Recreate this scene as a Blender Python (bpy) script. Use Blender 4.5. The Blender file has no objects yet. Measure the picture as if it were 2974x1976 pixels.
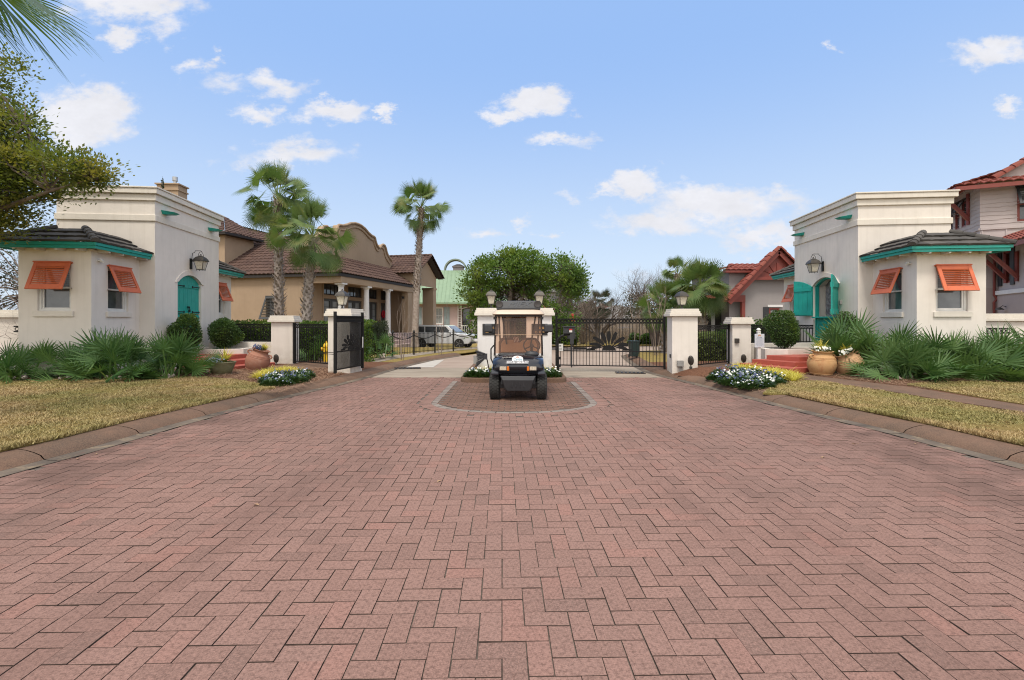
import bpy, bmesh, math, random
from mathutils import Vector, Matrix, noise
R = math.radians; PI = math.pi
random.seed(7)
SC = bpy.context.scene
COL = SC.collection
# ------------------------------------------------------------------ camera
W0, H0, F, YH, CH = 2974.0, 1976.0, 1387.0, 935.0, 1.5
cam = bpy.data.cameras.new("camera"); camo = bpy.data.objects.new("camera", cam); COL.objects.link(camo)
camo.location = (0, 0, CH); camo.rotation_euler = (R(90), 0, 0)
cam.sensor_width = 36; cam.lens = 36 * F / W0
cam.shift_y = -(H0 / 2 - YH) / W0
cam.clip_start = 0.05; cam.clip_end = 4000
SC.camera = camo
SC.cycles.filter_width = 1.1
SC.cycles.use_denoising = True; SC.cycles.denoising_prefilter = 'NONE'; SC.cycles.denoising_input_passes = 'RGB_ALBEDO_NORMAL'
SC.cycles.use_adaptive_sampling = False; SC.cycles.sample_clamp_indirect = 2.5; SC.cycles.max_bounces = 7; SC.cycles.caustics_reflective = False; SC.cycles.caustics_refractive = False
# ------------------------------------------------------------------ light
SUN_EL, SUN_AZ = 62, 195          # azimuth in degrees clockwise from +Y: high behind the camera, veiled by cloud
sl = bpy.data.lights.new("sun", 'SUN'); slo = bpy.data.objects.new("sun", sl); COL.objects.link(slo)
sl.energy = 1.9; sl.angle = R(14); sl.color = (1.0, 0.93, 0.82)
_az, _el = R(SUN_AZ), R(SUN_EL)
sdir = Vector((math.sin(_az) * math.cos(_el), math.cos(_az) * math.cos(_el), math.sin(_el)))
slo.rotation_euler = sdir.to_track_quat('Z', 'Y').to_euler()
SC.view_settings.view_transform = 'Standard'; SC.view_settings.look = 'None'
SC.view_settings.exposure = 0.0; SC.view_settings.gamma = 1.0
wd = bpy.data.worlds.new("World"); SC.world = wd; wd.use_nodes = True
EXPO = 0.6
SC.view_settings.exposure = EXPO
CLOUDS = [  # centre and half-axes in the photograph's own (reduced) picture units, strength
 (300, 5, 190, 62, 1.0), (275, 92, 66, 34, .9), (385, 62, 80, 42, .65), (205, 265, 125, 82, 1.25), (130, 262, 70, 42, .8), (200, 318, 100, 40, .9),
 (445, 152, 46, 26, .55), (483, 136, 26, 22, .6), (520, 190, 90, 30, .5), (628, 198, 92, 36, .75),
 (604, 262, 72, 30, .75), (775, 264, 100, 36, 1.0), (896, 266, 28, 22, .8), (680, 358, 160, 44, .8), (560, 385, 110, 22, .45),
 (1235, 240, 92, 46, 1.15), (1180, 268, 70, 24, .9), (1290, 332, 100, 24, .7), (1466, 418, 78, 42, 1.1), (1400, 440, 70, 16, .6), (1310, 452, 46, 22, .5),
 (1640, 472, 200, 58, 1.1), (1520, 510, 140, 42, 1.0), (1790, 465, 100, 36, .7), (1760, 542, 170, 34, .85),
 (1120, 528, 70, 20, .6), (1200, 517, 32, 13, .55), (1270, 537, 32, 14, .6),
 (1908, 107, 26, 14, .5), (2290, 114, 120, 42, .9), (2330, 248, 46, 26, .8), (2230, 560, 200, 60, .3), (1560, 640, 260, 50, .3), (560, 590, 300, 60, .3)]
def build_world():
    nt = wd.node_tree; N = nt.nodes; L = nt.links; N.clear()
    def n(t, **k):
        o = N.new(t)
        for a, b in k.items(): setattr(o, a, b)
        return o
    def mth(op, a, b=None, c=None, clamp=False):
        o = n('ShaderNodeMath', operation=op, use_clamp=clamp)
        for i, v in enumerate((a, b, c)):
            if v is None: continue
            if hasattr(v, 'links'): L.new(v, o.inputs[i])
            else: o.inputs[i].default_value = v
        return o.outputs[0]
    def vm(op, a, b=None):
        o = n('ShaderNodeVectorMath', operation=op)
        for i, v in enumerate((a, b)):
            if v is None: continue
            if hasattr(v, 'links'): L.new(v, o.inputs[i])
            else: o.inputs[i].default_value = v
        return o
    out = n('ShaderNodeOutputWorld'); bg = n('ShaderNodeBackground')
    sky = n('ShaderNodeTexSky', sky_type='NISHITA'); sky.sun_disc = False
    sky.sun_elevation = _el; sky.sun_rotation = _az; sky.air_density = 1.0; sky.dust_density = 1.2; sky.ozone_density = 1.5
    tc = n('ShaderNodeTexCoord')
    sep = n('ShaderNodeSeparateXYZ'); L.new(tc.outputs['Generated'], sep.inputs[0])
    yy = mth('MAXIMUM', sep.outputs['Y'], 0.06)
    px = mth('DIVIDE', sep.outputs['X'], yy); pz = mth('DIVIDE', sep.outputs['Z'], yy)
    comb = n('ShaderNodeCombineXYZ'); L.new(px, comb.inputs[0]); L.new(pz, comb.inputs[1])
    nz = n('ShaderNodeTexNoise'); nz.inputs['Scale'].default_value = 9; nz.inputs['Detail'].default_value = 9; nz.inputs['Roughness'].default_value = .68
    mp = n('ShaderNodeMapping'); mp.inputs['Scale'].default_value = (1, 1.7, 1); L.new(comb.outputs[0], mp.inputs[0]); L.new(mp.outputs[0], nz.inputs['Vector'])
    nz2 = n('ShaderNodeTexNoise'); nz2.inputs['Scale'].default_value = 26; nz2.inputs['Detail'].default_value = 5; L.new(mp.outputs[0], nz2.inputs['Vector'])
    off = vm('SUBTRACT', nz.outputs['Color'], (0.5, 0.5, 0.5)); offs = vm('MULTIPLY', off.outputs[0], (0.20, 0.13, 0))
    P = vm('ADD', comb.outputs[0], offs.outputs[0]).outputs[0]
    acc = None
    for (x, y, rx, ry, st) in CLOUDS:
        cu, cv = (x * 1.2602 - 1487) / F, (YH - y * 1.2602) / F
        ru, rv = rx * 1.2602 / F, ry * 1.2602 / F
        d = vm('MULTIPLY', vm('SUBTRACT', P, (cu, cv, 0)).outputs[0], (1 / ru, 1 / rv, 0))
        ln = n('ShaderNodeVectorMath', operation='LENGTH'); L.new(d.outputs[0], ln.inputs[0])
        m = mth('MULTIPLY', mth('SUBTRACT', 1.15, ln.outputs['Value'], clamp=True), st * 1.5)
        acc = m if acc is None else mth('MAXIMUM', acc, m)
    fw = mth('GREATER_THAN', sep.outputs['Y'], 0.07)
    acc = mth('MULTIPLY', acc, fw)
    dens = mth('ADD', acc, mth('MULTIPLY', mth('SUBTRACT', nz2.outputs['Fac'], 0.55), 1.5))
    msk = n('ShaderNodeMapRange', interpolation_type='SMOOTHSTEP'); msk.inputs['From Min'].default_value = .05; msk.inputs['From Max'].default_value = 1.15
    L.new(dens, msk.inputs['Value'])
    m2 = mth('MULTIPLY', msk.outputs[0], mth('MINIMUM', mth('MULTIPLY', acc, 3.0), 1.0))
    shade = n('ShaderNodeMapRange'); shade.inputs['From Min'].default_value = .3; shade.inputs['From Max'].default_value = .75
    shade.inputs['To Min'].default_value = .86; shade.inputs['To Max'].default_value = 1.02
    L.new(nz.outputs['Fac'], shade.inputs['Value'])
    sc = n('ShaderNodeMixRGB', blend_type='MULTIPLY'); sc.inputs[0].default_value = 1; sc.inputs[1].default_value = (*CLOUD_COL, 1); L.new(shade.outputs[0], sc.inputs[2])
    # thin high veil that lifts the clear sky towards milky blue, stronger near the horizon
    el = mth('MAXIMUM', sep.outputs['Z'], 0.0)
    ve = n('ShaderNodeMapRange'); ve.inputs['From Min'].default_value = 0; ve.inputs['From Max'].default_value = .55
    ve.inputs['To Min'].default_value = VEIL[0]; ve.inputs['To Max'].default_value = VEIL[1]; L.new(el, ve.inputs['Value'])
    skyg = n('ShaderNodeMixRGB', blend_type='MULTIPLY'); skyg.inputs[0].default_value = 1; skyg.inputs[2].default_value = (*SKY_TINT, 1)
    L.new(sky.outputs[0], skyg.inputs[1])
    g = n('ShaderNodeMapRange', interpolation_type='SMOOTHSTEP'); g.inputs['From Min'].default_value = -.02; g.inputs['From Max'].default_value = .52; L.new(el, g.inputs['Value'])
    vc = n('ShaderNodeMixRGB'); vc.inputs[1].default_value = (*VEIL_LOW, 1); vc.inputs[2].default_value = (*VEIL_HIGH, 1); L.new(g.outputs[0], vc.inputs[0])
    vmx = n('ShaderNodeMixRGB'); L.new(vc.outputs[0], vmx.inputs[2]); L.new(ve.outputs[0], vmx.inputs[0]); L.new(skyg.outputs[0], vmx.inputs[1])
    # unseen cloud bank added overhead and behind the camera: soft, nearly white fill light
    n3 = n('ShaderNodeTexNoise'); n3.inputs['Scale'].default_value = 2.2; n3.inputs['Detail'].default_value = 6; L.new(tc.outputs['Generated'], n3.inputs['Vector'])
    bk = n('ShaderNodeMapRange', interpolation_type='SMOOTHSTEP'); bk.inputs['From Min'].default_value = .02; bk.inputs['From Max'].default_value = -.45; L.new(sep.outputs['Y'], bk.inputs['Value'])
    up = n('ShaderNodeMapRange', interpolation_type='SMOOTHSTEP'); up.inputs['From Min'].default_value = .70; up.inputs['From Max'].default_value = .85; L.new(sep.outputs['Z'], up.inputs['Value'])
    cov = mth('MULTIPLY', mth('MAXIMUM', bk.outputs[0], up.outputs[0]), mth('MULTIPLY', mth('SUBTRACT', n3.outputs['Fac'], .22, clamp=True), 4.0, clamp=True), clamp=True)
    mx = n('ShaderNodeMixRGB'); L.new(m2, mx.inputs[0]); L.new(vmx.outputs[0], mx.inputs[1]); L.new(sc.outputs[0], mx.inputs[2])
    mb_ = n('ShaderNodeMixRGB'); L.new(mth('MULTIPLY', cov, .95), mb_.inputs[0]); L.new(mx.outputs[0], mb_.inputs[1]); mb_.inputs[2].default_value = (*FILL_BANK_COL, 1)
    L.new(mb_.outputs[0], bg.inputs[0]); bg.inputs[1].default_value = SKY_STR; L.new(bg.outputs[0], out.inputs[0])
SKY_STR = 0.112; CLOUD_COL = (5.3, 5.35, 5.7); VEIL_LOW = (4.25, 5.0, 5.85); VEIL_HIGH = (2.05, 3.3, 5.75); VEIL = (.92, .88); FILL_BANK_COL = (9.6, 9.35, 9.0); SKY_TINT = (1.0, 1.0, 1.0)
build_world()
# ------------------------------------------------------------------ helpers
def prop(o, label=None, cat=None, group=None, kind=None):
    if label: o['label'] = label
    if cat: o['category'] = cat
    if group: o['group'] = group
    if kind: o['kind'] = kind
    return o
def thing(name, label, cat, loc=(0, 0, 0), rz=0, group=None):
    o = bpy.data.objects.new(name, None); COL.objects.link(o); o.empty_display_size = .2
    o.location = loc; o.rotation_euler = (0, 0, rz)
    return prop(o, label, cat, group)
def clone(root, loc=None, rz=None, label=None, scale=None, group=None):
    r = root.copy(); COL.objects.link(r)
    if loc is not None: r.location = loc
    if rz is not None: r.rotation_euler = (0, 0, rz)
    if scale is not None: r.scale = scale if hasattr(scale, '__len__') else (scale,) * 3
    if label: r['label'] = label
    if group: r['group'] = group
    for ch in list(root.children):
        c = ch.copy(); COL.objects.link(c); c.parent = r
        for g in list(ch.children):
            d = g.copy(); COL.objects.link(d); d.parent = c
    return r
I4 = Matrix.Identity(4)
class MB:
    def __init__(s, M=None):
        s.v = []; s.f = []; s.mi = []; s.r = []; s.M = M or I4; s.cm = 0; s.cr = None
    def add(s, vs, fs):
        b = len(s.v); M = s.M; flip = M.determinant() < 0
        s.v += [tuple(M @ Vector(p)) for p in vs]
        rr = s.cr if s.cr is not None else random.random()
        for f in fs:
            f = [b + i for i in f]
            if flip: f.reverse()
            s.f.append(f); s.mi.append(s.cm); s.r.append(rr)
        return s
    def box(s, x0, x1, y0, y1, z0, z1):
        return s.add([(x0, y0, z0), (x1, y0, z0), (x1, y1, z0), (x0, y1, z0), (x0, y0, z1), (x1, y0, z1), (x1, y1, z1), (x0, y1, z1)],
                     [(3, 2, 1, 0), (4, 5, 6, 7), (0, 1, 5, 4), (1, 2, 6, 5), (2, 3, 7, 6), (3, 0, 4, 7)])
    def cbox(s, c, d, rot=None):
        M0 = s.M
        s.M = M0 @ Matrix.Translation(c) @ (rot.to_4x4() if rot else I4)
        s.box(-d[0] / 2, d[0] / 2, -d[1] / 2, d[1] / 2, -d[2] / 2, d[2] / 2); s.M = M0
        return s
    def bar(s, a, b, w, h=None):
        a, b = Vector(a), Vector(b); h = h or w; d = b - a; q = d.to_track_quat('Y', 'Z')
        M0 = s.M; s.M = M0 @ Matrix.Translation((a + b) / 2) @ q.to_matrix().to_4x4()
        s.box(-w / 2, w / 2, -d.length / 2, d.length / 2, -h / 2, h / 2); s.M = M0
        return s
    def prism(s, poly, z0, z1):   # poly ccw
        n = len(poly)
        return s.add([(x, y, z0) for x, y in poly] + [(x, y, z1) for x, y in poly],
                     [tuple(range(n - 1, -1, -1)), tuple(range(n, 2 * n))] + [(i, (i + 1) % n, n + (i + 1) % n, n + i) for i in range(n)])
    def slab(s, poly, y0, y1):    # poly in XZ ccw seen from -Y, thickness along Y
        n = len(poly)
        return s.add([(x, y0, z) for x, z in poly] + [(x, y1, z) for x, z in poly],
                     [tuple(range(n)), tuple(range(2 * n - 1, n - 1, -1))] + [((i + 1) % n, i, n + i, n + (i + 1) % n) for i in range(n)])
    def loft(s, rings, cap=True, closed=True):
        n = len(rings[0]); vs = [p for r in rings for p in r]; fs = []
        for k in range(len(rings) - 1):
            for i in range(n if closed else n - 1):
                a, b = k * n + i, k * n + (i + 1) % n
                fs.append((a, b, b + n, a + n))
        if cap: fs += [tuple(range(n - 1, -1, -1)), tuple(range((len(rings) - 1) * n, len(rings) * n))]
        return s.add(vs, fs)
    def tube(s, pts, r, n=6, cap=True):
        pts = [Vector(p) for p in pts]; rs = r if hasattr(r, '__len__') else [r] * len(pts); rings = []; up = None
        for i, p in enumerate(pts):
            t = (pts[min(i + 1, len(pts) - 1)] - pts[max(i - 1, 0)])
            t = t.normalized() if t.length > 1e-9 else Vector((0, 0, 1))
            if up is None: up = Vector((0, 0, 1)) if abs(t.z) < .9 else Vector((0, 1, 0))
            x = t.cross(up)
            if x.length < 1e-4: x = t.orthogonal()
            x.normalize(); y = x.cross(t).normalized(); up = y
            rings.append([tuple(p + (x * math.cos(2 * PI * k / n) - y * math.sin(2 * PI * k / n)) * rs[i]) for k in range(n)])
        return s.loft(rings, cap)
    def lathe(s, prof, n=24, c=(0, 0, 0), cap=True):   # prof [(r,z)]
        rings = [[(c[0] + r * math.cos(2 * PI * k / n), c[1] + r * math.sin(2 * PI * k / n), c[2] + z) for k in range(n)] for r, z in prof]
        return s.loft(rings, cap)
    def ball(s, c, r, n=10, m=7, sc=(1, 1, 1)):
        rings = []
        for j in range(m + 1):
            a = -PI / 2 + PI * j / m; rr = max(math.cos(a), .02)
            rings.append([(c[0] + r * sc[0] * rr * math.cos(2 * PI * k / n), c[1] + r * sc[1] * rr * math.sin(2 * PI * k / n), c[2] + r * sc[2] * math.sin(a)) for k in range(n)])
        return s.loft(rings)
    def build(s, name, mats, parent=None, smooth=False, bevel=0, seg=2, ang=40):
        me = bpy.data.meshes.new(name); me.from_pydata(s.v, [], s.f)
        for m in (mats if isinstance(mats, (list, tuple)) else [mats]): me.materials.append(m)
        if s.f:
            if any(s.mi): me.polygons.foreach_set('material_index', s.mi)
            at = me.attributes.new('rnd', 'FLOAT', 'FACE'); at.data.foreach_set('value', s.r)
        me.update()
        if smooth:
            me.polygons.foreach_set('use_smooth', [True] * len(me.polygons))
            me.set_sharp_from_angle(angle=R(ang))
        o = bpy.data.objects.new(name, me); COL.objects.link(o)
        if parent: o.parent = parent
        if bevel:
            b = o.modifiers.new('bevel', 'BEVEL'); b.width = bevel; b.segments = seg; b.limit_method = 'ANGLE'; b.angle_limit = R(35)
            b.harden_normals = False
        return o
def X_at(px, y): return (px - 1487) * y / F
def Z_at(py, y): return CH - (py - YH) * y / F
def G(px, py, z=0.0):
    y = (CH - z) * F / (py - YH); return Vector((X_at(px, y), y, z))
# ---- materials
def newmat(name):
    m = bpy.data.materials.new(name); m.use_nodes = True; nt = m.node_tree; nt.nodes.clear()
    o = nt.nodes.new('ShaderNodeOutputMaterial'); b = nt.nodes.new('ShaderNodeBsdfPrincipled'); nt.links.new(b.outputs[0], o.inputs[0])
    return m, nt, b
def mixc(nt, fac, a, b, mode='MIX'):
    o = nt.nodes.new('ShaderNodeMixRGB'); o.blend_type = mode
    for i, v in enumerate((fac, a, b)):
        if hasattr(v, 'links'): nt.links.new(v, o.inputs[i])
        elif i == 0: o.inputs[0].default_value = v
        else: o.inputs[i].default_value = (*v, 1)
    return o.outputs[0]
def noi(nt, vec, scale, detail=4, rough=.55, dist=0):
    o = nt.nodes.new('ShaderNodeTexNoise'); o.inputs['Scale'].default_value = scale; o.inputs['Detail'].default_value = detail
    o.inputs['Roughness'].default_value = rough; o.inputs['Distortion'].default_value = dist; nt.links.new(vec, o.inputs['Vector']); return o.outputs['Fac']
def ramp(nt, v, a, b, c=0.0, d=1.0):
    o = nt.nodes.new('ShaderNodeMapRange'); o.inputs['From Min'].default_value = a; o.inputs['From Max'].default_value = b
    o.inputs['To Min'].default_value = c; o.inputs['To Max'].default_value = d; nt.links.new(v, o.inputs['Value']); return o.outputs[0]
def bump(nt, b, h, strength, dist=.01):
    o = nt.nodes.new('ShaderNodeBump'); o.inputs['Strength'].default_value = strength; o.inputs['Distance'].default_value = dist
    nt.links.new(h, o.inputs['Height']); nt.links.new(o.outputs[0], b.inputs['Normal'])
def coords(nt, kind='Object', scale=None):
    t = nt.nodes.new('ShaderNodeTexCoord'); v = t.outputs[kind]
    if scale:
        m = nt.nodes.new('ShaderNodeMapping'); m.inputs['Scale'].default_value = scale; nt.links.new(v, m.inputs[0]); v = m.outputs[0]
    return v
def worldpos(nt, scale=None):
    t = nt.nodes.new('ShaderNodeNewGeometry'); v = t.outputs['Position']
    if scale:
        m = nt.nodes.new('ShaderNodeMapping'); m.inputs['Scale'].default_value = scale; nt.links.new(v, m.inputs[0]); v = m.outputs[0]
    return v
def attr(nt, name='rnd'):
    a = nt.nodes.new('ShaderNodeAttribute'); a.attribute_name = name; return a.outputs['Fac']
def simple(name, c1, c2=None, sc=6, rough=.6, metal=0, bmp=0, bsc=80, bd=.004, spec=.5, coat=0, streak=0, rndmix=None):
    m, nt, b = newmat(name); v = coords(nt)
    c2 = c2 or tuple(x * .8 for x in c1)
    col = mixc(nt, ramp(nt, noi(nt, v, sc, 6), .3, .7), c1, c2)
    if streak:
        vs = coords(nt, scale=(6, 6, .35)); st = ramp(nt, noi(nt, vs, 2.2, 5, .6), .52, .75, 0, streak)
        col = mixc(nt, st, col, tuple(x * .55 for x in c1))
    if rndmix: col = mixc(nt, ramp(nt, attr(nt), 0, 1, 0, 1), col, rndmix, 'MIX') if False else mixc(nt, attr(nt), col, mixc(nt, .5, col, rndmix))
    nt.links.new(col, b.inputs['Base Color']); b.inputs['Roughness'].default_value = rough; b.inputs['Metallic'].default_value = metal
    b.inputs['Specular IOR Level'].default_value = spec; b.inputs['Coat Weight'].default_value = coat
    if bmp: bump(nt, b, noi(nt, v, bsc, 3), bmp, bd)
    return m
def leafmat(name, c1, c2, c3=None, trans=.35, rough=.5, patch=1.2):
    m, nt, b = newmat(name); nt.nodes.remove(b); out = nt.nodes['Material Output']
    col = mixc(nt, attr(nt), c1, c2)
    if c3: col = mixc(nt, ramp(nt, noi(nt, coords(nt), patch, 3), .5, .66), col, c3)
    d = nt.nodes.new('ShaderNodeBsdfPrincipled'); t = nt.nodes.new('ShaderNodeBsdfTranslucent'); mx = nt.nodes.new('ShaderNodeMixShader')
    d.inputs['Roughness'].default_value = rough; d.inputs['Specular IOR Level'].default_value = .35
    nt.links.new(col, d.inputs['Base Color']); nt.links.new(mixc(nt, 1, col, (1.3, 1.35, .7), 'MULTIPLY'), t.inputs[0]); mx.inputs[0].default_value = trans
    nt.links.new(d.outputs[0], mx.inputs[1]); nt.links.new(t.outputs[0], mx.inputs[2]); nt.links.new(mx.outputs[0], out.inputs[0])
    return m
def glassy(name, col, rough=.08, sc=3, c2=None, metal=0, spec=.8):
    m = simple(name, col, c2 or tuple(x * .5 for x in col), sc, rough, metal, spec=spec); return m
def stucco(name, c1, c2, streak=.25):
    m, nt, b = newmat(name); v = worldpos(nt)
    n1 = noi(nt, v, .9, 6, .6); n2 = noi(nt, v, 5, 5, .6)
    col = mixc(nt, ramp(nt, n1, .35, .7), c1, c2); col = mixc(nt, ramp(nt, n2, .4, .75, 0, .25), col, tuple(x * .8 for x in c1))
    vs = worldpos(nt, (5, 5, .28)); st = ramp(nt, noi(nt, vs, 1.6, 6, .65), .5, .8, 0, streak)
    col = mixc(nt, st, col, tuple(x * y for x, y in zip(c2, (.62, .6, .56))))
    g = nt.nodes.new('ShaderNodeSeparateXYZ'); nt.links.new(v, g.inputs[0])
    low = ramp(nt, g.outputs['Z'], .15, .75, .4, 0)      # rain splash and soil staining at the foot of the wall
    lown = nt.nodes.new('ShaderNodeMath'); lown.operation = 'MULTIPLY'; nt.links.new(low, lown.inputs[0]); nt.links.new(ramp(nt, n2, .35, .6), lown.inputs[1])
    col = mixc(nt, lown.outputs[0], col, (.33, .27, .21))
    nt.links.new(col, b.inputs['Base Color']); b.inputs['Roughness'].default_value = .88; b.inputs['Specular IOR Level'].default_value = .25
    bump(nt, b, noi(nt, v, 45, 3, .6), .16, .005)
    return m
M = {}
M['cream'] = stucco('cream_stucco', (.73, .675, .615), (.655, .605, .55), .26)
M['cream_trim'] = stucco('cream_trim_stucco', (.70, .65, .58), (.62, .575, .51), .3)
M['whitest'] = stucco('white_stucco', (.72, .70, .69), (.64, .625, .62), .2)
M['tan'] = stucco('tan_stucco', (.375, .275, .19), (.325, .235, .16), .2)
M['greyst'] = stucco('grey_stucco', (.30, .275, .27), (.27, .25, .245), .1)
M['pinkst'] = stucco('pink_stucco', (.52, .40, .37), (.47, .36, .335), .15)
M['mauve'] = stucco('mauve_stucco', (.42, .35, .335), (.38, .315, .30), .15)
M['teal'] = simple('teal_paint', (.012, .33, .27), (.01, .27, .23), 5, .45, bmp=.1, streak=.2)
M['orange'] = simple('orange_paint', (.58, .135, .05), (.50, .11, .045), 4, .5, streak=.2)
M['redpaint'] = simple('red_paint', (.22, .045, .032), (.18, .038, .028), 4, .5)
M['white'] = simple('white_paint', (.68, .67, .64), (.58, .57, .54), 5, .45)
M['blackiron'] = simple('black_iron', (.010, .010, .011), (.016, .015, .014), 8, .45, bmp=.1, spec=.2)
M['blackplastic'] = simple('black_plastic', (.025, .026, .03), (.035, .036, .04), 8, .5, bmp=.15, bsc=200)
M['bronze'] = simple('bronze_metal', (.045, .04, .036), (.08, .07, .06), 9, .5, .4)
M['glassdark'] = glassy('dark_window_glass', (.035, .04, .045), .06, 2.2, (.10, .11, .12))
M['lampglass'] = simple('seeded_lamp_glass', (.62, .58, .48), (.42, .38, .30), 20, .2)
M['slate'] = simple('grey_roof_tile', (.042, .039, .037), (.085, .078, .072), 3, .85, bmp=.4, bsc=40, spec=.2, rndmix=(.13, .118, .105))
M['browntile'] = simple('brown_clay_tile', (.052, .032, .027), (.09, .052, .042), 4, .85, bmp=.2, spec=.2, rndmix=(.14, .085, .065))
M['redtile'] = simple('red_clay_tile', (.20, .050, .038), (.15, .040, .030), 3, .85, bmp=.2, spec=.2, rndmix=(.27, .10, .075))
M['darkwood'] = simple('dark_eave', (.03, .024, .022), None, 5, .7)
M['concrete'] = simple('concrete', (.42, .37, .31), (.33, .28, .235), 1.3, .85, bmp=.3, bsc=60)
M['palmtrunk'] = simple('palm_trunk', (.17, .12, .095), (.36, .30, .26), 7, .9, bmp=.5, bsc=30, rndmix=(.62, .56, .50))
M['palmskirt'] = simple('palm_boot_fibre', (.17, .06, .03), (.24, .11, .06), 9, .9)
M['bark'] = simple('tree_bark', (.12, .09, .07), (.20, .165, .14), 6, .9, bmp=.6, bsc=30)
M['palebark'] = simple('pale_twig_bark', (.27, .21, .17), (.18, .14, .11), 3, .9)
M['greybark'] = simple('grey_twig_bark', (.085, .065, .052), (.14, .11, .09), 3, .9)
M['brick_red'] = simple('red_step_paint', (.38, .085, .055), (.30, .07, .048), 6, .6, bmp=.3, bsc=50, streak=.25)
M['steel'] = simple('brushed_steel', (.45, .45, .45), (.35, .35, .35), 10, .35, .8)
M['greybox'] = simple('grey_conduit_box', (.28, .27, .26), None, 10, .5)
L = {}
L['palm'] = leafmat('fan_palm_leaf', (.06, .12, .03), (.15, .21, .07), (.19, .20, .07), .35)
L['palmdead'] = leafmat('dry_palm_leaf', (.22, .15, .09), (.32, .24, .16), None, .2)
L['palmetto'] = leafmat('palmetto_leaf', (.028, .085, .024), (.115, .20, .06), None, .25, .4)
L['palmetto2'] = leafmat('palmetto_blue_leaf', (.03, .085, .022), (.135, .215, .075), None, .25, .4)
L['oak'] = leafmat('yellow_green_leaf', (.07, .105, .022), (.18, .21, .05), (.26, .23, .055), .42, .45, .8)
L['magnolia'] = leafmat('glossy_green_leaf', (.045, .10, .02), (.15, .235, .05), (.21, .27, .06), .3, .4, .9)
L['box'] = leafmat('boxwood_leaf', (.03, .07, .018), (.09, .15, .04), (.11, .17, .03), .25, .45, 2)
L['hedge'] = leafmat('viburnum_leaf', (.04, .085, .015), (.12, .19, .035), (.15, .21, .04), .35, .4, 2)
L['dark'] = leafmat('dark_evergreen_leaf', (.018, .03, .012), (.05, .06, .028), None, .2)
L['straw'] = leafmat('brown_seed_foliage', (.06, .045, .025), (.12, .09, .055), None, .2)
L['yellowgrass'] = leafmat('yellow_sedge_leaf', (.45, .38, .05), (.62, .55, .14), None, .35)
L['pansyleaf'] = leafmat('pansy_leaf', (.02, .055, .015), (.06, .10, .03), None, .2)
L['white'] = leafmat('white_petal', (.75, .74, .70), (.82, .82, .80), None, .2)
L['blue'] = leafmat('blue_violet_petal', (.09, .11, .18), (.24, .29, .38), None, .2)
L['deepblue'] = leafmat('dark_blue_petal', (.03, .035, .10), (.07, .09, .20), None, .2)
L['yellow'] = leafmat('yellow_petal', (.7, .5, .05), (.7, .55, .1), None, .2)

M['gdoor'] = simple('grey_door_paint', (.07, .07, .065), None, 5, .5); M['cg'] = glassy('curtained_glass', (.30, .31, .30), .15, 1.2, (.20, .22, .23))
# ------------------------------------------------------------------ ground
LEDGE = [(-5.3, -6), (-5.25, 0), (-5.1, 2.5), (-4.93, 4.6), (-4.80, 5.6), (-4.76, 6.78), (-4.69, 7.6), (-4.52, 8.8), (-4.25, 10.3), (-4.01, 11.43), (-3.80, 12.9), (-3.68, 14.4), (-3.45, 16.5), (-3.0, 18.7), (-2.2, 21), (-1.2, 23.2), (.6, 26.2), (3.2, 29.6), (6.5, 32.3), (12, 34.5), (26, 37)]
REDGE = [(5.75, -6), (5.62, 0), (5.4, 2.5), (5.18, 4.8), (5.10, 5.6), (5.03, 6.52), (4.84, 7.48), (4.63, 8.89), (4.51, 10.0), (4.30, 11.6), (4.05, 13.0), (3.92, 14.2), (4.02, 15.6), (4.25, 17.5), (4.6, 20), (5.0, 22.2), (5.9, 23.6), (7.5, 24.2), (14, 24.6)]
def edge_x(E, y):
    for (x0, y0), (x1, y1) in zip(E, E[1:]):
        if y0 <= y <= y1: return x0 + (x1 - x0) * (y - y0) / (y1 - y0)
    return E[-1][0] if y > E[-1][1] else E[0][0]
def hy(x, y):
    e = edge_x(LEDGE, y) if x < 0 else edge_x(REDGE, y)
    d = max(0, abs(x) - abs(e) - .5)
    if y > 22: d = 1.0
    h = .10 + min(.022 * d, .11)
    return h + .012 * noise.noise(Vector((x * .9, y * .9, 0)))
def drape(name, poly, off, mat, step=.45, hfun=hy, kind='structure', parent=None, edge=.03):
    bm = bmesh.new(); vs = [bm.verts.new((x, y, 0)) for x, y in poly]; bm.faces.new(vs)
    xs = [p[0] for p in poly]; ys = [p[1] for p in poly]
    for ax, lo, hi in ((0, min(xs), max(xs)), (1, min(ys), max(ys))):
        t = math.ceil(lo / step) * step
        while t < hi:
            co = Vector((t, 0, 0)) if ax == 0 else Vector((0, t, 0)); no = Vector((1, 0, 0)) if ax == 0 else Vector((0, 1, 0))
            bmesh.ops.bisect_plane(bm, geom=bm.verts[:] + bm.edges[:] + bm.faces[:], plane_co=co, plane_no=no, dist=1e-4); t += step
    if edge:
        be = [e for e in bm.edges if len(e.link_faces) == 1]
        r = bmesh.ops.extrude_edge_only(bm, edges=be); low = {v for v in r['geom'] if isinstance(v, bmesh.types.BMVert)}
    else: low = set()
    bmesh.ops.recalc_face_normals(bm, faces=bm.faces)
    for v in bm.verts: v.co.z = hfun(v.co.x, v.co.y) + off - (edge if v in low else 0)
    up = sum(f.normal.z * f.calc_area() for f in bm.faces)
    me = bpy.data.meshes.new(name); bm.normal_update()
    if sum(f.normal.z for f in bm.faces) < 0: bmesh.ops.reverse_faces(bm, faces=bm.faces)
    bm.to_mesh(me); bm.free(); me.materials.append(mat)
    o = bpy.data.objects.new(name, me); COL.objects.link(o)
    if kind: o['kind'] = kind
    return o
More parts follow.
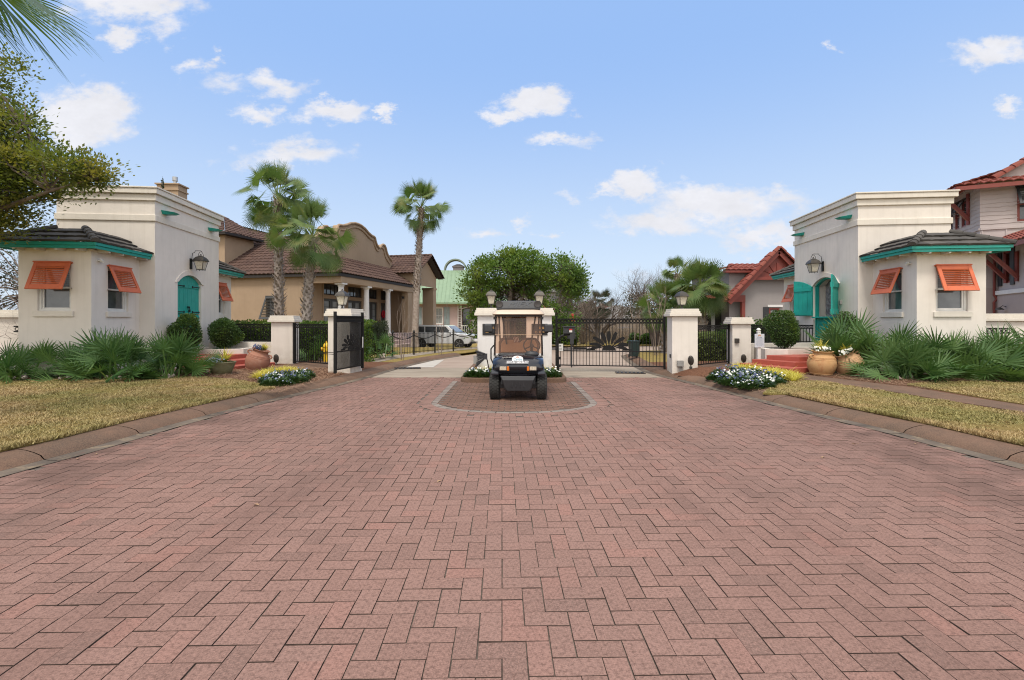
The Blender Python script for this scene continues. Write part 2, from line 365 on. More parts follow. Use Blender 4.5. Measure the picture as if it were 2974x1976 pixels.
# materials of the ground
def mat_paver(name, cA, cB, cC, dark):
    m, nt, b = newmat(name); v = worldpos(nt); a = attr(nt)
    col = mixc(nt, ramp(nt, a, 0, 1), cA, cB); col = mixc(nt, ramp(nt, a, .86, .97), col, cC); col = mixc(nt, ramp(nt, a, .24, .04, 0, .5), col, dark)
    big = noi(nt, v, .55, 5, .6); col = mixc(nt, ramp(nt, big, .45, .68, 0, .55), col, dark)
    fine = noi(nt, v, 95, 4, .9); col = mixc(nt, ramp(nt, fine, .42, .62, 0, .72), col, tuple(x * 1.75 for x in cA), 'MIX')
    f2 = noi(nt, v, 48, 5, .85); col = mixc(nt, ramp(nt, f2, .47, .64, 0, .72), col, tuple(x * .45 for x in cA))
    sp = nt.nodes.new('ShaderNodeSeparateXYZ'); nt.links.new(v, sp.inputs[0])
    tt = nt.nodes.new('ShaderNodeMath'); tt.operation = 'PINGPONG'; nt.links.new(sp.outputs['X'], tt.inputs[0]); tt.inputs[1].default_value = 1.9     # worn wheel lanes
    tm = nt.nodes.new('ShaderNodeMath'); tm.operation = 'MULTIPLY'; nt.links.new(ramp(nt, tt.outputs[0], .9, 1.8, 0, .5), tm.inputs[0]); nt.links.new(ramp(nt, noi(nt, worldpos(nt, (1.6, .35, 1)), 1.0, 5, .65), .42, .65), tm.inputs[1])
    col = mixc(nt, tm.outputs[0], col, tuple(x * .62 for x in cA)); ol = noi(nt, v, 2.3, 3, .5); col = mixc(nt, ramp(nt, ol, .72, .78, 0, .55), col, (.05, .042, .038))
    ax = nt.nodes.new('ShaderNodeMath'); ax.operation = 'ABSOLUTE'; nt.links.new(sp.outputs['X'], ax.inputs[0])
    dirt = nt.nodes.new('ShaderNodeMath'); dirt.operation = 'MULTIPLY'
    nt.links.new(ramp(nt, ax.outputs[0], 2.9, 4.6, 0, .75), dirt.inputs[0]); nt.links.new(ramp(nt, noi(nt, v, 1.3, 5, .65), .36, .6), dirt.inputs[1])
    col = mixc(nt, dirt.outputs[0], col, (.10, .062, .05))     # tyre grime and wash-off along the kerbs
    nt.links.new(col, b.inputs['Base Color']); b.inputs['Roughness'].default_value = .82; b.inputs['Specular IOR Level'].default_value = .12
    bump(nt, b, noi(nt, v, 260, 3, .8), .5, .003); return m
mp_main = mat_paver('red_concrete_paver', (.20, .118, .096), (.25, .153, .127), (.265, .142, .115), (.145, .10, .085))
mp_isl = mat_paver('brown_island_paver', (.15, .09, .068), (.20, .122, .094), (.22, .115, .086), (.10, .066, .052))
mp_grey = simple('grey_border_paver', (.17, .135, .12), (.22, .185, .165), 5, .85, bmp=.4, bsc=90, spec=.1, rndmix=(.27, .24, .21))
m_joint = simple('joint_sand', (.06, .042, .034), (.16, .13, .105), 30, .95)
m_edge = simple('shade_dark_paver_chamfer', (.045, .032, .028), (.09, .063, .052), 14, .95, spec=.05)  # shade along the paver edges, put into a darker chamfer colour
def mat_lawn():
    m, nt, b = newmat('dormant_lawn'); v = worldpos(nt)
    col = mixc(nt, ramp(nt, noi(nt, v, .8, 5, .6), .38, .62), (.25, .175, .065), (.165, .145, .045))
    col = mixc(nt, ramp(nt, noi(nt, v, 28, 4, .7), .35, .7, 0, .8), col, (.38, .27, .10))
    col = mixc(nt, ramp(nt, noi(nt, v, 2.6, 4, .7), .58, .72, 0, .5), col, (.22, .11, .045))
    nt.links.new(col, b.inputs['Base Color']); b.inputs['Specular IOR Level'].default_value = .1; b.inputs['Roughness'].default_value = .95; bump(nt, b, noi(nt, v, 60, 4, .8), 1, .03); return m
m_lawn = mat_lawn()
def mat_blade():
    m, nt, b = newmat('dormant_grass_blade'); v = worldpos(nt)
    c1 = mixc(nt, attr(nt), (.34, .235, .10), (.46, .34, .17)); c2 = mixc(nt, attr(nt), (.20, .18, .055), (.33, .28, .10))
    col = mixc(nt, ramp(nt, noi(nt, v, .8, 5, .6), .38, .62), c1, c2)
    col = mixc(nt, ramp(nt, noi(nt, v, 2.6, 4, .7), .58, .72, 0, .5), col, (.26, .13, .05))
    nt.links.new(col, b.inputs['Base Color']); b.inputs['Roughness'].default_value = .7; return m
m_blade = mat_blade()
def mat_mulch():
    m, nt, b = newmat('pine_straw_mulch'); v = worldpos(nt)
    col = mixc(nt, ramp(nt, noi(nt, v, 40, 5, .8), .3, .7), (.09, .04, .025), (.23, .12, .075))
    col = mixc(nt, ramp(nt, noi(nt, v, 2, 4), .4, .7, 0, .6), col, (.14, .065, .04))
    nt.links.new(col, b.inputs['Base Color']); b.inputs['Specular IOR Level'].default_value = .1; b.inputs['Roughness'].default_value = .95; bump(nt, b, noi(nt, v, 55, 5, .8), 1, .035); return m
m_mulch = mat_mulch()
def mat_exposed():
    m, nt, b = newmat('red_exposed_aggregate'); v = worldpos(nt)
    col = mixc(nt, ramp(nt, noi(nt, v, 1.1, 6, .7), .38, .62), (.14, .083, .06), (.07, .052, .043)); col = mixc(nt, ramp(nt, noi(nt, v, 7, 6, .75), .48, .7, 0, .65), col, (.055, .042, .036))
    col = mixc(nt, ramp(nt, noi(nt, v, 90, 3, .8), .35, .7, 0, .6), col, (.28, .18, .12)); col = mixc(nt, ramp(nt, noi(nt, v, 60, 3, .8), .58, .75, 0, .7), col, (.06, .04, .03))
    nt.links.new(col, b.inputs['Base Color']); b.inputs['Roughness'].default_value = .9; b.inputs['Specular IOR Level'].default_value = .1; bump(nt, b, noi(nt, v, 110, 3), .5, .006); return m
m_exp = mat_exposed()
def mat_gutter():
    m, nt, b = newmat('stained_gutter_concrete'); v = worldpos(nt)
    col = mixc(nt, ramp(nt, noi(nt, v, 1.2, 5), .35, .65), (.155, .125, .10), (.085, .07, .06)); col = mixc(nt, ramp(nt, noi(nt, v, 5, 6, .7), .5, .75, 0, .8), col, (.33, .25, .16))
    nt.links.new(col, b.inputs['Base Color']); b.inputs['Roughness'].default_value = .9; b.inputs['Specular IOR Level'].default_value = .1; bump(nt, b, noi(nt, v, 90, 3), .4, .004); return m
m_gut = mat_gutter()
def mat_conc(name, a, b_, c):
    m, nt, b = newmat(name); v = worldpos(nt)
    col = mixc(nt, ramp(nt, noi(nt, v, .35, 5), .35, .65), a, b_); vs = worldpos(nt, (.5, 2.5, 1)); col = mixc(nt, ramp(nt, noi(nt, vs, 1.2, 6, .7), .48, .72, 0, .7), col, c)
    col = mixc(nt, ramp(nt, noi(nt, v, 120, 2), .45, .7, 0, .25), col, tuple(x * .6 for x in a))
    nt.links.new(col, b.inputs['Base Color']); b.inputs['Roughness'].default_value = .9; b.inputs['Specular IOR Level'].default_value = .1; bump(nt, b, noi(nt, v, 90, 3), .25, .004); return m
m_conc = mat_conc('worn_concrete', (.33, .28, .225), (.26, .22, .175), (.15, .11, .085))
m_street = mat_conc('pinkish_street_surface', (.36, .285, .235), (.30, .235, .195), (.2, .14, .11))
m_slab = mat_conc('pale_concrete', (.40, .375, .34), (.48, .45, .41), (.3, .27, .23))
# one sheet to the horizon
def far_h(x, y):
    h = -.06
    if y > 26: h += -.02 * 0
    return h
mb = MB(); NX = 60
xs = [-2000, -600, -200, -90] + [-60 + 3 * i for i in range(41)] + [90, 200, 600, 2000]
ys = [-300, -60, -12] + [-6 + 2 * i for i in range(40)] + [90, 130, 200, 400, 900, 2500]
def slope(x, y): return -.033 * max(0, min(y, 70) - 27) * max(0, min(1, (x - .5) / 3.5))
def gz(x, y):
    z = -.06
    if x < -1 and 27 < y < 44: z -= .6 * math.sin(PI * (y - 27) / 17) * min(1, (-1 - x) / 2) * (1 if x > -14 else max(0, (x + 20) / 6))
    z += slope(x, y); return z
mb.add([(x, y, gz(x, y)) for y in ys for x in xs], [(j * len(xs) + i, j * len(xs) + i + 1, (j + 1) * len(xs) + i + 1, (j + 1) * len(xs) + i) for j in range(len(ys) - 1) for i in range(len(xs) - 1)])
prop(mb.build('ground', m_lawn), kind='structure')
# bedding sheet under the pavers
mb = MB(); P = [(x - .05, y) for x, y in LEDGE if y <= 13]; Q = [(x + .05, y) for x, y in REDGE if y <= 13.2]
n = 40; L_ = [(edge_x(LEDGE, -6 + 19 * i / n) - .1, -6 + 19 * i / n) for i in range(n + 1)]; R_ = [(edge_x(REDGE, -6 + 19 * i / n) + .1, -6 + 19 * i / n) for i in range(n + 1)]
mb.add([(x, y, -.007) for x, y in L_ + R_], [(i, n + 1 + i, n + 2 + i, i + 1) for i in range(n)])
prop(mb.build('paver_bed', m_joint), kind='structure')
# pavers
U = .112; CI = (.04, 8.94); ROT = R(1.2)
def in_island(x, y, g=0.0):
    if y >= CI[1]: return abs(x - CI[0]) < 1.42 + g and y < 12.05
    return ((x - CI[0]) / (1.42 + g)) ** 2 + ((y - CI[1]) / (1.0 + g)) ** 2 < 1
def paver(mb, cx, cy, lx, ly, rot, jit=.0016, z=0.0, gap=.0007, bev=.0023):
    hx, hyy = lx / 2 - gap, ly / 2 - gap; a = rot + random.uniform(-.008, .008); c, s = math.cos(a), math.sin(a)
    cx += random.uniform(-jit, jit); cy += random.uniform(-jit, jit); z += random.uniform(-.0018, .0018); tx, ty = random.uniform(-.006, .006), random.uniform(-.006, .006)
    vs = []
    for k, (e, zz) in enumerate(((0, -.013), (bev, 0))):
        for sx, sy in ((-1, -1), (1, -1), (1, 1), (-1, 1)):
            x, y = sx * (hx - e), sy * (hyy - e); vs.append((cx + x * c - y * s, cy + x * s + y * c, z + zz + x * tx + y * ty))
    mb.add(vs, [(4, 5, 6, 7)]); mb.v, vv = mb.v[:-8], mb.v[-8:]; mb.v += vv
    b0 = len(mb.v) - 8; q = mb.r[-1]
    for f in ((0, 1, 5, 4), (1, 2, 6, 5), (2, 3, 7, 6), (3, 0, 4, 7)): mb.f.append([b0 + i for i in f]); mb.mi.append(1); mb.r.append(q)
mb = MB(); cr, sr = math.cos(ROT), math.sin(ROT)
for iy in range(-15, 125):
    for ix in range(-58, 60):
        t = (ix - iy) % 4
        if t == 0: c = ((ix + 1) * U, (iy + .5) * U); d = (2 * U, U)
        elif t == 3: c = ((ix + .5) * U, (iy + 1) * U); d = (U, 2 * U)
        else: continue
        x, y = c[0] * cr - c[1] * sr, c[0] * sr + c[1] * cr
        if y > 12.85 or x < edge_x(LEDGE, y) - .02 or x > edge_x(REDGE, y) + .02: continue
        if in_island(x, y, .34): continue
        paver(mb, x, y, d[0], d[1], ROT)
# soldier band round the island
def isl_curve(g, k=60):
    pts = [(CI[0] - 1.42 - g, 12.0 - (12.0 - CI[1]) * i / 14) for i in range(14)]
    pts += [(CI[0] - (1.42 + g) * math.cos(PI * i / k), CI[1] - (1.0 + g) * math.sin(PI * i / k)) for i in range(k + 1)]
    pts += [(CI[0] + 1.42 + g, CI[1] + (12.0 - CI[1]) * i / 14) for i in range(1, 15)]; return pts
def walk(pts, step):
    out = []; acc = 0; prev = Vector(pts[0]).to_2d()
    for p in pts[1:]:
        p = Vector(p); seg = (p - prev).length
        while acc <= seg and seg > 0:
            q = prev + (p - prev) * (acc / seg); dd = (p - prev).normalized(); out.append((q.x, q.y, math.atan2(dd.y, dd.x))); acc += step
        acc -= seg; prev = p
    return out
for (x, y, a) in walk(isl_curve(.23), U * .985): paver(mb, x, y, U, 2 * U, a)
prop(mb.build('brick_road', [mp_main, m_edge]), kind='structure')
mb = MB()
for (x, y, a) in walk(isl_curve(.055), .232): paver(mb, x, y, .225, .13, a, z=.001)
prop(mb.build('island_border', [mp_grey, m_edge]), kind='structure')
mb = MB(); r_ = 0; y = 7.95
while y < 12.1:
    x = -1.6 + (r_ % 2) * .105
    while x < 1.6:
        if in_island(x, y, -.03): paver(mb, x, y, .21, .118, 0, .004, 0, .006)
        x += .21
    y += .118; r_ += 1
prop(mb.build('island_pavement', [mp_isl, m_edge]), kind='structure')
# concrete apron and the street beyond the gates
def strip(name, y0, y1, z, mat, n=24, inset=0.0):
    mb = MB(); ys_ = [y0 + (y1 - y0) * i / n for i in range(n + 1)]
    mb.add([(edge_x(LEDGE, y) - .03 + inset, y, z) for y in ys_] + [(edge_x(REDGE, y) + .03 - inset, y, z) for y in ys_], [(i, n + 1 + i, n + 2 + i, i + 1) for i in range(n)])
    return prop(mb.build(name, mat), kind='structure')
strip('concrete_apron', 12.86, 15.6, -.001, m_conc)
strip('street', 15.62, 26, -.004, m_street)
mb = MB(); n = 30
far = [(-2, 23.0, ), ]
pts = [(edge_x(LEDGE, 23.2 + .0), 23.2)]
poly = [(x, y) for x, y in LEDGE if y > 22] ; poly2 = [(34, 37), (34, 24.4), (14, 24.4), (7.5, 24.0), (5.9, 23.4), (4.8, 21)]
drape('street_bend', poly + poly2 + [(-1.5, 21)], -.008, m_street, 1.5, lambda x, y: slope(x, y))
# kerbs: gutter pan and rolled kerb, in poured lengths with joints
def resample(E, y0, y1, step):
    pts = [Vector(p) for p in E if True]; out = []
    y = y0
    while y <= y1: out.append(Vector((edge_x(E, y), y))); y += step
    return out
def kerb(E, side, y0, y1):
    g = MB(); k = MB(); P = resample(E, y0, y1, .31)
    prof_g = [(0, .005), (.05, .001), (.16, -.004), (.22, .003)]
    prof_k = [(.225, .003), (.245, .018), (.27, .045), (.36, .075), (.46, .096), (.55, .104), (.60, .104), (.62, .085), (.62, -.04)]
    def off(i, o):
        a, b = P[max(i - 1, 0)], P[min(i + 1, len(P) - 1)]; t = (b - a).normalized(); nrm = Vector((-t.y, t.x)) * (1 if side < 0 else -1); return P[i] + nrm * o
    for mbx, prof in ((g, prof_g), (k, prof_k)):
        i = 0
        while i < len(P) - 1:
            j = min(i + 4, len(P) - 1); rings = []
            for q in range(i, j + 1):
                e = 0
                sh = Vector((0, .007)) if q == i else (Vector((0, -.007)) if q == j else Vector((0, 0)))
                rings.append([tuple(off(q, o) + sh) + (z,) for o, z in prof])
            if side < 0: rings = [list(reversed(r)) for r in rings]
            mbx.cr = random.random(); mbx.loft(rings, cap=True, closed=False) if False else mbx.loft(rings, cap=False, closed=False); i = j
    u = MB(); rings = [[tuple(off(q, .0)) + (-.02,), tuple(off(q, .62)) + (-.02,)] for q in range(len(P))]
    if side < 0: rings = [list(reversed(r)) for r in rings]
    u.loft(rings, cap=False, closed=False)
    prop(g.build('gutter', m_gut, smooth=True), kind='structure'); prop(k.build('kerb', m_exp, smooth=True), kind='structure'); prop(u.build('kerb_joint_bed', m_joint), kind='structure')
kerb(LEDGE, -1, -6, 21.5); kerb(REDGE, 1, -6, 21.5)
# yards
def offE(E, d, y0, y1, n=26):
    return [(edge_x(E, y0 + (y1 - y0) * i / n) + d, y0 + (y1 - y0) * i / n) for i in range(n + 1)]
YL = offE(LEDGE, -.6, -6, 16.5); drape('mulch_bed', YL + [(-26, 16.5), (-26, -6)], 0, m_mulch)
YR = offE(REDGE, .6, -6, 16.5); drape('mulch_bed', list(reversed(YR + [(26, 16.5), (26, -6)])), 0, m_mulch)
def gp(px, py, z=.13): g = G(px, py, z); return (g.x, g.y)
lawnL = offE(LEDGE, -.60, -6, 9.9) + [gp(801, 1124), gp(740, 1113), gp(650, 1103), gp(563, 1099), gp(424, 1107), gp(200, 1115), gp(0, 1121), (-16, 10.2), (-26, 10.2), (-26, -6)]
lawnR1 = offE(REDGE, .62, -6, 9.1) + [gp(2215, 1140), gp(2235, 1126), gp(2271, 1115), gp(2340, 1109), gp(2400, 1114), gp(2471, 1126), gp(2644, 1154), gp(2974, 1208), (7.6, 5.2), (7.7, -6)]
lawnR2 = [gp(2635, 1126), gp(2700, 1120.5), gp(2974, 1124), (26, 10.4), (26, -6), (8.75, -6), (8.55, 5), gp(2974, 1182)]
pathR = [gp(2030, 1062, .1), gp(2060, 1082, .1), gp(2180, 1100), gp(2271, 1112), gp(2340, 1107), gp(2471, 1123), gp(2644, 1150), gp(2974, 1203), (7.75, 5), (7.9, -6), (8.7, -6), (8.5, 5), gp(2974, 1184), gp(2635, 1130), gp(2327, 1091), gp(2240, 1086), gp(2120, 1068), gp(2125, 1058), (6.2, 15.3), (5.1, 15.2)]
pathR = [(a, b) for a, b in pathR]
drape('lawn', list(reversed(lawnL))[::-1], .018, m_lawn, .4); drape('lawn', lawnR1, .018, m_lawn, .4); drape('lawn', lawnR2, .018, m_lawn, .4)
drape('path', pathR, .008, m_exp, .4)
pathL = [gp(820, 1067, .15), gp(905, 1075, .1), gp(985, 1066, .12), (-5.4, 16), (-6.6, 16), gp(858, 1059, .14), gp(790, 1066, .15)]
drape('path', pathL, .010, m_exp, .4)
# ground beyond the gate line
def flat(z): return lambda x, y: z
LL = [(edge_x(LEDGE, 15.5 + i * .5) - .55, 15.5 + i * .5) for i in range(16)] + [(-1.75, 23.4), (0.0, 26.4), (2.6, 29.9), (6.1, 32.8), (11.8, 35.1), (26, 37.6)]
drape('lawn_beyond_gate', [(x, y) for x, y in LL] + [(26, 60), (-30, 60), (-30, 15.5)], .0, m_lawn, 1.5, lambda x, y: .06 + gz(x, y) + .06)
side = [(x - .75 - .02 * i, y + .3) for i, (x, y) in enumerate(LL[:20])]; side2 = [(x - .85, y + .3) for x, y in side]
drape('path', side + list(reversed(side2)), .012, m_conc, .8, lambda x, y: .06 + gz(x, y) + .06)
RR = [(edge_x(REDGE, 15.5 + i * .5) + .5, 15.5 + i * .5) for i in range(14)] + [(5.9, 22.9), (6.8, 23.5), (14, 24.0)]
drape('lawn_beyond_gate', list(reversed(RR)) + [(4.9, 15.5), (26, 15.5), (26, 24.0)][1:], .0, m_lawn, 1.0, lambda x, y: .09)
drape('driveway', [(7.9, 24.2), (8.3, 27), (10.5, 31.5), (26, 33.5), (26, 20.8), (9.5, 20.4), (7.8, 21.2)], .0, m_slab, 1, lambda x, y: .105 + slope(x, y))
drape('driveway', [(-9, 30.0), (-1.6, 27.0), (.2, 29.5), (-2, 37), (-9, 38)], .01, m_conc, 1, lambda x, y: .12 + gz(x, y) + .01)
drape('lawn_beyond_gate', [(8.6, 28.5), (12, 32.5), (26, 34.5), (26, 28.0), (12, 27.2)], .0, m_lawn, 1, lambda x, y: .12 + slope(x, y))
drape('gutter_slab', [(edge_x(LEDGE, 15.7) + .95, 15.7), (edge_x(LEDGE, 18.9) + .25, 18.9), (edge_x(LEDGE, 18.6) + .03, 18.6), (edge_x(LEDGE, 15.7) + .03, 15.7)], 0, m_slab, 1, lambda x, y: .003, edge=.002)
# island bed with its own kerb
def rrect(x0, x1, y0, y1, r, n=6):
    out = []
    for cx, cy, a0 in ((x1 - r, y0 + r, -90), (x1 - r, y1 - r, 0), (x0 + r, y1 - r, 90), (x0 + r, y0 + r, 180)):
        out += [(cx + r * math.cos(R(a0 + 90 * i / n)), cy + r * math.sin(R(a0 + 90 * i / n))) for i in range(n + 1)]
    return out
o_ = rrect(-1.30, 1.38, 11.75, 24.0, .35); i_ = rrect(-1.16, 1.24, 11.90, 23.85, .25)
mb = MB(); k = len(o_)
rings = [[(x, y, -.02) for x, y in o_], [(x, y, .085) for x, y in o_], [(x * .99, y, .105) for x, y in o_], [(x, y, .105) for x, y in i_], [(x, y, .05) for x, y in i_]]
mb.loft(rings, cap=False); prop(mb.build('island_kerb', m_exp, smooth=True, ang=50), kind='structure')
mb = MB(); mb.add([(x * 1.01, y, .088) for x, y in i_], [tuple(range(k))]); prop(mb.build('island_soil', m_mulch), kind='structure')
mb = MB(); rings = []
for k, (rr, zz) in enumerate(((1.0, -.04), (.85, .04), (.6, .12), (.35, .17), (.05, .19))): rings.append([(5.35 + .95 * rr * math.cos(2 * PI * i / 24) * (1 + .08 * math.sin(3 * i)), 12.75 + .55 * rr * math.sin(2 * PI * i / 24), .11 + zz) for i in range(24)])
mb.loft(rings); prop(mb.build('mulch_mound', m_mulch, smooth=True, ang=80), kind='structure')
# drain grates
def grate(name, x, y, rz, label, z=.008):
    t = thing(name, label, 'drain grate', (x, y, z), rz)
    a = MB(); a.box(-.42, .42, -.2, .2, -.012, .002); a.build('pit', m_joint, t)
    b = MB()
    for i in range(7): b.box(-.37 + i * .115, -.33 + i * .115, -.17, .17, .004, .016)
    b.box(-.42, .42, -.2, -.17, .004, .016); b.box(-.42, .42, .17, .2, .004, .016); b.build('bars', M['blackiron'], t)
grate('drain_grate', 3.45, 13.95, R(-8), 'flat iron drain grate in the kerb gutter beside the large right gate pillar')
grate('drain_grate', -3.35, 15.3, R(12), 'flat iron drain grate in the left gutter beyond the open gate leaf')
# ---- grass blades
def inpoly(x, y, P):
    c = False; j = len(P) - 1
    for i in range(len(P)):
        if (P[i][1] > y) != (P[j][1] > y) and x < (P[j][0] - P[i][0]) * (y - P[i][1]) / (P[j][1] - P[i][1]) + P[i][0]: c = not c
        j = i
    return c
def grass(P, n, h0, h1, hf, label, xr, yr, edgeP=None, edge_n=0):
    v = []; f = []; r = []
    def blade(x, y, h, lean=.9):
        z = hf(x, y); a = random.random() * 2 * PI; w = .0035 + .0022 * random.random() + .0006 * y; dx, dy = math.cos(a) * w, math.sin(a) * w
        b = random.random() * 2 * PI; l = h * lean * random.random(); b_ = len(v)
        v.extend([(x - dx, y - dy, z), (x + dx, y + dy, z), (x + math.cos(b) * l, y + math.sin(b) * l, z + h)]); f.append((b_, b_ + 1, b_ + 2)); r.append(random.random())
    c = 0
    while c < n:
        x = random.uniform(*xr); y = yr[0] + (yr[1] - yr[0]) * random.random() ** 1.3
        if abs(x) > y * 1.12 + .4 or not inpoly(x, y, P): continue
        c += 1; q = noise.noise(Vector((x * 1.7, y * 1.7, 3))) + .6 * noise.noise(Vector((x * 6, y * 6, 8)))
        if random.random() > .75 + q * 1.1: continue
        blade(x, y, random.uniform(h0, h1) * (1 + max(-.3, q * .9)), 1.4)
    if edgeP:
        for _ in range(edge_n):
            y = random.uniform(*edgeP[2]); x = edge_x(edgeP[0], y) + edgeP[1] + random.uniform(-.04, .02) * (1 if edgeP[1] > 0 else -1); blade(x, y, random.uniform(.035, .07), 1.2)
    me = bpy.data.meshes.new('grass'); me.from_pydata(v, [], f); me.materials.append(m_blade)
    at = me.attributes.new('rnd', 'FLOAT', 'FACE'); at.data.foreach_set('value', r)
    o = bpy.data.objects.new('grass', me); COL.objects.link(o); prop(o, label, 'grass', kind='stuff')
hl = lambda x, y: hy(x, y) + .016
grass(lawnL, 70000, .014, .032, hl, 'dormant yellow green grass on the left lawn', (-14, -4.9), (4.2, 11.4), (LEDGE, -.62, (4, 9.9)), 3500)
grass(lawnR1, 45000, .014, .032, hl, 'dormant yellow green grass between the kerb and the brown path', (4.9, 9), (4.2, 11), (REDGE, .63, (4, 9.1)), 3500)
grass(lawnR2, 30000, .014, .032, hl, 'dormant yellow grass behind the brown path on the right', (7, 14), (5.5, 10.6))
# pine straw needles
v = []; f = []; r = []
def straws(n, box, test, hf):
    c = 0
    while c < n:
        x = random.uniform(box[0], box[1]); y = random.uniform(box[2], box[3]); c += 1
        if not test(x, y): continue
        z = hf(x, y) + random.uniform(.006, .04); a = random.random() * PI; l = random.uniform(.05, .11); w = .003; b = len(v); t = random.uniform(-.25, .25)
        c_, s_ = math.cos(a), math.sin(a)
        v.extend([(x - c_ * l - s_ * w, y - s_ * l + c_ * w, z - l * t), (x - c_ * l + s_ * w, y - s_ * l - c_ * w, z - l * t), (x + c_ * l + s_ * w, y + s_ * l - c_ * w, z + l * t), (x + c_ * l - s_ * w, y + s_ * l + c_ * w, z + l * t)])
        f.append((b, b + 1, b + 2, b + 3)); r.append(random.random())
tl = lambda x, y: not inpoly(x, y, lawnL) and not inpoly(x, y, pathL)
tr = lambda x, y: not inpoly(x, y, lawnR1) and not inpoly(x, y, lawnR2) and not inpoly(x, y, pathR)
straws(26000, (-13.5, -4.5, 9.3, 14.5), tl, hy); straws(24000, (4.9, 14, 9.3, 14.5), tr, hy)
me = bpy.data.meshes.new('pine_straw'); me.from_pydata(v, [], f)
me.materials.append(simple('pine_needle', (.20, .10, .06), (.30, .18, .11), 9, .9, rndmix=(.42, .28, .18)))
at = me.attributes.new('rnd', 'FLOAT', 'FACE'); at.data.foreach_set('value', r)
o = bpy.data.objects.new('pine_straw', me); COL.objects.link(o); prop(o, 'loose brown pine straw mulch strewn over the planting beds', 'mulch', kind='stuff')
# ------------------------------------------------------------------ architecture helpers
def wall(mb, p0, p1, z0, z1, holes=(), depth=.12, mi=None, mr=None):
    """outer skin from p0 to p1 (outside on the right-hand side of the walk), holes [(s0,s1,za,zb)] with reveals"""
    p0, p1 = Vector(p0), Vector(p1); L_ = (p1 - p0).length; t = (p1 - p0) / L_; nin = Vector((-t.y, t.x))
    ss = sorted({0, L_} | {h[0] for h in holes} | {h[1] for h in holes}); zs = sorted({z0, z1} | {h[2] for h in holes} | {h[3] for h in holes})
    def P(s, z, d=0): q = p0 + t * s + nin * d; return (q.x, q.y, z)
    for a, b in zip(ss, ss[1:]):
        for c, d in zip(zs, zs[1:]):
            ms, mz = (a + b) / 2, (c + d) / 2
            if any(h[0] < ms < h[1] and h[2] < mz < h[3] for h in holes): continue
            mb.add([P(a, c), P(b, c), P(b, d), P(a, d)], [(0, 1, 2, 3)])
    for a, b, c, d in [h[:4] for h in holes]:
        dp = depth
        mb.add([P(a, c), P(a, d), P(a, d, dp), P(a, c, dp)], [(0, 1, 2, 3)]); mb.add([P(b, d), P(b, c), P(b, c, dp), P(b, d, dp)], [(0, 1, 2, 3)])
        mb.add([P(a, d), P(b, d), P(b, d, dp), P(a, d, dp)], [(0, 1, 2, 3)]); mb.add([P(b, c), P(a, c), P(a, c, dp), P(b, c, dp)], [(0, 1, 2, 3)])
    return P
def frame2(P, s0, s1, z0, z1, w, d0, d1, mb):
    """window frame ring in wall coordinates P(s,z,d)"""
    for a, b, c, d in ((s0, s1, z0, z0 + w), (s0, s1, z1 - w, z1), (s0, s0 + w, z0 + w, z1 - w), (s1 - w, s1, z0 + w, z1 - w)): pbox(mb, P, a, b, c, d, d0, d1)
def pbox(mb, P, a, b, c, d, d0, d1):
    mb.add([P(a, c, d0), P(b, c, d0), P(b, c, d1), P(a, c, d1), P(a, d, d0), P(b, d, d0), P(b, d, d1), P(a, d, d1)],
           [(3, 2, 1, 0), (4, 5, 6, 7), (0, 1, 5, 4), (1, 2, 6, 5), (2, 3, 7, 6), (3, 0, 4, 7)])
def mkP(p0, p1, M_=None):
    p0, p1 = Vector(p0), Vector(p1); t = (p1 - p0).normalized(); nin = Vector((-t.y, t.x))
    return lambda s, z, d=0: ((p0 + t * s + nin * d).x, (p0 + t * s + nin * d).y, z)
def barrel(mb, e0, e1, z0, run, rise, lt=0, rt=0, pitch=.24, course=.34, amp=.035, flat=False, step=.022):
    """tiled roof plane: eave e0->e1 (outside on the right hand), climbing inwards by run/rise; lt, rt = how far the ends draw in over the full run"""
    e0, e1 = Vector(e0), Vector(e1); L_ = (e1 - e0).length; t = (e1 - e0) / L_; nin = Vector((-t.y, t.x)); S = math.hypot(run, rise)
    nrm = Vector((-nin.x * rise / S, -nin.y * rise / S, run / S)); nc = max(1, round(S / course)); ph = random.random()
    if flat: us = [i * pitch + ph * 0 for i in range(-1, int(L_ / pitch) + 2)]; subs = [(0, 0), (.015 / pitch, 0)]
    k = 6; n = int(L_ / pitch * k) + 2
    for c in range(nc):
        v0, v1 = c / nc, (c + 1) / nc
        rows = []
        for v, h in ((v0, step + .012), (v1 + .0, .004)):
            a, b = lt * v, L_ - rt * v; row = []
            for i in range(n):
                u = i * pitch / k + (0 if not flat else (.5 * pitch if c % 2 else 0)); uc = min(max(u, a), b)
                w = (abs(math.sin(PI * u / pitch)) ** .8 * amp) if not flat else (0 if i % k else -.012)
                q = e0 + t * uc + nin * (run * v); p = Vector((q.x, q.y, z0 + rise * v)) + nrm * (h + w); row.append(p)
            rows.append(row)
        low = [p - nrm * (step + .01) for p in rows[0]]
        V = [tuple(p) for p in low + rows[0] + rows[1]]; FF = []
        for i in range(n - 1):
            if (rows[0][i] - rows[0][i + 1]).length < 1e-5 and (rows[1][i] - rows[1][i + 1]).length < 1e-5: continue
            tile = (i + (k // 2 if flat and c % 2 else 0)) // k
            FF.append((i, tile))
        for i, tile in FF:
            mb.cr = (math.sin(tile * 12.9898 + c * 78.233) * 43758.5453) % 1
            mb.add([V[i], V[i + 1], V[n + i + 1], V[n + i], V[2 * n + i + 1], V[2 * n + i]], [(0, 1, 2, 3), (3, 2, 4, 5)])
    mb.cr = None
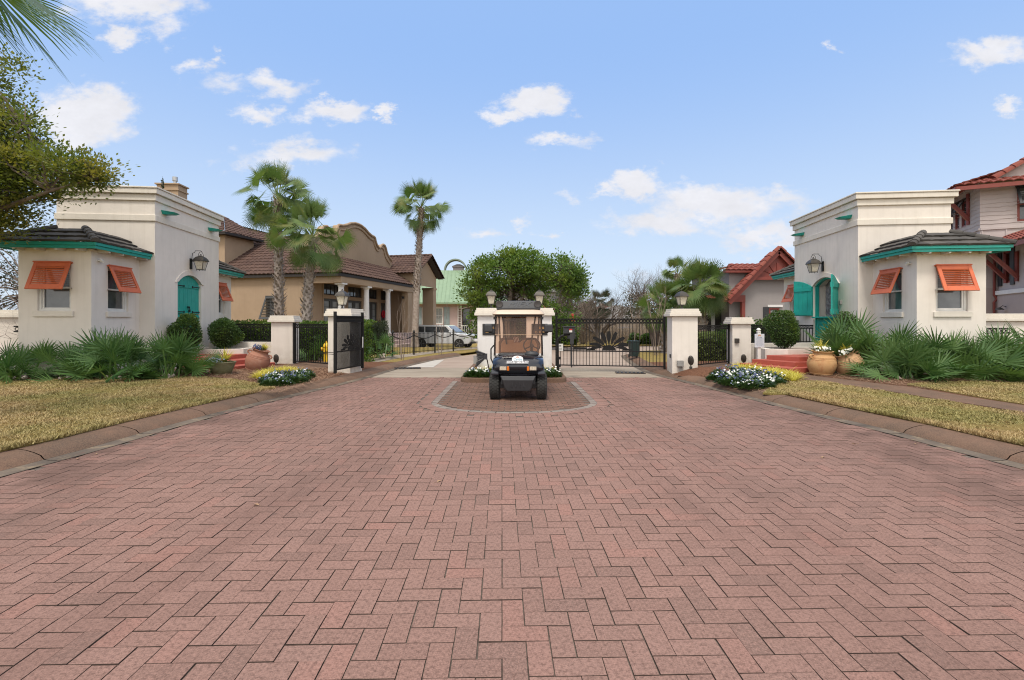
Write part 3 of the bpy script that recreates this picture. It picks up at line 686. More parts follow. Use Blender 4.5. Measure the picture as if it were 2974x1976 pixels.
def ridgecap(mb, a, b, r=.11, seg=.36):
    a, b = Vector(a), Vector(b); d = (b - a); n = max(1, int(d.length / seg)); d /= n
    side = d.cross(Vector((0, 0, 1))).normalized(); up = side.cross(d).normalized()
    for i in range(n):
        p, q = a + d * i - d * .04, a + d * (i + 1); rings = []
        for c, rr in ((p, r * 1.12), (q, r * .92)):
            rings.append([tuple(c + side * rr * math.cos(PI * k / 7) + up * (rr * math.sin(PI * k / 7) - .02)) for k in range(8)])
        mb.cr = random.random(); mb.loft(rings, cap=True, closed=False)
    mb.cr = None
def louver_shutter(parent, P, s0, s1, zt, zb, out, name='bahama_shutter', mat=None, slats=9, hinge_d=-.03, arms=True):
    """top-hinged louvred shutter standing off the wall at its foot; wall coordinates, outside is d<0"""
    mb = MB(); H = zt - zb; Ln = math.hypot(H, out); mat = mat or M['orange']
    def Q(s, l, n):     # l = distance down the shutter, n = outwards normal thickness
        z = zt - l * H / Ln - n * -out / Ln * 0 + n * out / Ln; d = hinge_d - l * out / Ln - n * H / Ln; return P(s, z, d)
    def qb(a, b, l0, l1, n0, n1):
        mb.add([Q(a, l1, n0), Q(b, l1, n0), Q(b, l1, n1), Q(a, l1, n1), Q(a, l0, n0), Q(b, l0, n0), Q(b, l0, n1), Q(a, l0, n1)],
               [(0, 1, 2, 3), (7, 6, 5, 4), (4, 5, 1, 0), (5, 6, 2, 1), (6, 7, 3, 2), (7, 4, 0, 3)])
    w = .085
    qb(s0, s0 + w, 0, Ln, 0, .035); qb(s1 - w, s1, 0, Ln, 0, .035); qb(s0 + w, s1 - w, 0, w * 1.2, 0, .035); qb(s0 + w, s1 - w, Ln - w * 1.5, Ln, 0, .035)
    qb(s0 - .02, s1 + .02, -.03, .0, -.02, .05)
    f = mb.build(name, mat, parent, bevel=.004, seg=1)
    mb = MB(); l0 = w * 1.2; l1 = Ln - w * 1.5; k = (l1 - l0) / slats
    for i in range(slats):
        c = l0 + k * (i + .5)
        a0, a1 = c - k * .34, c + k * .02
        mb.add([Q(s0 + w, a0, .030), Q(s1 - w, a0, .030), Q(s1 - w, a1, .004), Q(s0 + w, a1, .004), Q(s0 + w, a0 + .008, .032), Q(s1 - w, a0 + .008, .032), Q(s1 - w, a1 + .008, .008), Q(s0 + w, a1 + .008, .008)],
               [(0, 1, 2, 3), (7, 6, 5, 4), (0, 4, 5, 1), (3, 2, 6, 7), (0, 3, 7, 4), (1, 5, 6, 2)])
    mb.build('louvres', mat, f)
    if arms:
        for s in (s0 + .01, s1 - .01): mb = MB(); mb.bar(Q(s, Ln * .93, 0), P(s, zb + .05, .0), .018); mb.build('stay_rod', M['steel'], f)
    return f
def sash_window(parent, P, s0, s1, z0, z1, dep=.1, mat=None, fw=.05, mid=True, bars=0, glass=None, name='window'):
    mat = mat or M['white']; mb = MB(); frame2(P, s0 + .002, s1 - .002, z0 + .002, z1 - .002, fw, dep - .05, dep + .02, mb)
    frame2(P, s0 + fw, s1 - fw, z0 + fw, z1 - fw, .035, dep - .02, dep + .03, mb)
    zm = (z0 + z1) / 2
    if mid: pbox(mb, P, s0 + fw + .035, s1 - fw - .035, zm - .02, zm + .02, dep - .022, dep + .03)
    for i in range(bars):
        s = s0 + fw + (s1 - s0 - 2 * fw) * (i + 1) / (bars + 1); pbox(mb, P, s - .011, s + .011, z0 + fw + .036, z1 - fw - .036, dep - .018, dep + .02)
    w = mb.build(name, mat, parent, bevel=.003, seg=1)
    g = MB(); g.add([P(s0 + fw, z0 + fw, dep + .012), P(s1 - fw, z0 + fw, dep + .012), P(s1 - fw, z1 - fw, dep + .012), P(s0 + fw, z1 - fw, dep + .012)], [(0, 1, 2, 3)])
    g.build('pane', glass or M['glassdark'], w)
    return w
def lantern_geo(parent, c, s=1.0, wallside=None, M_=None):
    """four-sided coach lantern; c = bottom centre of the body"""
    x, y, z = c; mb = MB(M_); b, t, h = .075 * s, .125 * s, .24 * s
    bot = [(x + sx * b, y + sy * b, z) for sx, sy in ((-1, -1), (1, -1), (1, 1), (-1, 1))]; top = [(x + sx * t, y + sy * t, z + h) for sx, sy in ((-1, -1), (1, -1), (1, 1), (-1, 1))]
    for i in range(4):
        mb.bar(bot[i], top[i], .012 * s); mb.bar(bot[i], bot[(i + 1) % 4], .014 * s); mb.bar(top[i], top[(i + 1) % 4], .014 * s)
    def ring(r, zz): return [(x + sx * r, y + sy * r, z + zz) for sx, sy in ((-1, -1), (1, -1), (1, 1), (-1, 1))]
    mb.loft([ring(.148 * s, h - .012), ring(.148 * s, h + .0), ring(.128 * s, h + .05 * s), ring(.092 * s, h + .10 * s), ring(.045 * s, h + .13 * s), ring(.03 * s, h + .14 * s)])
    mb.tube([(x, y, z + h + .13 * s), (x, y, z + h + .15 * s)], .035 * s, 8); mb.ball((x, y, z + h + .175 * s), .018 * s, 8, 6)
    for i in range(4): mb.ball((bot[i][0], bot[i][1], z - .02 * s), .011 * s, 6, 4)
    mb.box(x - b, x + b, y - b, y + b, z - .01, z)
    f = mb.build('lantern_frame', M['bronze'], parent)
    g = MB(M_); q = .9; gb = [(x + (px - x) * q, y + (py - y) * q, pz + .008) for px, py, pz in bot]; gt = [(x + (px - x) * q, y + (py - y) * q, pz - .004) for px, py, pz in top]
    g.loft([gb, gt]); g.build('lamp_glass', M['lampglass'], f)
    return f
def jpanel(a, b): return (b[0] - a[0], b[1] - a[1])
def mir(fn, sx, *a, **k):
    n0 = set(bpy.data.meshes); f = fn(*a, **k)
    if sx < 0:
        for me in set(bpy.data.meshes) - n0: me.flip_normals()
    return f
# ------------------------------------------------------------------ guardhouse
m_foil = simple('silver_foil_curtain', (.45, .46, .50), (.10, .10, .13), 9, .25, .6, bmp=1, bsc=14, bd=.03)
def arch_pts(s0, s1, zs, rise, n=12):
    c = (s0 + s1) / 2; hw = (s1 - s0) / 2; Rr = (hw * hw + rise * rise) / (2 * rise); cz = zs + rise - Rr; a = math.asin(hw / Rr)
    return [(c + Rr * math.sin(a * (2 * i / n - 1)), cz + Rr * math.cos(a * (2 * i / n - 1))) for i in range(n + 1)]
def guardhouse(name, label, O, rz, sx, L, W, yd, open_door):
    t = thing(name, label, 'gatehouse', (O[0], O[1], 0), rz); T = Matrix.Diagonal((sx, 1, 1, 1))
    # local: x' outwards from the road, y' away from the camera. walk direction depends on mirroring, so wrap P
    d0, d1 = yd; DZ0, DZS, RISE = .62, 2.68, .24
    m = MB(T)
    # road-facing wall at x'=0 from y'=L to y'=0 (outside on the right hand when x' grows inwards)
    hole = (L - d1, L - d0, DZ0, DZS + RISE)
    P = wall(m, (0, L), (0, 0), 0, 5.0, [hole], .16 if not open_door else .42)
    ap = arch_pts(hole[0], hole[1], DZS, RISE)
    for dd in (0,):
        for (a, za), (b, zb) in zip(ap, ap[1:]):
            m.add([P(a, za), P(b, zb), P(b, DZS + RISE), P(a, DZS + RISE)], [(0, 1, 2, 3)])
            m.add([P(a, za), P(b, zb), P(b, zb, .42), P(a, za, .42)], [(3, 2, 1, 0)])
    wall(m, (0, 0), (W, 0), 0, 5.0); wall(m, (W, 0), (W, L), 0, 5.0); wall(m, (W, L), (0, L), 0, 5.0)
    m.add([(0, 0, 4.99), (W, 0, 4.99), (W, L, 4.99), (0, L, 4.99)], [(0, 1, 2, 3)])
    main = m.build('wall', M['cream'], t)
    c = MB(T)
    def band(z0, z1, o): 
        q = [(-o, -o), (W + o, -o), (W + o, L + o), (-o, L + o)]; c.prism(q, z0, z1)
    band(4.23, 4.40, .035); band(4.78, 4.955, .05); band(4.96, 5.10, .115); band(5.10, 5.145, .14)
    c.build('cornice', M['cream_trim'], t, bevel=.012)
    c = MB(T)                                # arch surround
    ap2 = arch_pts(hole[0] - .13, hole[1] + .13, DZS - .02, RISE + .16)
    for (a, za), (b, zb), (a2, za2), (b2, zb2) in zip(ap, ap[1:], ap2, ap2[1:]):
        c.add([P(a, za, -.03), P(b, zb, -.03), P(b2, zb2, -.03), P(a2, za2, -.03), P(a, za, .01), P(b, zb, .01), P(b2, zb2, .01), P(a2, za2, .01)], [(0, 1, 2, 3), (3, 2, 6, 7), (1, 0, 4, 5), (0, 3, 7, 4), (2, 1, 5, 6)])
    c.build('arch_moulding', M['cream'], t)
    for yy in (.42, L - .55):
        c = MB(T); y0, y1 = yy - .16, yy + .16
        c.add([(0.0, y0, 4.60), (0.0, y1, 4.60), (-.34, y1 - .03, 4.55), (-.34, y0 + .03, 4.55), (0, y0 + .05, 4.50), (0, y1 - .05, 4.50), (-.26, y1 - .07, 4.50), (-.26, y0 + .07, 4.50)],
              [(0, 3, 2, 1), (4, 5, 6, 7), (0, 1, 5, 4), (1, 2, 6, 5), (2, 3, 7, 6), (3, 0, 4, 7)])
        c.build('scupper', M['teal'], t, bevel=.006)
    # doors
    def leaf(parent, PP, s0, s1, z0, z1, arch=None, dd=.05, nm='door_leaf', th=.045, hinge=None):
        d = MB(T); n = 3; w = (s1 - s0) / n
        def ztop(s):
            if not arch: return z1
            for (a, za), (b, zb) in zip(arch, arch[1:]):
                if a - 1e-6 <= s <= b + 1e-6: return za + (zb - za) * (s - a) / (b - a + 1e-9)
            return z1
        for i in range(n):
            a, b = s0 + w * i + .003, s0 + w * (i + 1) - .003; k = 4
            poly = [(a, z0), (b, z0)] + [(b + (a - b) * q / k, ztop(b + (a - b) * q / k)) for q in range(k + 1)]
            N_ = len(poly); d.add([PP(s, z, dd) for s, z in poly] + [PP(s, z, dd + th) for s, z in poly], [tuple(range(N_)), tuple(range(2 * N_ - 1, N_ - 1, -1))] + [((j + 1) % N_, j, N_ + j, N_ + (j + 1) % N_) for j in range(N_)])
        d.build(nm, M['teal'], parent, bevel=.003, seg=1); o = parent.children[-1] if False else None
        return d
    mid = (hole[0] + hole[1]) / 2
    if not open_door:
        for (a, b, side) in ((hole[0], mid, 0), (mid, hole[1], 1)):
            for z0, z1, ar in ((DZ0 + .01, 1.72, None), (1.74, DZS, ap)):
                d = MB(T); n = 3; w = (b - a) / n
                def zt(s):
                    if not ar: return z1
                    for (p, zp), (q, zq) in zip(ar, ar[1:]):
                        if p - 1e-6 <= s <= q + 1e-6: return zp + (zq - zp) * (s - p) / (q - p + 1e-9) - .004
                    return z1
                for i in range(n):
                    s0, s1 = a + w * i + .004, a + w * (i + 1) - .004; poly = [(s0, z0), (s1, z0)] + [(s1 + (s0 - s1) * q / 4, zt(s1 + (s0 - s1) * q / 4)) for q in range(5)]; N_ = len(poly)
                    d.add([P(s, z, .07) for s, z in poly] + [P(s, z, .12) for s, z in poly], [tuple(range(N_)), tuple(range(2 * N_ - 1, N_ - 1, -1))] + [((j + 1) % N_, j, N_ + j, N_ + (j + 1) % N_) for j in range(N_)])
                zr = [z0 + .06, z1 - .1]
                for z in zr: pbox(d, P, a + .01, b - .01, z - .05, z + .05, .05, .07)
                lf = d.build('door_leaf', M['teal'], t, bevel=.003, seg=1)
                for z in zr:
                    h = MB(T); e = a if side == 0 else b; q = 1 if side == 0 else -1; x0, x1 = sorted((e + q * .01, e + q * .38))
                    pbox(h, P, x0, x1, z - .012, z + .012, .038, .05); x2 = e + q * .38; x0, x1 = sorted((x2, x2 + q * .045)); pbox(h, P, x0, x1, z - .03, z + .03, .036, .05)
                    h.build('hinge', M['blackiron'], lf)
        h = MB(T); pbox(h, P, mid - .05, mid + .05, 1.93, 1.97, .02, .05); h.tube([P(mid - .02, 1.95, .02), P(mid - .03, 1.85, .01), P(mid + .03, 1.85, .01), P(mid + .02, 1.95, .02)], .01, 6); pbox(h, P, mid - .035, mid + .035, 1.79, 1.86, .0, .025)
        h.build('padlock', M['blackiron'], t)
    else:
        d = MB(T)                                # teal jamb and the shut lower half with its ledge
        for (a, za), (b, zb) in zip(ap, ap[1:]): pass
        frame2(P, hole[0], hole[1], DZ0, DZS + .02, .05, .02, .10, d) if False else None
        for a, b in ((hole[0] + .002, hole[0] + .05), (hole[1] - .05, hole[1] - .002)): pbox(d, P, a, b, DZ0 + .002, DZS, .06, .16)
        for (a, za), (b, zb) in zip(ap, ap[1:]):
            d.add([P(a, za - .05, .06), P(b, zb - .05, .06), P(b, zb - .003, .06), P(a, za - .003, .06), P(a, za - .05, .16), P(b, zb - .05, .16)], [(0, 1, 2, 3), (1, 0, 4, 5)])
        d.build('door_frame', M['teal'], t)
        d = MB(T)
        pbox(d, P, hole[0] + .052, hole[1] - .052, DZ0 + .01, 1.62, .08, .12)
        for a, b in ((hole[0] + .1, mid - .05), (mid + .05, hole[1] - .1)):
            frame2(P, a, b, DZ0 + .12, 1.5, .07, .06, .08, d)
        lf = d.build('lower_door', M['teal'], t, bevel=.004)
        d = MB(T); pbox(d, P, hole[0] + .052, hole[1] - .052, 1.622, 1.665, -.08, .16); d.build('ledge', M['teal'], t, bevel=.004)
        d = MB(T); pbox(d, P, hole[0] + .06, hole[1] - .06, 1.67, DZS + RISE, .36, .37); d.build('foil_screen', m_foil, t)
        hz = MB(T)
        def swung(nm, hinge_s, sgn, ang, ln=.70):
            H0_ = Vector(P(hinge_s, 0, -.01)[:2]); a0 = R(ang); dirS = Vector(P(hinge_s + sgn, 0, -.01)[:2]) - H0_; nout = Vector(P(hinge_s, 0, -1.01)[:2]) - H0_
            dv = dirS * math.cos(a0) + nout * math.sin(a0); nv = Vector((-dv.y, dv.x))
            def Q(s, z, d=0): q = H0_ + dv * s + nv * d; return (q.x, q.y, z)
            d = MB(T); k = 8
            def zt(s): u = (hinge_s - sgn * 0) ; x = s / ln; return DZS - .02 + RISE * (1 - (1 - x) ** 2)
            n = 4
            for i in range(n):
                s0, s1 = ln * i / n + .003, ln * (i + 1) / n - .003; poly = [(s0, 1.70), (s1, 1.70), (s1, zt(s1)), (s0, zt(s0))]
                d.add([Q(s, z, -.022) for s, z in poly] + [Q(s, z, .022) for s, z in poly], [(0, 1, 2, 3), (7, 6, 5, 4), (1, 0, 4, 5), (2, 1, 5, 6), (3, 2, 6, 7), (0, 3, 7, 4)])
            for z in (1.80, 2.60):
                for sd in (-1, 1):
                    a, b = sorted((sd * .023, sd * .045)); pbox(d, Q, .02, ln - .02, z - .07, z + .07, a, b)
            d.build('door_leaf', M['teal'], t, bevel=.003, seg=1)
        swung('a', hole[0] + .01, 1, 158 - 0, .72) if False else None
        # far leaf folds back towards the far wing, near leaf stands out at an angle
        swung('far', hole[0] - .005, -1, 24, .72); swung('near', hole[1] + .005, 1, 40, .70)
        d = MB(T); pbox(d, P, hole[1] + .13, hole[1] + .22, 2.02, 2.14, -.05, -.0); d.build('keypad', M['greybox'], t, bevel=.005)
    # wall lantern over the door
    lc = (-.30, (d0 + d1) / 2 + (.03 if not open_door else .1), 3.10)
    lf = lantern_geo(t, lc, 1.12, M_=T)
    a = MB(T); y = lc[1]; z = lc[2]
    a.box(-.03, 0, y - .05, y + .05, z + .02, z + .34)
    a.tube([(-.03, y, z + .26), (-.06, y, z + .50), (-.12, y, z + .53), (-.14, y, z + .58), (-.30, y, z + .58), (-.33, y, z + .55)], .009, 6)
    a.tube([(-.30 + .075 * math.cos(q), y, z + .40 + .15 * math.sin(q)) for q in [PI * i / 10 for i in range(11)]], .007, 5)
    a.box(-.2, -.02, y - .012, y + .012, z + .25, z + .28); a.build('bracket', M['blackiron'], lf)
    # wings in front and behind
    x0, x1 = .39, 1.955
    for (ya, yb, front) in ((-1.68, 0, True), (L, L + 1.72, False)):
        w = MB(T); ZT = 3.22
        ye = ya if front else yb
        holes_side = [((0 - ya) - 1.20 - .0, 0, 0, 0)]
        s_side = (.46, 1.26)
        Pf = mkP((x0, ye), (x1, ye)) if front else mkP((x1, ye), (x0, ye))
        WZ0, WZ1 = 1.75, 2.86
        if front:
            fh = (.44, 1.16, WZ0, WZ1); wall(w, (x0, ye), (x1, ye), 0, ZT, [fh], .12)
            Ps = wall(w, (x0, 0), (x0, ye), 0, ZT, [(.43, 1.15, WZ0, WZ1)], .12); wall(w, (x1, ye), (x1, 0), 0, ZT)
            sh = (.43, 1.15)
        else:
            wall(w, (x1, ye), (x0, ye), 0, ZT); Ps = wall(w, (x0, ye), (x0, ya), 0, ZT, [(.50, 1.22, WZ0, WZ1)], .12); wall(w, (x1, ya), (x1, ye), 0, ZT)
            sh = (.50, 1.22)
        w.build('wing_wall', M['cream'], t)
        for PP, (a, b) in ([(Pf, (.44, 1.16))] if front else []) + [(Ps, sh)]:
            mir(sash_window, sx, t, (lambda PP_: (lambda s, z, d=0: tuple(T @ Vector(PP_(s, z, d)))))(PP), a, b, WZ0, WZ1, .09)
            s = MB(T); pbox(s, PP, a - .07, b + .07, WZ0 - .13, WZ0 - .002, -.045, .02); pbox(s, PP, a + .003, b - .003, WZ0 - .1, WZ0 + .012, 0, .05); s.build('sill', M['cream_trim'], t, bevel=.006)
        MBs = []
        for PP, (a, b) in ([(Pf, (.44, 1.16))] if front else []) + [(Ps, sh)]:
            # shutters are built through a mirrored P so that they follow the wing
            PM = (lambda PP_: (lambda s, z, d=0: tuple(T @ Vector(PP_(s, z, d)))))(PP)
            louver_shutter_m(t, PM, a - .03, b + .03, 2.87, 2.24, .25, sx)
        # eave, fascia, soffit, tiled hip
        o = .30; E0 = (x0 - o, (ye - o) if front else (ye + o)); X1 = x1 + o; yi = 0 if front else L
        f = MB(T); ylo, yhi = sorted((E0[1], yi))
        for k, (z0, z1, q) in enumerate(((3.19, 3.262, .0), (3.262, 3.335, .03))):
            if front:
                f.box(x0 - o - q, X1 + q, E0[1] - q, E0[1] + .03, z0, z1 - .001 * k); f.box(x0 - o - q, x0 - o + .03, E0[1] + .03, yi, z0, z1 - .001 * k); f.box(X1 - .03, X1 + q, E0[1] + .03, yi, z0, z1 - .001 * k)
            else:
                f.box(x0 - o - q, X1 + q, E0[1] - .03, E0[1] + q, z0, z1 - .001 * k); f.box(x0 - o - q, x0 - o + .03, yi, E0[1] - .03, z0, z1 - .001 * k); f.box(X1 - .03, X1 + q, yi, E0[1] - .03, z0, z1 - .001 * k)
        f.build('fascia', M['teal'], t, bevel=.004)
        f = MB(T); f.box(x0 - o + .03, X1 - .03, ylo + .03, yhi - .001, 3.24, 3.26); f.build('soffit', M['cream'], t)
        for i in range(4):
            xx = x0 + .12 + i * (x1 - x0 - .24) / 3
            if front: MB(T).box(xx - .024, xx + .024, ye - o + .031, ye - .002, 3.155, 3.239).build('rafter_tail', M['white'], t)
        for i in range(4):
            yy = ya + .2 + i * (yb - ya - .3) / 3; MB(T).box(x0 - o + .031, x0 - .002, yy - .024, yy + .024, 3.155, 3.239).build('rafter_tail', M['white'], t)
        r = MB(T); rn, rs = .82, .44; ez = 3.335; ov = .05
        A = (x0 - o - ov, E0[1] - (ov if front else -ov)); B = (X1 + ov, A[1])
        if front:
            barrel(r, A, B, ez, rn, rs, rn, rn, .42, .3, 0, True, .035)
            barrel(r, (A[0], 0), A, ez, rn, rs, 0, rn, .42, .3, 0, True, .035); barrel(r, B, (B[0], 0), ez, rn, rs, rn, 0, .42, .3, 0, True, .035)
            r.add([(A[0] + rn, A[1] + rn, ez + rs), (B[0] - rn, A[1] + rn, ez + rs), (B[0] - rn, 0, ez + rs), (A[0] + rn, 0, ez + rs)], [(0, 1, 2, 3)])
        else:
            barrel(r, B, A, ez, rn, rs, rn, rn, .42, .3, 0, True, .035)
            barrel(r, A, (A[0], L), ez, rn, rs, rn, 0, .42, .3, 0, True, .035); barrel(r, (B[0], L), B, ez, rn, rs, 0, rn, .42, .3, 0, True, .035)
            r.add([(A[0] + rn, A[1] - rn, ez + rs), (A[0] + rn, L, ez + rs), (B[0] - rn, L, ez + rs), (B[0] - rn, A[1] - rn, ez + rs)], [(0, 1, 2, 3)])
        sgn = 1 if front else -1
        for cx_, sgx in ((A[0], 1), (B[0], -1)):
            ridgecap(r, (cx_, A[1], ez + .03), (cx_ + sgx * rn, A[1] + sgn * rn, ez + rs + .03), .085, .24)
        r.build('tiled_roof', M['slate'], t)
    s = MB(T); yq = -1.68 + .22
    s.lathe([(.0, -.02), (.045, -.02), (.045, .0)], 12, (x0 - .02, yq, 2.98)); s.ball((x0 - .07, yq, 2.97), .045, 10, 8); s.tube([(x0 - .07, yq, 2.97), (x0 - .12, yq - .03, 2.94)], .028, 10)
    s.build('security_camera', M['white'], t, smooth=True)
    return t
def louver_shutter_m(parent, PM, a, b, zt, zb, out, sx):
    n0 = set(bpy.data.meshes)
    f = louver_shutter(parent, PM, a, b, zt, zb, out)
    if sx < 0:
        for me in set(bpy.data.meshes) - n0: me.flip_normals()
    return f
GL = guardhouse('guardhouse', 'cream stucco gatehouse with a shut teal arched door, left of the street', (-9.70, 12.97), R(5.77), -1, 3.40, 2.45, (1.04, 2.30), False)
GR = guardhouse('guardhouse', 'cream stucco gatehouse with its teal door leaves swung open, right of the street', (9.81, 13.54), R(-5.88), 1, 3.70, 2.42, (1.0, 2.42), True)
# ------------------------------------------------------------------ gate pillars, walls, railings
def capped_pillar(name, label, x, y, rz, w, d, h, z0=.0, cat='pillar', group=None):
    """x,y = near left corner on the ground (local +x along the face, +y away)"""
    t = thing(name, label, cat, (x, y, z0), rz, group); hb = h - .21
    MB().box(0, w, 0, d, 0, hb).build('shaft', M['cream'], t, bevel=.008)
    c = MB(); c.box(-.08, w + .08, -.08, d + .08, hb, hb + .075); c.box(-.055, w + .055, -.055, d + .055, hb + .076, hb + .14); c.box(-.03, w + .03, -.03, d + .03, hb + .141, hb + .205)
    c.build('cap', M['cream_trim'], t, bevel=.008); return t
def post_lantern(label, x, y, z, rz=0, s=1.0, group='coach lanterns on the gate pillars'):
    t = thing('pillar_lantern', label, 'lantern', (x, y, z), rz, group)
    b = MB(); b.lathe([(.075, 0), (.075, .012), (.03, .03), (.022, .09), (.03, .10), (.05, .115)], 12); b.build('base', M['bronze'], t, smooth=True)
    lantern_geo(t, (0, 0, .12), s); return t
pl = capped_pillar('gate_pillar', 'large cream gate pillar carrying a lantern, between the closed black vehicle gate and the small gate', 4.40, 13.12, R(-5.9), .68, .64, 1.84, .02)
b = MB(); b.box(-.03, .0, .12, .20, .48, .58); b.build('latch_box', M['blackplastic'], pl, bevel=.006)
b = MB(); b.box(.12, .29, -.09, 0, .26, .42); b.build('conduit_box', M['greybox'], pl, bevel=.006); b = MB(); b.tube([(.2, -.04, .26), (.2, -.04, .05)], .016); b.tube([(.25, -.04, .26), (.25, -.04, .05)], .012); b.build('conduit', M['greybox'], pl)
post_lantern('black coach lantern on the large pillar right of the closed vehicle gate', 4.40 + .36, 13.12 + .28, 1.852, R(10), 1.0)
pl = capped_pillar('gate_pillar', 'low cream pillar between the small black gate and the railing, right side', 6.90, 14.95, R(-5.9), .56, .52, 1.52, .12)
b = MB(); b.box(.06, .19, -.07, 0, .72, .86); b.build('intercom_box', M['bronze'], pl, bevel=.006)
pl = capped_pillar('gate_pillar', 'large cream pillar carrying a lantern behind the opened gate leaf, left side', -5.03, 13.05, R(-10), .66, .66, 1.84, .02)
post_lantern('black coach lantern on the pillar behind the opened gate leaf', -4.78, 13.45, 1.852, R(-8), 1.05)
pl = capped_pillar('gate_pillar', 'low cream pillar left of the small gate with the yellow hydrant behind', -7.62, 15.1, R(5.8), .66, .58, 1.60, .10)
def plaque(parent, x0, x1, z0, z1, y): 
    b = MB(); b.box(x0, x1, y - .02, y, z0, z1); f = b.build('plaque', M['bronze'], parent, bevel=.004)
    b = MB(); b.box(x0 + .02, x1 - .02, y - .024, y - .0205, z0 + .02, z1 - .02); b.build('plaque_face', m_plaq, f); return f
m_plaq = simple('dark_plaque', (.018, .02, .026), None, 9, .35); m_gold = simple('gold_letters', (.55, .33, .14), (.45, .26, .1), 9, .35, .5)
def text(body, size, loc, rot, mat, parent, name='lettering', ext=.002, align='CENTER', shear=0, sx=1.0, font_bold=0):
    cu = bpy.data.curves.new(name, 'FONT'); cu.body = body; cu.size = size; cu.extrude = ext; cu.align_x = align; cu.align_y = 'CENTER'; cu.shear = shear; cu.offset = font_bold; cu.resolution_u = 3
    o = bpy.data.objects.new(name, cu); COL.objects.link(o); dg = bpy.context.evaluated_depsgraph_get(); dg.update()
    me = bpy.data.meshes.new_from_object(o.evaluated_get(dg)); COL.objects.unlink(o); bpy.data.objects.remove(o)
    me.materials.clear(); me.materials.append(mat); q = bpy.data.objects.new(name, me); COL.objects.link(q); q.location = loc; q.rotation_euler = rot; q.scale = (sx, 1, 1)
    if parent: q.parent = parent
    return q
def sun_fan(mb, cx, cz, r0, r1, y0, y1, n=11, w=.5, a0=0, a1=180):
    for i in range(n):
        a = R(a0 + (a1 - a0) * (i + .5) / n); hw = R((a1 - a0) / n) * w / 1
        pts = [(r0, -hw * .25), (r0 + (r1 - r0) * .6, -hw * .5), (r1, 0), (r0 + (r1 - r0) * .6, hw * .5), (r0, hw * .25)]
        mb.slab([(cx + r * math.cos(a + q), cz + r * math.sin(a + q)) for r, q in pts], y0, y1)
isl = []
for k, (x, lab) in enumerate(((-.955, 'white stucco pillar with a dark plaque on the island, left of the patrol cart'), (.40, 'white stucco pillar with a dark plaque on the island, right of the patrol cart'))):
    t = thing('island_pillar', lab, 'pillar', (x, 13.2, .05), 0); w = .70
    MB().box(0, w, 0, .66, 0, 1.62).build('shaft', M['whitest'] if 'whitest' in M else M['cream'], t, bevel=.008)
    c = MB(); c.box(-.08, w + .08, -.08, .74, 1.62, 1.70); c.box(-.055, w + .055, -.055, .715, 1.701, 1.765); c.box(-.03, w + .03, -.03, .69, 1.766, 1.83); c.build('cap', M['cream_trim'], t, bevel=.008)
    p = plaque(t, .14, .58, 1.08, 1.395, 0)
    if k == 1:
        b = MB(); sun_fan(b, .41, 1.235, .02, .105, -.03, -.026, 11, .9, 15, 165); b.build('sunburst_emblem', m_gold, p)
        text('CARIBE', .085, (.37, -.027, 1.16), (R(90), 0, 0), m_gold, p)
    else:
        b = MB(); b.tube([(.30, -.028, 1.22), (.24, -.028, 1.23), (.2, -.028, 1.19), (.24, -.028, 1.15), (.33, -.028, 1.16)], .008, 5); b.build('swirl_emblem', m_gold, p)
        text('CARIBE', .085, (.37, -.027, 1.28), (R(90), 0, 0), m_gold, p)
    post_lantern(('black coach lantern on the island pillar left of the cart', 'black coach lantern on the island pillar right of the cart')[k], x + .37, 13.48, 1.88, 0, 1.0)
    isl.append(t)
b = MB(); b.tube([(-.02, -.08, .9), (-.02, -.2, .9)], .014); b.box(-.10, .04, -.13, -.07, .30, .52); b.build('conduit_box', M['greybox'], isl[0])
b = MB(); b.cbox((-.03, -.24, .95), (.075, .2, .07), Matrix.Rotation(R(20), 3, 'Z')); b.tube([(-.02, -.1, .86), (-.02, -.2, .93)], .015); b.build('bullet_camera', M['white'], isl[0], bevel=.008)
# iron work ---------------------------------------------------------
def ring_xz(mb, x, z, r, w=.006, y=0, n=10):
    mb.tube([(x + r * math.cos(2 * PI * i / n), y, z + r * math.sin(2 * PI * i / n)) for i in range(n + 1)], w, 4, cap=False)
def railing(t, L_, z0, z1, pitch=.115, post=.05, ringh=.10, midrail=None, bar=.016, posts=(1, 1), posth=.04, zpost0=None):
    f = MB(); zp = z0 - .05 if zpost0 is None else zpost0
    if posts[0]: f.box(0, post, -post / 2, post / 2, zp, z1 + posth)
    if posts[1]: f.box(L_ - post, L_, -post / 2, post / 2, zp, z1 + posth)
    a, b_ = post * posts[0], L_ - post * posts[1]
    for z in ([z0, z1 - .035, z1 - .035 - ringh] + ([midrail] if midrail else [])): f.box(a, b_, -.016, .016, z, z + .032)
    f.build('frame', M['blackiron'], t)
    n = max(2, round((b_ - a) / pitch)); p = (b_ - a) / n
    g = MB(); r_ = MB()
    for i in range(1, n): g.box(a + i * p - bar / 2, a + i * p + bar / 2, -bar / 2, bar / 2, z0 + .033, z1 - .036 - ringh)
    rr = (ringh - .032) / 2 - .004
    for i in range(n): ring_xz(r_, a + (i + .5) * p, z1 - .035 - ringh / 2 + .016, rr, .011)
    for i in range(1, n): r_.box(a + i * p - .005, a + i * p + .005, -.006, .006, z1 - .035 - ringh + .033, z1 - .036)
    g.build('bars', M['blackiron'], t); r_.build('ring_frieze', M['blackiron'], t)
    return p, a
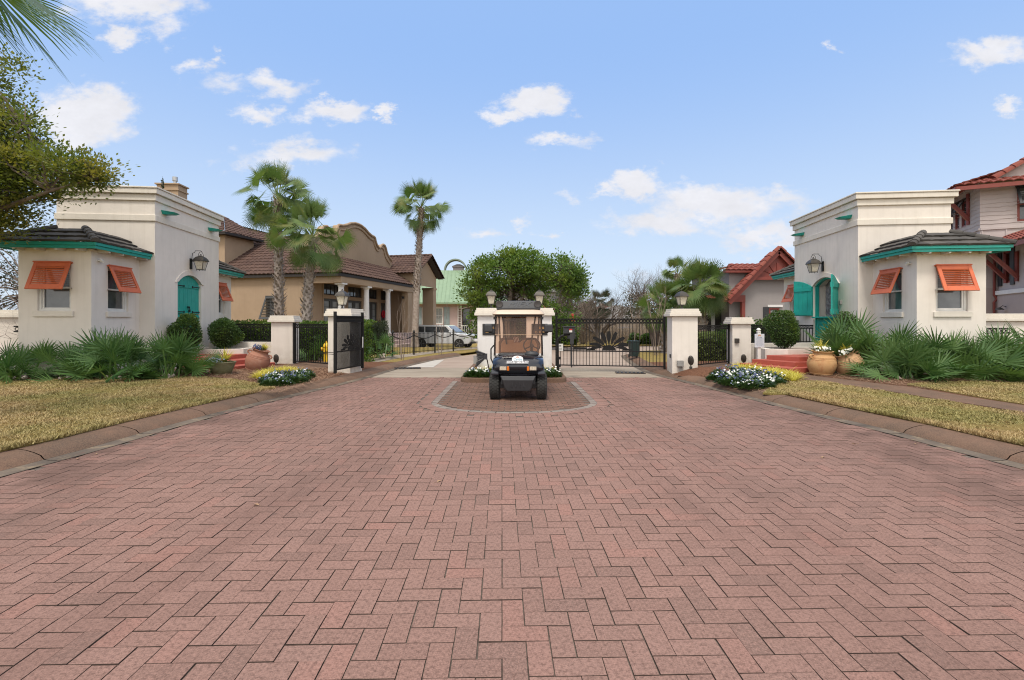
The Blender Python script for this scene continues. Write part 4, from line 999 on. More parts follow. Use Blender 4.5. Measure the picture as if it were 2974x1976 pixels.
def sunburst(t, cx, cz, s, mirror=False):
    """palm-like sunburst cut from plate"""
    b = MB(); b.slab([(cx + s * .235 * math.cos(R(a)), cz + s * .17 * math.sin(R(a)) * 1.1) for a in range(0, 181, 15)], -.022, -.012); b.build('sunburst_centre', M['blackiron'], t)
    def plume(a0, ln, bend, w):
        n = 7; C = []; a = R(a0); x, z = cx + s * .20 * math.cos(a), cz + s * .17 * math.sin(a); d = a
        for i in range(n + 1):
            C.append((x, z, d)); d += R(bend) / n; x += math.cos(d) * s * ln / n; z += math.sin(d) * s * ln / n
        Lf = []; Rt = []
        for i, (x, z, d) in enumerate(C):
            u = i / n; ww = s * w * (math.sin(PI * min(1, .12 + u * .80)) ** .8) * (.12 + .98 * u) if i < n else s * w * .45
            Lf.append((x - math.sin(d) * ww, z + math.cos(d) * ww)); Rt.append((x + math.sin(d) * ww, z - math.cos(d) * ww))
        m = MB()
        for i in range(n): m.slab([Rt[i], Rt[i + 1], Lf[i + 1], Lf[i]], -.022, -.012)
        m.build('sunburst_ray', M['blackiron'], t)
    for a0, ln, bend, w in ((90, .50, 0, .10), (72, .51, -8, .095), (54, .53, -30, .09), (38, .52, -46, .085), (25, .46, -52, .078)):
        plume(a0, ln, bend, w)
        if a0 != 90: plume(180 - a0, ln, -bend, w)
    for sg in (-1, 1):
        m = MB(); c = cx + sg * s * .62; m.slab([(c + s * .17 * math.cos(R(a)), cz + s * .07 * math.sin(R(a))) for a in range(0, 181, 20)], -.022, -.012); m.build('sunburst_bud', M['blackiron'], t)
def along(p, q): d = Vector(q) - Vector(p); return math.atan2(d.y, d.x), d.length
# closed vehicle gate
a, ln = along((1.33, 14.6), (4.50, 14.0))
t = thing('vehicle_gate', 'closed black iron vehicle gate with a sunburst between island and right pillar', 'gate', (1.33, 14.6, 0), a)
railing(t, ln, .165, 1.60, .098, .06, .12, .60, .016, (1, 1), .07)
sunburst(t, ln * .495, .64, .86)
b = MB(); b.box(.065, .235, -.05, -.035, .61, .83); s_ = b.build('dog_rule_sign', M['white'], t); b = MB(); b.box(.125, .155, -.052, -.0505, .745, .79); b.box(.155, .18, -.052, -.0505, .755, .775); b.box(.09, .2, -.052, -.0505, .66, .666); b.box(.09, .2, -.052, -.0505, .69, .696); b.build('sign_print', M['blackiron'], s_)
b = MB(); b.box(.56, .95, -.055, -.03, .66, .73); b.build('gate_plate', M['blackiron'], t); b = MB(); b.bar((.24, -.04, .72), (.56, -.04, .70), .016); b.build('push_arm', M['blackiron'], t)
# opened vehicle gate leaf
a, ln = along((-4.46, 12.0), (-4.19, 13.42))
t = thing('vehicle_gate', 'opened black iron gate leaf folded against the left pillar', 'gate', (-4.46, 12.0, 0), a)
railing(t, ln, .27, 1.66, .05, .06, .14, .72, .016, (1, 1), .10, .2)
sunburst(t, ln * .52, .76, .62)
b = MB(); b.box(ln - .11, ln - .07, .03, .05, .78, 1.08); b.box(ln - .11, ln - .07, -.05, -.035, .78, 1.08); b.build('notice_strip', M['white'], t)
b = MB(); b.bar((0.0, 0, .72), (-.02, .42, .74), .014); b.bar((0.0, 0, .68), (-.02, .42, .70), .014); b.build('push_arm', M['blackiron'], t)
# pedestrian gates
a, ln = along((-6.92, 15.15), (-4.9, 13.85))
t = thing('footpath_gate', 'narrow black iron gate between the left pillars, hydrant behind it', 'gate', (-6.92, 15.15, 0), a)
railing(t, ln, .24, 1.44, .115, .075, .10, None, .016, (1, 0), .03)
a, ln = along((5.12, 13.75), (6.95, 15.25))
t = thing('footpath_gate', 'narrow black iron gate between the right pillars, shrubs behind it', 'gate', (5.12, 13.75, 0), a)
railing(t, ln, .22, 1.40, .135, .07, .10, None, .016, (1, 1), .03)
# low walls with railings
def low_wall(label, p, q, zt, rt, th=.2):
    a, ln = along(p, q); t = thing('low_wall', label, 'wall', (p[0], p[1], 0), a); MB().box(0, ln, 0, th, 0, zt).build('stucco_wall', M['cream'], t, bevel=.006)
    r = thing('wall_railing', 'black iron railing standing on the ' + label, 'railing', (p[0], p[1] + .1, 0), a); railing(r, ln, zt + .02, rt, .115, .03, .10, None, .016, (1, 1), 0, zt)
    return t
low_wall('low cream wall left of the left low pillar', (-10.1, 15.75), (-7.55, 15.5), .84, 1.44)
low_wall('low cream wall right of the right low pillar', (7.4, 15.45), (10.3, 15.9), .80, 1.40)
for lab, x, y, w in (('cream end wall at the far left picture edge, behind the palmettos', -15.3, 12.35, 2.75), ('cream end wall at the far right picture edge, behind the palmettos', 12.75, 13.3, 3.0)):
    t = capped_pillar('end_wall', lab, x, y, R(5.8 if x < 0 else -5.9), w, .5, 1.82 if x < 0 else 1.73, 0, 'wall')
    r = thing('wall_railing', 'short black railing before the ' + lab.split(' at the ')[1].split(',')[0].replace('picture', 'picture') + ' wall', 'railing', (-12.75 if x < 0 else 12.62, y - .12 if x < 0 else y - .25, 0), 0)
    railing(r, .42 if x < 0 else 1.0, .4, 1.40 if x < 0 else 1.34, .13, .03, .13, None, .022, (0, 0), 0)
# ------------------------------------------------------------------ red steps and planters
def steps(label, near, far, tops, ux, back, z0):
    t = thing('entry_steps', label, 'steps', (0, 0, 0)); ux = Vector(ux).normalized()
    for i, (n_, f_, z) in enumerate(zip(near, far, tops)):
        n_, f_ = Vector(n_), Vector(f_); poly = [tuple(n_), tuple(n_ + ux * (back - .0)), tuple(f_ + ux * (back + .0)), tuple(f_)]
        ar = sum(poly[k][0] * poly[(k + 1) % 4][1] - poly[(k + 1) % 4][0] * poly[k][1] for k in range(4))
        if ar < 0: poly.reverse()
        m = MB(); m.prism(poly, (z0 if i == 0 else tops[i - 1] - .001), z); m.build('step', M['brick_red'], t, bevel=.008)
    return t
steps('three red painted steps up to the right gatehouse beside the white sign post', [(7.09, 12.16), (7.46, 12.58), (7.72, 12.84)], [(6.55, 13.8), (6.87, 13.67), (7.26, 13.63)], [.31, .43, .55], (.95, .31), 2.25, .05)
steps('three red painted steps up to the left gatehouse behind the leaning jar', [(-7.75, 12.85), (-8.15, 13.2), (-8.50, 13.45)], [(-7.19, 14.5), (-7.62, 14.45), (-8.18, 14.75)], [.27, .39, .51], (-.95, .31), 1.7, .05)
def planter(label, poly, z1):
    t = thing('planter_box', label, 'planter', (0, 0, 0)); ar = sum(poly[k][0] * poly[(k + 1) % len(poly)][1] - poly[(k + 1) % len(poly)][0] * poly[k][1] for k in range(len(poly)))
    if ar < 0: poly = poly[::-1]
    cx, cy = sum(p[0] for p in poly) / len(poly), sum(p[1] for p in poly) / len(poly); inn = [(cx + (x - cx) * .82, cy + (y - cy) * .82) for x, y in poly]; n = len(poly)
    m = MB(); m.loft([[(x, y, 0.0) for x, y in poly], [(x, y, z1) for x, y in poly], [(x, y, z1) for x, y in inn], [(x, y, z1 - .06) for x, y in inn]], cap=False); m.build('planter_wall', M['cream'], t, bevel=.006)
    m = MB(); m.add([(x, y, z1 - .05) for x, y in inn], [tuple(range(n))]); m.build('soil', m_mulch, t)
planter('low cream planter by the right steps holding a round shrub', [(7.50, 14.15), (7.98, 13.80), (9.80, 14.25), (9.85, 15.3), (7.7, 15.2)], .70)
planter('low cream planter edge right of the right gatehouse door steps', [(9.3, 12.65), (9.78, 12.6), (9.86, 13.45), (9.55, 13.6)], .69)
planter('low cream planter by the left steps holding a round shrub', [(-8.35, 14.85), (-9.0, 14.55), (-10.0, 14.9), (-10.1, 15.6), (-8.4, 15.5)], .66)
planter('low cream planter edge before the left gatehouse door, shrub on it', [(-9.25, 12.9), (-9.85, 13.2), (-9.8, 14.1), (-9.2, 14.0)], .64)
# ------------------------------------------------------------------ pots
def potmat(name, c1, c2, c3):
    m, nt, b = newmat(name); v = coords(nt); col = mixc(nt, ramp(nt, noi(nt, v, 3.5, 5, .6), .35, .65), c1, c2); col = mixc(nt, ramp(nt, noi(nt, v, 7, 6, .7), .5, .7, 0, .7), col, c3)
    nt.links.new(col, b.inputs['Base Color']); b.inputs['Roughness'].default_value = .8; bump(nt, b, noi(nt, v, 60, 4), .3, .006); return m
pm1 = potmat('stained_terracotta', (.44, .24, .10), (.50, .31, .15), (.33, .10, .03)); pm2 = potmat('pale_terracotta', (.50, .31, .17), (.42, .24, .12), (.56, .42, .28)); pm3 = potmat('pink_terracotta', (.33, .15, .10), (.27, .12, .08), (.38, .22, .16)); pm4 = potmat('mossy_stone', (.17, .15, .09), (.11, .12, .05), (.24, .22, .16))
def jar(label, x, y, z, r, h, tilt, taxis, mat, rz=0, cat='pot', neck=.62, rope=True):
    t = thing('garden_jar', label, cat, (x, y, z), rz); Rm = Matrix.Rotation(R(tilt), 4, taxis)
    m = MB(Rm); P = [(.70, 0), (.74, .03), (.72, .05), (.78, .09), (.93, .25), (1.0, .42), (.98, .56), (.90, .68), (.78, .78), (neck + .04, .86), (neck, .90), (neck + .03, .95), (neck + .14, .985), (neck + .15, 1.0), (neck + .10, 1.01), (neck - .02, .97), (neck - .05, .90), (.3, .88)]
    m.lathe([(r * a, h * b) for a, b in P], 36, cap=True); m.build('jar_body', mat, t, smooth=True, ang=60)
    m = MB(Rm)
    for q in (.66, .71, .745):
        rr = r * (1.0 - (q - .56) * .92) if q < .7 else r * (.90 - (q - .68) * 1.2); m.tube([(rr * math.cos(2 * PI * k / 32), rr * math.sin(2 * PI * k / 32), h * q) for k in range(33)], .010, 5, cap=False)
    m.tube([(r * .765 * math.cos(2 * PI * k / 32), r * .765 * math.sin(2 * PI * k / 32), h * .075) for k in range(33)], .012, 5, cap=False); m.build('raised_band', mat, t, smooth=True)
    for a in (0, 180):
        m = MB(Rm); c, s = math.cos(R(a)), math.sin(R(a)); pts = [(r * .86, h * .72), (r * 1.02, h * .74), (r * 1.06, h * .80), (r * .95, h * .85), (r * .74, h * .84)]
        m.tube([(c * q, s * q, zz) for q, zz in pts], .022, 7); m.build('ear_handle', mat, t, smooth=True)
    if rope:
        m = MB(Rm); m.tube([(math.cos(R(a)) * r * (1.0 - abs(a + 60) / 400), math.sin(R(a)) * r * 1.03, h * (.80 - .42 * math.sin(R((a + 110) * 1.5)) )) for a in range(-110, 11, 10)], .006, 4) if False else None
        m = MB(Rm); m.tube([(math.cos(R(a)) * r * 1.02, math.sin(R(a)) * r * 1.02, h * (.78 - .30 * math.sin(PI * (a + 60) / 60))) for a in range(-60, 1, 6)], .006, 4); m.build('hanging_wire', M['bronze'], t)
    return t, Rm
j1 = jar('large orange-stained terracotta jar by the right steps, upright, flowers in its mouth', 7.78, 12.02, .17, .325, .60, 4, 'X', pm1, R(8))
j2 = jar('pale terracotta jar leaning left beside the palmettos, right gatehouse', 8.60, 12.0, .16, .33, .60, -24, 'Y', pm2, R(-12), rope=False)
j3 = jar('pinkish terracotta jar leaning right in front of the left steps', -7.17, 13.3, .13, .315, .62, 17, 'Y', pm3, R(5), rope=False)
t = thing('stone_bowl_planter', 'mossy grey stone bowl planter on ball feet at the end of the left palmettos', 'pot', (-7.38, 12.15, .11), 0)
m = MB(); n = 36; rings = []
for r, z in ((.17, .05), (.2, .06), (.25, .18), (.285, .28), (.31, .34), (.325, .36), (.32, .375), (.28, .37), (.26, .32), (.05, .31)):
    rings.append([((r * (1 + (.035 if z < .33 and (k % 4 < 2) else 0))) * math.cos(2 * PI * k / n), (r * (1 + (.035 if z < .33 and (k % 4 < 2) else 0))) * math.sin(2 * PI * k / n), z) for k in range(n)])
m.loft(rings); m.build('bowl', pm4, t, smooth=True, ang=50)
for a in (30, 150, 270): m = MB(); m.ball((.17 * math.cos(R(a)), .17 * math.sin(R(a)), .04), .065, 10, 8); m.build('ball_foot', pm4, t, smooth=True)
# ------------------------------------------------------------------ sign post, spotlights, hydrant, call box
t = thing('sign_post', 'white post with a small white notice board standing beside the right steps', 'sign', (7.23, 14.0, .08), R(-4))
b = MB(); b.box(-.045, .045, -.045, .045, 0, 1.12); b.build('post', M['white'], t, bevel=.005)
b = MB(); b.lathe([(.05, 1.12), (.062, 1.125), (.062, 1.14), (.042, 1.15), (.042, 1.165), (.06, 1.175), (.062, 1.19), (.045, 1.215), (.02, 1.235), (.0, 1.24)], 16); b.build('finial', M['white'], t, smooth=True)
b = MB(); b.box(-.135, .135, -.065, -.047, .67, 1.065); f = b.build('notice_board', simple('pale_board', (.52, .55, .60), (.47, .50, .55), 4, .5), t, bevel=.003)
m_ink = simple('blue_grey_ink', (.10, .13, .22), None, 5, .6); m_or = simple('orange_ink', (.6, .22, .05), None, 5, .6)
b = MB(); sun_fan(b, 0, 1.0, .015, .05, -.0675, -.0655, 9, .9); b.build('sunburst_logo', m_or, f)
text('Caribe', .05, (0, -.0665, .965), (R(90), 0, 0), m_ink, f, ext=.0008, shear=.3)
for i in range(8):
    b = MB(); z = .915 - i * .028; w = (.105, .11, .085, .11, .09, .1, .11, .07)[i]; x = -w
    while x < w: l = random.uniform(.012, .034); b.box(x, min(x + l, w), -.0668, -.0653, z, z + (.011 if i == 0 else .006)); x += l + .006
    b.build('small_print', m_ink, f)
def spot(label, x, y, z, rz, tilt):
    t = thing('garden_spotlight', label, 'spotlight', (x, y, z), rz, 'garden spotlights aimed at the pillars'); b = MB()
    b.tube([(0, 0, -.02), (0, 0, .10)], .014, 8); b.box(-.035, .035, -.03, .03, 0, .06); b.build('stake', M['bronze'], t)
    Rm = Matrix.Translation((0, 0, .22)) @ Matrix.Rotation(R(tilt), 4, 'X'); b = MB(Rm)
    rings = []
    for k, (rr, yy) in enumerate(((.02, .06), (.07, .045), (.085, 0), (.08, -.03), (.066, -.032), (.01, -.02))): rings.append([(rr * .95 * math.cos(2 * PI * i / 16), yy, rr * 1.65 * math.sin(2 * PI * i / 16)) for i in range(16)])
    b.loft(rings[::-1]); b.build('lamp_head', M['bronze'], t, smooth=True)
spot('bronze garden spotlight before the large right gate pillar', 4.80, 12.82, .24, R(150), -14)
spot('bronze garden spotlight before the low right pillar', 7.13, 14.7, .15, R(150), -14)
spot('bronze garden spotlight before the low left pillar', -7.31, 14.8, .14, R(195), -10)
m_hyd = simple('hydrant_yellow', (.72, .46, .02), (.62, .38, .02), 6, .4)
t = thing('fire_hydrant', 'yellow fire hydrant behind the narrow gate on the left', 'hydrant', (-6.30, 16.2, .05), R(20))
b = MB(); b.lathe([(.13, 0), (.13, .03), (.085, .035), (.085, .42), (.12, .43), (.12, .455), (.095, .47), (.095, .58), (.12, .60), (.12, .62), (.09, .68), (.05, .735), (.025, .745), (.025, .80), (.0, .80)], 20); b.build('barrel', m_hyd, t, smooth=True)
for a in (-90, 0, 180): b = MB(); c, s = math.cos(R(a)), math.sin(R(a)); b.tube([(c * .08, s * .08, .53), (c * .15, s * .15, .53)], .052, 12); b.tube([(c * .15, s * .15, .53), (c * .17, s * .17, .53)], .062, 8); b.build('hose_outlet', m_hyd, t)
t = thing('call_box', 'black gate call box on a curved black pipe right of the island pillars', 'call box', (1.22, 12.55, .09), 0)
b = MB(); b.tube([(0, 0, 0), (-.02, 0, .55), (-.02, 0, .86), (.0, -.01, .96), (.07, -.02, 1.03), (.18, -.02, 1.07), (.36, -.02, 1.09)], .032, 10); b.build('pipe', M['blackiron'], t, smooth=True)
b = MB(); b.box(.13, .42, -.1, .06, 1.10, 1.27); b.box(.11, .44, -.13, .07, 1.271, 1.285); b.build('keypad_box', M['blackplastic'], t, bevel=.01)
b = MB(); b.box(.29, .39, -.12, -.101, .83, 1.1); b.build('card_reader', M['blackplastic'], t, bevel=.006)
b = MB(); b.box(.27, .345, -.135, -.121, 1.19, 1.225); b.build('red_label', simple('red_label', (.6, .02, .02), None, 5, .5), t); b = MB(); b.box(.27, .345, -.135, -.121, 1.135, 1.188); b.build('white_label', M['white'], t)
for z in (.42, .22): b = MB(); b.box(.0, .06, -.02, .03, z, z + .07); b.build('bracket', M['blackiron'], t)
b = MB(); b.box(.42, .74, .3, .42, .98, 1.20); 
t2 = thing('gate_operator', 'black gate motor box standing behind the closed gate', 'gate motor', (1.84, 15.6, .0), 0); b = MB(); b.box(0, .24, 0, .25, .93, 1.16); b.build('cover', M['blackplastic'], t2, bevel=.02); b = MB(); b.box(.10, .14, .1, .14, 0, .93); b.build('pedestal', M['blackplastic'], t2)
# small grey hatch between island pillars: iron arch panel
t = thing('arch_panel', 'dark arched iron panel between the two island pillars', 'iron panel', (-.245, 13.5, .06), 0)
f = MB(); f.box(0, .03, -.015, .015, 0, 1.5); f.box(.615, .645, -.015, .015, 0, 1.5); f.tube([(.32 - .31 * math.cos(PI * i / 16), 0, 1.5 + .13 * math.sin(PI * i / 16)) for i in range(17)], .015, 5)
for z in (.1, .9, 1.45): f.box(.03, .615, -.012, .012, z, z + .03)
f.build('frame', M['blackiron'], t); f = MB()
for i in range(1, 7): f.box(.03 + i * .585 / 7 - .007, .03 + i * .585 / 7 + .007, -.007, .007, .13, 1.45)
f.build('bars', M['blackiron'], t)
# ------------------------------------------------------------------ patrol cart (front faces the camera: local -Y)
m_body = simple('black_metallic_paint', (.010, .012, .018), (.014, .016, .024), 3, .18, .3, coat=.6)
m_tyre = simple('tyre_rubber', (.018, .018, .018), (.03, .029, .027), 12, .85, bmp=.4, bsc=60)
m_tan = simple('tan_vinyl', (.50, .33, .20), (.44, .28, .17), 6, .5); m_roof = simple('beige_roof_plastic', (.52, .43, .34), (.47, .38, .30), 4, .45)
m_alu = simple('cast_aluminium', (.4, .4, .4), (.3, .3, .3), 9, .3, .8)
m_tint, nt, b = newmat('bronze_tinted_acrylic'); nt.nodes.remove(b)
tr = nt.nodes.new('ShaderNodeBsdfTransparent'); tr.inputs[0].default_value = (.78, .56, .42, 1); gl = nt.nodes.new('ShaderNodeBsdfGlossy'); gl.inputs['Roughness'].default_value = .04; gl.inputs[0].default_value = (.9, .9, .9, 1)
df = nt.nodes.new('ShaderNodeBsdfDiffuse'); df.inputs[0].default_value = (.42, .24, .16, 1); m0 = nt.nodes.new('ShaderNodeMixShader'); m0.inputs[0].default_value = .13; nt.links.new(tr.outputs[0], m0.inputs[1]); nt.links.new(df.outputs[0], m0.inputs[2])
fr = nt.nodes.new('ShaderNodeFresnel'); fr.inputs[0].default_value = 1.4; mx = nt.nodes.new('ShaderNodeMixShader'); nt.links.new(fr.outputs[0], mx.inputs[0]); nt.links.new(m0.outputs[0], mx.inputs[1]); nt.links.new(gl.outputs[0], mx.inputs[2]); nt.links.new(mx.outputs[0], nt.nodes['Material Output'].inputs[0])
m_lens = simple('headlamp_lens', (.62, .56, .45), (.35, .30, .24), 60, .15); m_amber = simple('amber_lens', (.62, .16, .015), (.5, .11, .01), 30, .2)
cart = thing('golf_cart', 'black courtesy patrol golf cart with a beige roof parked on the island paving', 'golf cart', (.115, 9.05, 0), R(-1.5))
def wheel(x, y, front=True):
    R0, w = .258, .20; m = MB(Matrix.Translation((x, y, R0)) @ Matrix.Rotation(R(90), 4, 'Y'))
    m.lathe([(.13, -w / 2 + .01), (.20, -w / 2), (.24, -w / 2 + .012), (.256, -w / 2 + .035), (.258, 0), (.256, w / 2 - .035), (.24, w / 2 - .012), (.20, w / 2), (.13, w / 2 - .01)], 40, cap=False)
    t_ = m.build('wheel', m_tyre, cart, smooth=True, ang=60)
    m = MB(Matrix.Translation((x, y, R0)))
    for k in range(26):
        a = 2 * PI * k / 26
        for j, xx in enumerate((-.065, -.022, .022, .065)):
            aa = a + (.12 if j % 2 else 0); q = Matrix.Rotation(aa, 3, 'X') @ Matrix.Rotation(R(18 * (-1 if j < 2 else 1)), 3, 'Z')
            c = Matrix.Rotation(aa, 3, 'X') @ Vector((xx, 0, .2585)); m.cbox(c, (.036, .036, .012), Matrix.Rotation(aa, 3, 'X') @ Matrix.Rotation(R(25 * (-1 if j < 2 else 1)), 3, 'Z'))
    m.build('tread', m_tyre, t_)
    m = MB(Matrix.Translation((x, y, R0)) @ Matrix.Rotation(R(90), 4, 'Y')); m.lathe([(.02, -.06), (.128, -.07), (.132, -.09)], 20, cap=False); m.lathe([(.132, .09), (.128, .07), (.02, .06)], 20, cap=False); m.lathe([(.03, -.1), (.03, .1)], 10); m.build('rim', m_alu, t_)
for x in (-.455, .455):
    wheel(x, .27); wheel(x, 1.95)
# chassis
m = MB(); m.box(-.38, .38, .15, 2.35, .22, .34); m.box(-.33, .33, .05, .5, .3, .46); m.build('chassis', M['blackplastic'], cart, bevel=.01)
m = MB()
m.tube([(-.40, .27, .26), (.40, .27, .26)], .03, 8); m.tube([(-.3, .20, .34), (-.40, .25, .30)], .022, 6); m.tube([(.3, .20, .34), (.40, .25, .30)], .022, 6); m.build('front_axle', M['blackiron'], cart)
for sg in (-1, 1):
    m = MB(); m.tube([(sg * (.30), .22 + .0, .22), (sg * .30, .22, .40)], .02, 8); pts = [(sg * .30 + .032 * math.cos(q * 1.3), .22 + .032 * math.sin(q * 1.3), .22 + q * .0075) for q in range(26)]; m.tube(pts, .008, 5); m.build('coil_spring', M['blackiron'], cart)
# cowl: cross-sections from the nose (y=0) back to the windshield base
def cowl_ring(y, hw, zt, zb, rr, crown=.03, n=10):
    pts = []
    for i in range(n + 1): u = -1 + 2 * i / n; x = hw * u; pts.append((x, y + .10 * abs(u) ** 3 * (1 if y < .3 else .3), zt - crown * abs(u) ** 2.2 - (.0 if abs(u) < .9 else .03)))
    for i in range(n + 1): u = 1 - 2 * i / n; x = hw * u * .985; pts.append((x, y + .10 * abs(u) ** 3 * (1 if y < .3 else .3), zb + (.045 * abs(u) ** 2)))
    return pts
m = MB(); m.loft([r[::-1] for r in [cowl_ring(.02, .46, .56, .475, 0), cowl_ring(-.02, .475, .60, .48, 0), cowl_ring(-.025, .485, .66, .485, 0), cowl_ring(.0, .49, .72, .49, 0), cowl_ring(.05, .49, .775, .50, 0), cowl_ring(.13, .49, .82, .54, 0, .035), cowl_ring(.25, .49, .85, .60, 0, .04), cowl_ring(.42, .49, .865, .62, 0, .045), cowl_ring(.55, .49, .86, .62, 0, .03)]]); m.build('front_cowl', m_body, cart, smooth=True, ang=60)
for sg in (-1, 1):     # wheel arches and fender lips
    m = MB(); pts = []
    for a in range(25, 171, 14): pts.append((sg * .475, .27 - .36 * math.cos(R(a)), .30 + .30 * math.sin(R(a)) * 1.0))
    rings = [[(p[0] - sg * .10, p[1], p[2]), (p[0] + sg * .03, p[1], p[2]), (p[0] + sg * .03, p[1], p[2] + .03), (p[0] - sg * .10, p[1], p[2] + .03)] for p in pts[1:-1]]
    m.loft(rings if sg > 0 else [r[::-1] for r in rings]); m.build('fender', m_body, cart, smooth=True, ang=50)
m = MB(); m.box(-.40, .40, .36, .60, .83, .875); m.build('dash_shelf', M['blackplastic'], cart, bevel=.02)
m = MB(); m.ball((.26, .40, .86), .12, 16, 10, (1.2, .8, .55)); m.build('steering_cowl', M['blackplastic'], cart, smooth=True)
# bumper
m = MB(); prof = [(-.335, .475), (.335, .475), (.30, .40), (.255, .24), (.21, .19), (-.21, .19), (-.255, .24), (-.30, .40)]
m.loft([[(x, -.055 - (.03 if z > .3 else .0), z) for x, z in prof][::1], [(x * 1.03, .10, z) for x, z in prof]][::-1]); m.build('front_bumper', M['blackplastic'], cart, bevel=.02, seg=3)
for x in (-.10, -.035, .035, .10):
    m = MB(); m.tube([(x * .9, -.085, .40), (x * 1.1, -.07, .27)], .012, 6); m.build('bumper_rib', M['blackplastic'], cart, smooth=True)
for sg in (-1, 1):
    x0, x1 = sorted((sg * .22, sg * .345)); m = MB(); m.box(min(sg * .16, sg * .36), max(sg * .16, sg * .36), -.045, -.005, .575, .665); m.build('lamp_housing', M['blackplastic'], cart, bevel=.008)
    m = MB(); m.box(x0, x1, -.055, -.046, .585, .655); m.build('headlight', m_lens, cart, bevel=.006)
    x0, x1 = sorted((sg * .168, sg * .21)); m = MB(); m.box(x0, x1, -.055, -.046, .578, .658); m.build('turn_signal', m_amber, cart, bevel=.006)
# sticker and name plate on the hood
m_stick = simple('white_vinyl', (.72, .73, .76), (.68, .69, .72), 4, .4)
Tm = Matrix.Translation((-.01, -.032, .735)) @ Matrix.Rotation(R(-18), 4, 'X')
m = MB(Tm); m.box(-.205, .205, -.006, 0, -.022, .026); p = m.build('patrol_plate', m_stick, cart)
q = text('COURTESY PATROL', .047, Tm @ Vector((0, -.008, .002)), (R(90 - 18), 0, 0), M['blackiron'], p, ext=.0006, sx=.98, font_bold=.0006)
m = MB(Tm); m.slab([(-.105, .027), (.105, .027), (.105, .07)] + [(.105 * math.cos(R(a)), .07 + .055 * math.sin(R(a))) for a in range(10, 171, 16)] + [(-.105, .07)], -.006, 0); d_ = m.build('dome_sticker', m_stick, cart)
m_teal2 = simple('teal_ink', (.06, .30, .38), None, 5, .5)
text('Caribe', .06, Tm @ Vector((0, -.008, .052)), (R(72), 0, 0), m_teal2, d_, ext=.0005, shear=.35)
m = MB(Tm); sun_fan(m, 0, .085, .008, .032, -.008, -.0065, 9, .9, 10, 170); m.build('sunburst_logo', m_or, d_)
# canopy struts, roof
for sg in (-1, 1):
    m = MB(); m.bar((sg * .475, .50, .82), (sg * .455, .60, 1.66), .035, .03); m.build('front_strut', M['blackiron'], cart)
    m = MB(); m.bar((sg * .40, 1.42, .80), (sg * .45, 1.62, 1.66), .03); m.build('rear_strut', M['blackiron'], cart)
    m = MB(); m.bar((sg * .26, 1.18, 1.02), (sg * .37, 1.45, 1.66), .028); m.build('seat_strut', M['blackiron'], cart)
m = MB()
def rr(x0, x1, y0, y1, z, r=.12): return [(x, y, z) for x, y in rrect(x0, x1, y0, y1, r, 5)]
m.loft([rr(-.50, .50, .40, 1.95, 1.635, .08), rr(-.525, .525, .37, 1.98, 1.65, .1), rr(-.52, .52, .38, 1.97, 1.675, .1), rr(-.47, .47, .44, 1.9, 1.73, .12), rr(-.40, .40, .52, 1.84, 1.745, .12)]); m.build('roof', m_roof, cart, smooth=True, ang=50)
m = MB(); m.box(-.455, .455, .43, .46, 1.60, 1.64); m.build('roof_lip', M['darkwood'], cart)
# windshield, two hinged halves
for z0, z1, y0, y1, nm in ((.87, 1.235, .455, .50, 'lower_windshield'), (1.24, 1.63, .50, .545, 'upper_windshield')):
    m = MB(); m.add([(-.47, y0, z0), (.47, y0, z0), (.455, y1, z1), (-.455, y1, z1)], [(0, 1, 2, 3)]); m.build(nm, m_tint, cart)
m = MB(); m.tube([(-.47, .495, 1.237), (.47, .495, 1.237)], .006, 6); m.build('windshield_hinge', m_tan, cart)
for sg in (-1, 1):
    m = MB(); m.box(min(sg * .455, sg * .50), max(sg * .455, sg * .50), .50, .56, 1.545, 1.60); m.build('windshield_clip', M['blackplastic'], cart, bevel=.004)
    m = MB(); m.loft([rr_ for rr_ in ([(sg * .60 + a, .50 + b, z) for a, b, z in ((-.085, -.02, 1.29 + q * .16), (.085, -.02, 1.29 + q * .16), (.085, .05, 1.29 + q * .16), (-.085, .05, 1.29 + q * .16))] for q in (0, 1))]); m.build('mirror', M['blackplastic'], cart, bevel=.025, seg=3)
    m = MB(); m.bar((sg * .47, .55, 1.26), (sg * .60, .53, 1.29), .022); m.build('mirror_arm', M['blackiron'], cart)
# roof box with raised lettering, speakers at its ends
m = MB(Matrix.Translation((0, 0, 1.745)))
m.loft([[(-.44, y, z), (.44, y, z), (.44, y2, z2), (-.44, y2, z2)] for y, z, y2, z2 in ()]) if False else None
prof = [(.50, 0), (.50, .035), (.515, .045), (.56, .165), (.60, .18), (.85, .18), (.88, .16), (.88, 0)]
m.loft([[(-.44, y, z) for y, z in prof], [(.44, y, z) for y, z in prof]]); m.build('roof_speaker_box', M['blackplastic'], cart, bevel=.006)
for sg in (-1, 1):
    m = MB(Matrix.Translation((sg * .385, .535, 1.745 + .105)) @ Matrix.Rotation(R(90 - 18), 4, 'X')); m.lathe([(.075, -.03), (.075, .012), (.068, .016), (.02, .0)], 20); m.build('speaker', M['darkwood'], cart, smooth=True)
text('MJFX', .15, (0, .533, 1.745 + .1), (R(72), 0, 0), simple('raised_black_plastic', (.06, .066, .08), None, 5, .4), cart, 'raised_lettering', .004, shear=.4, sx=1.35)
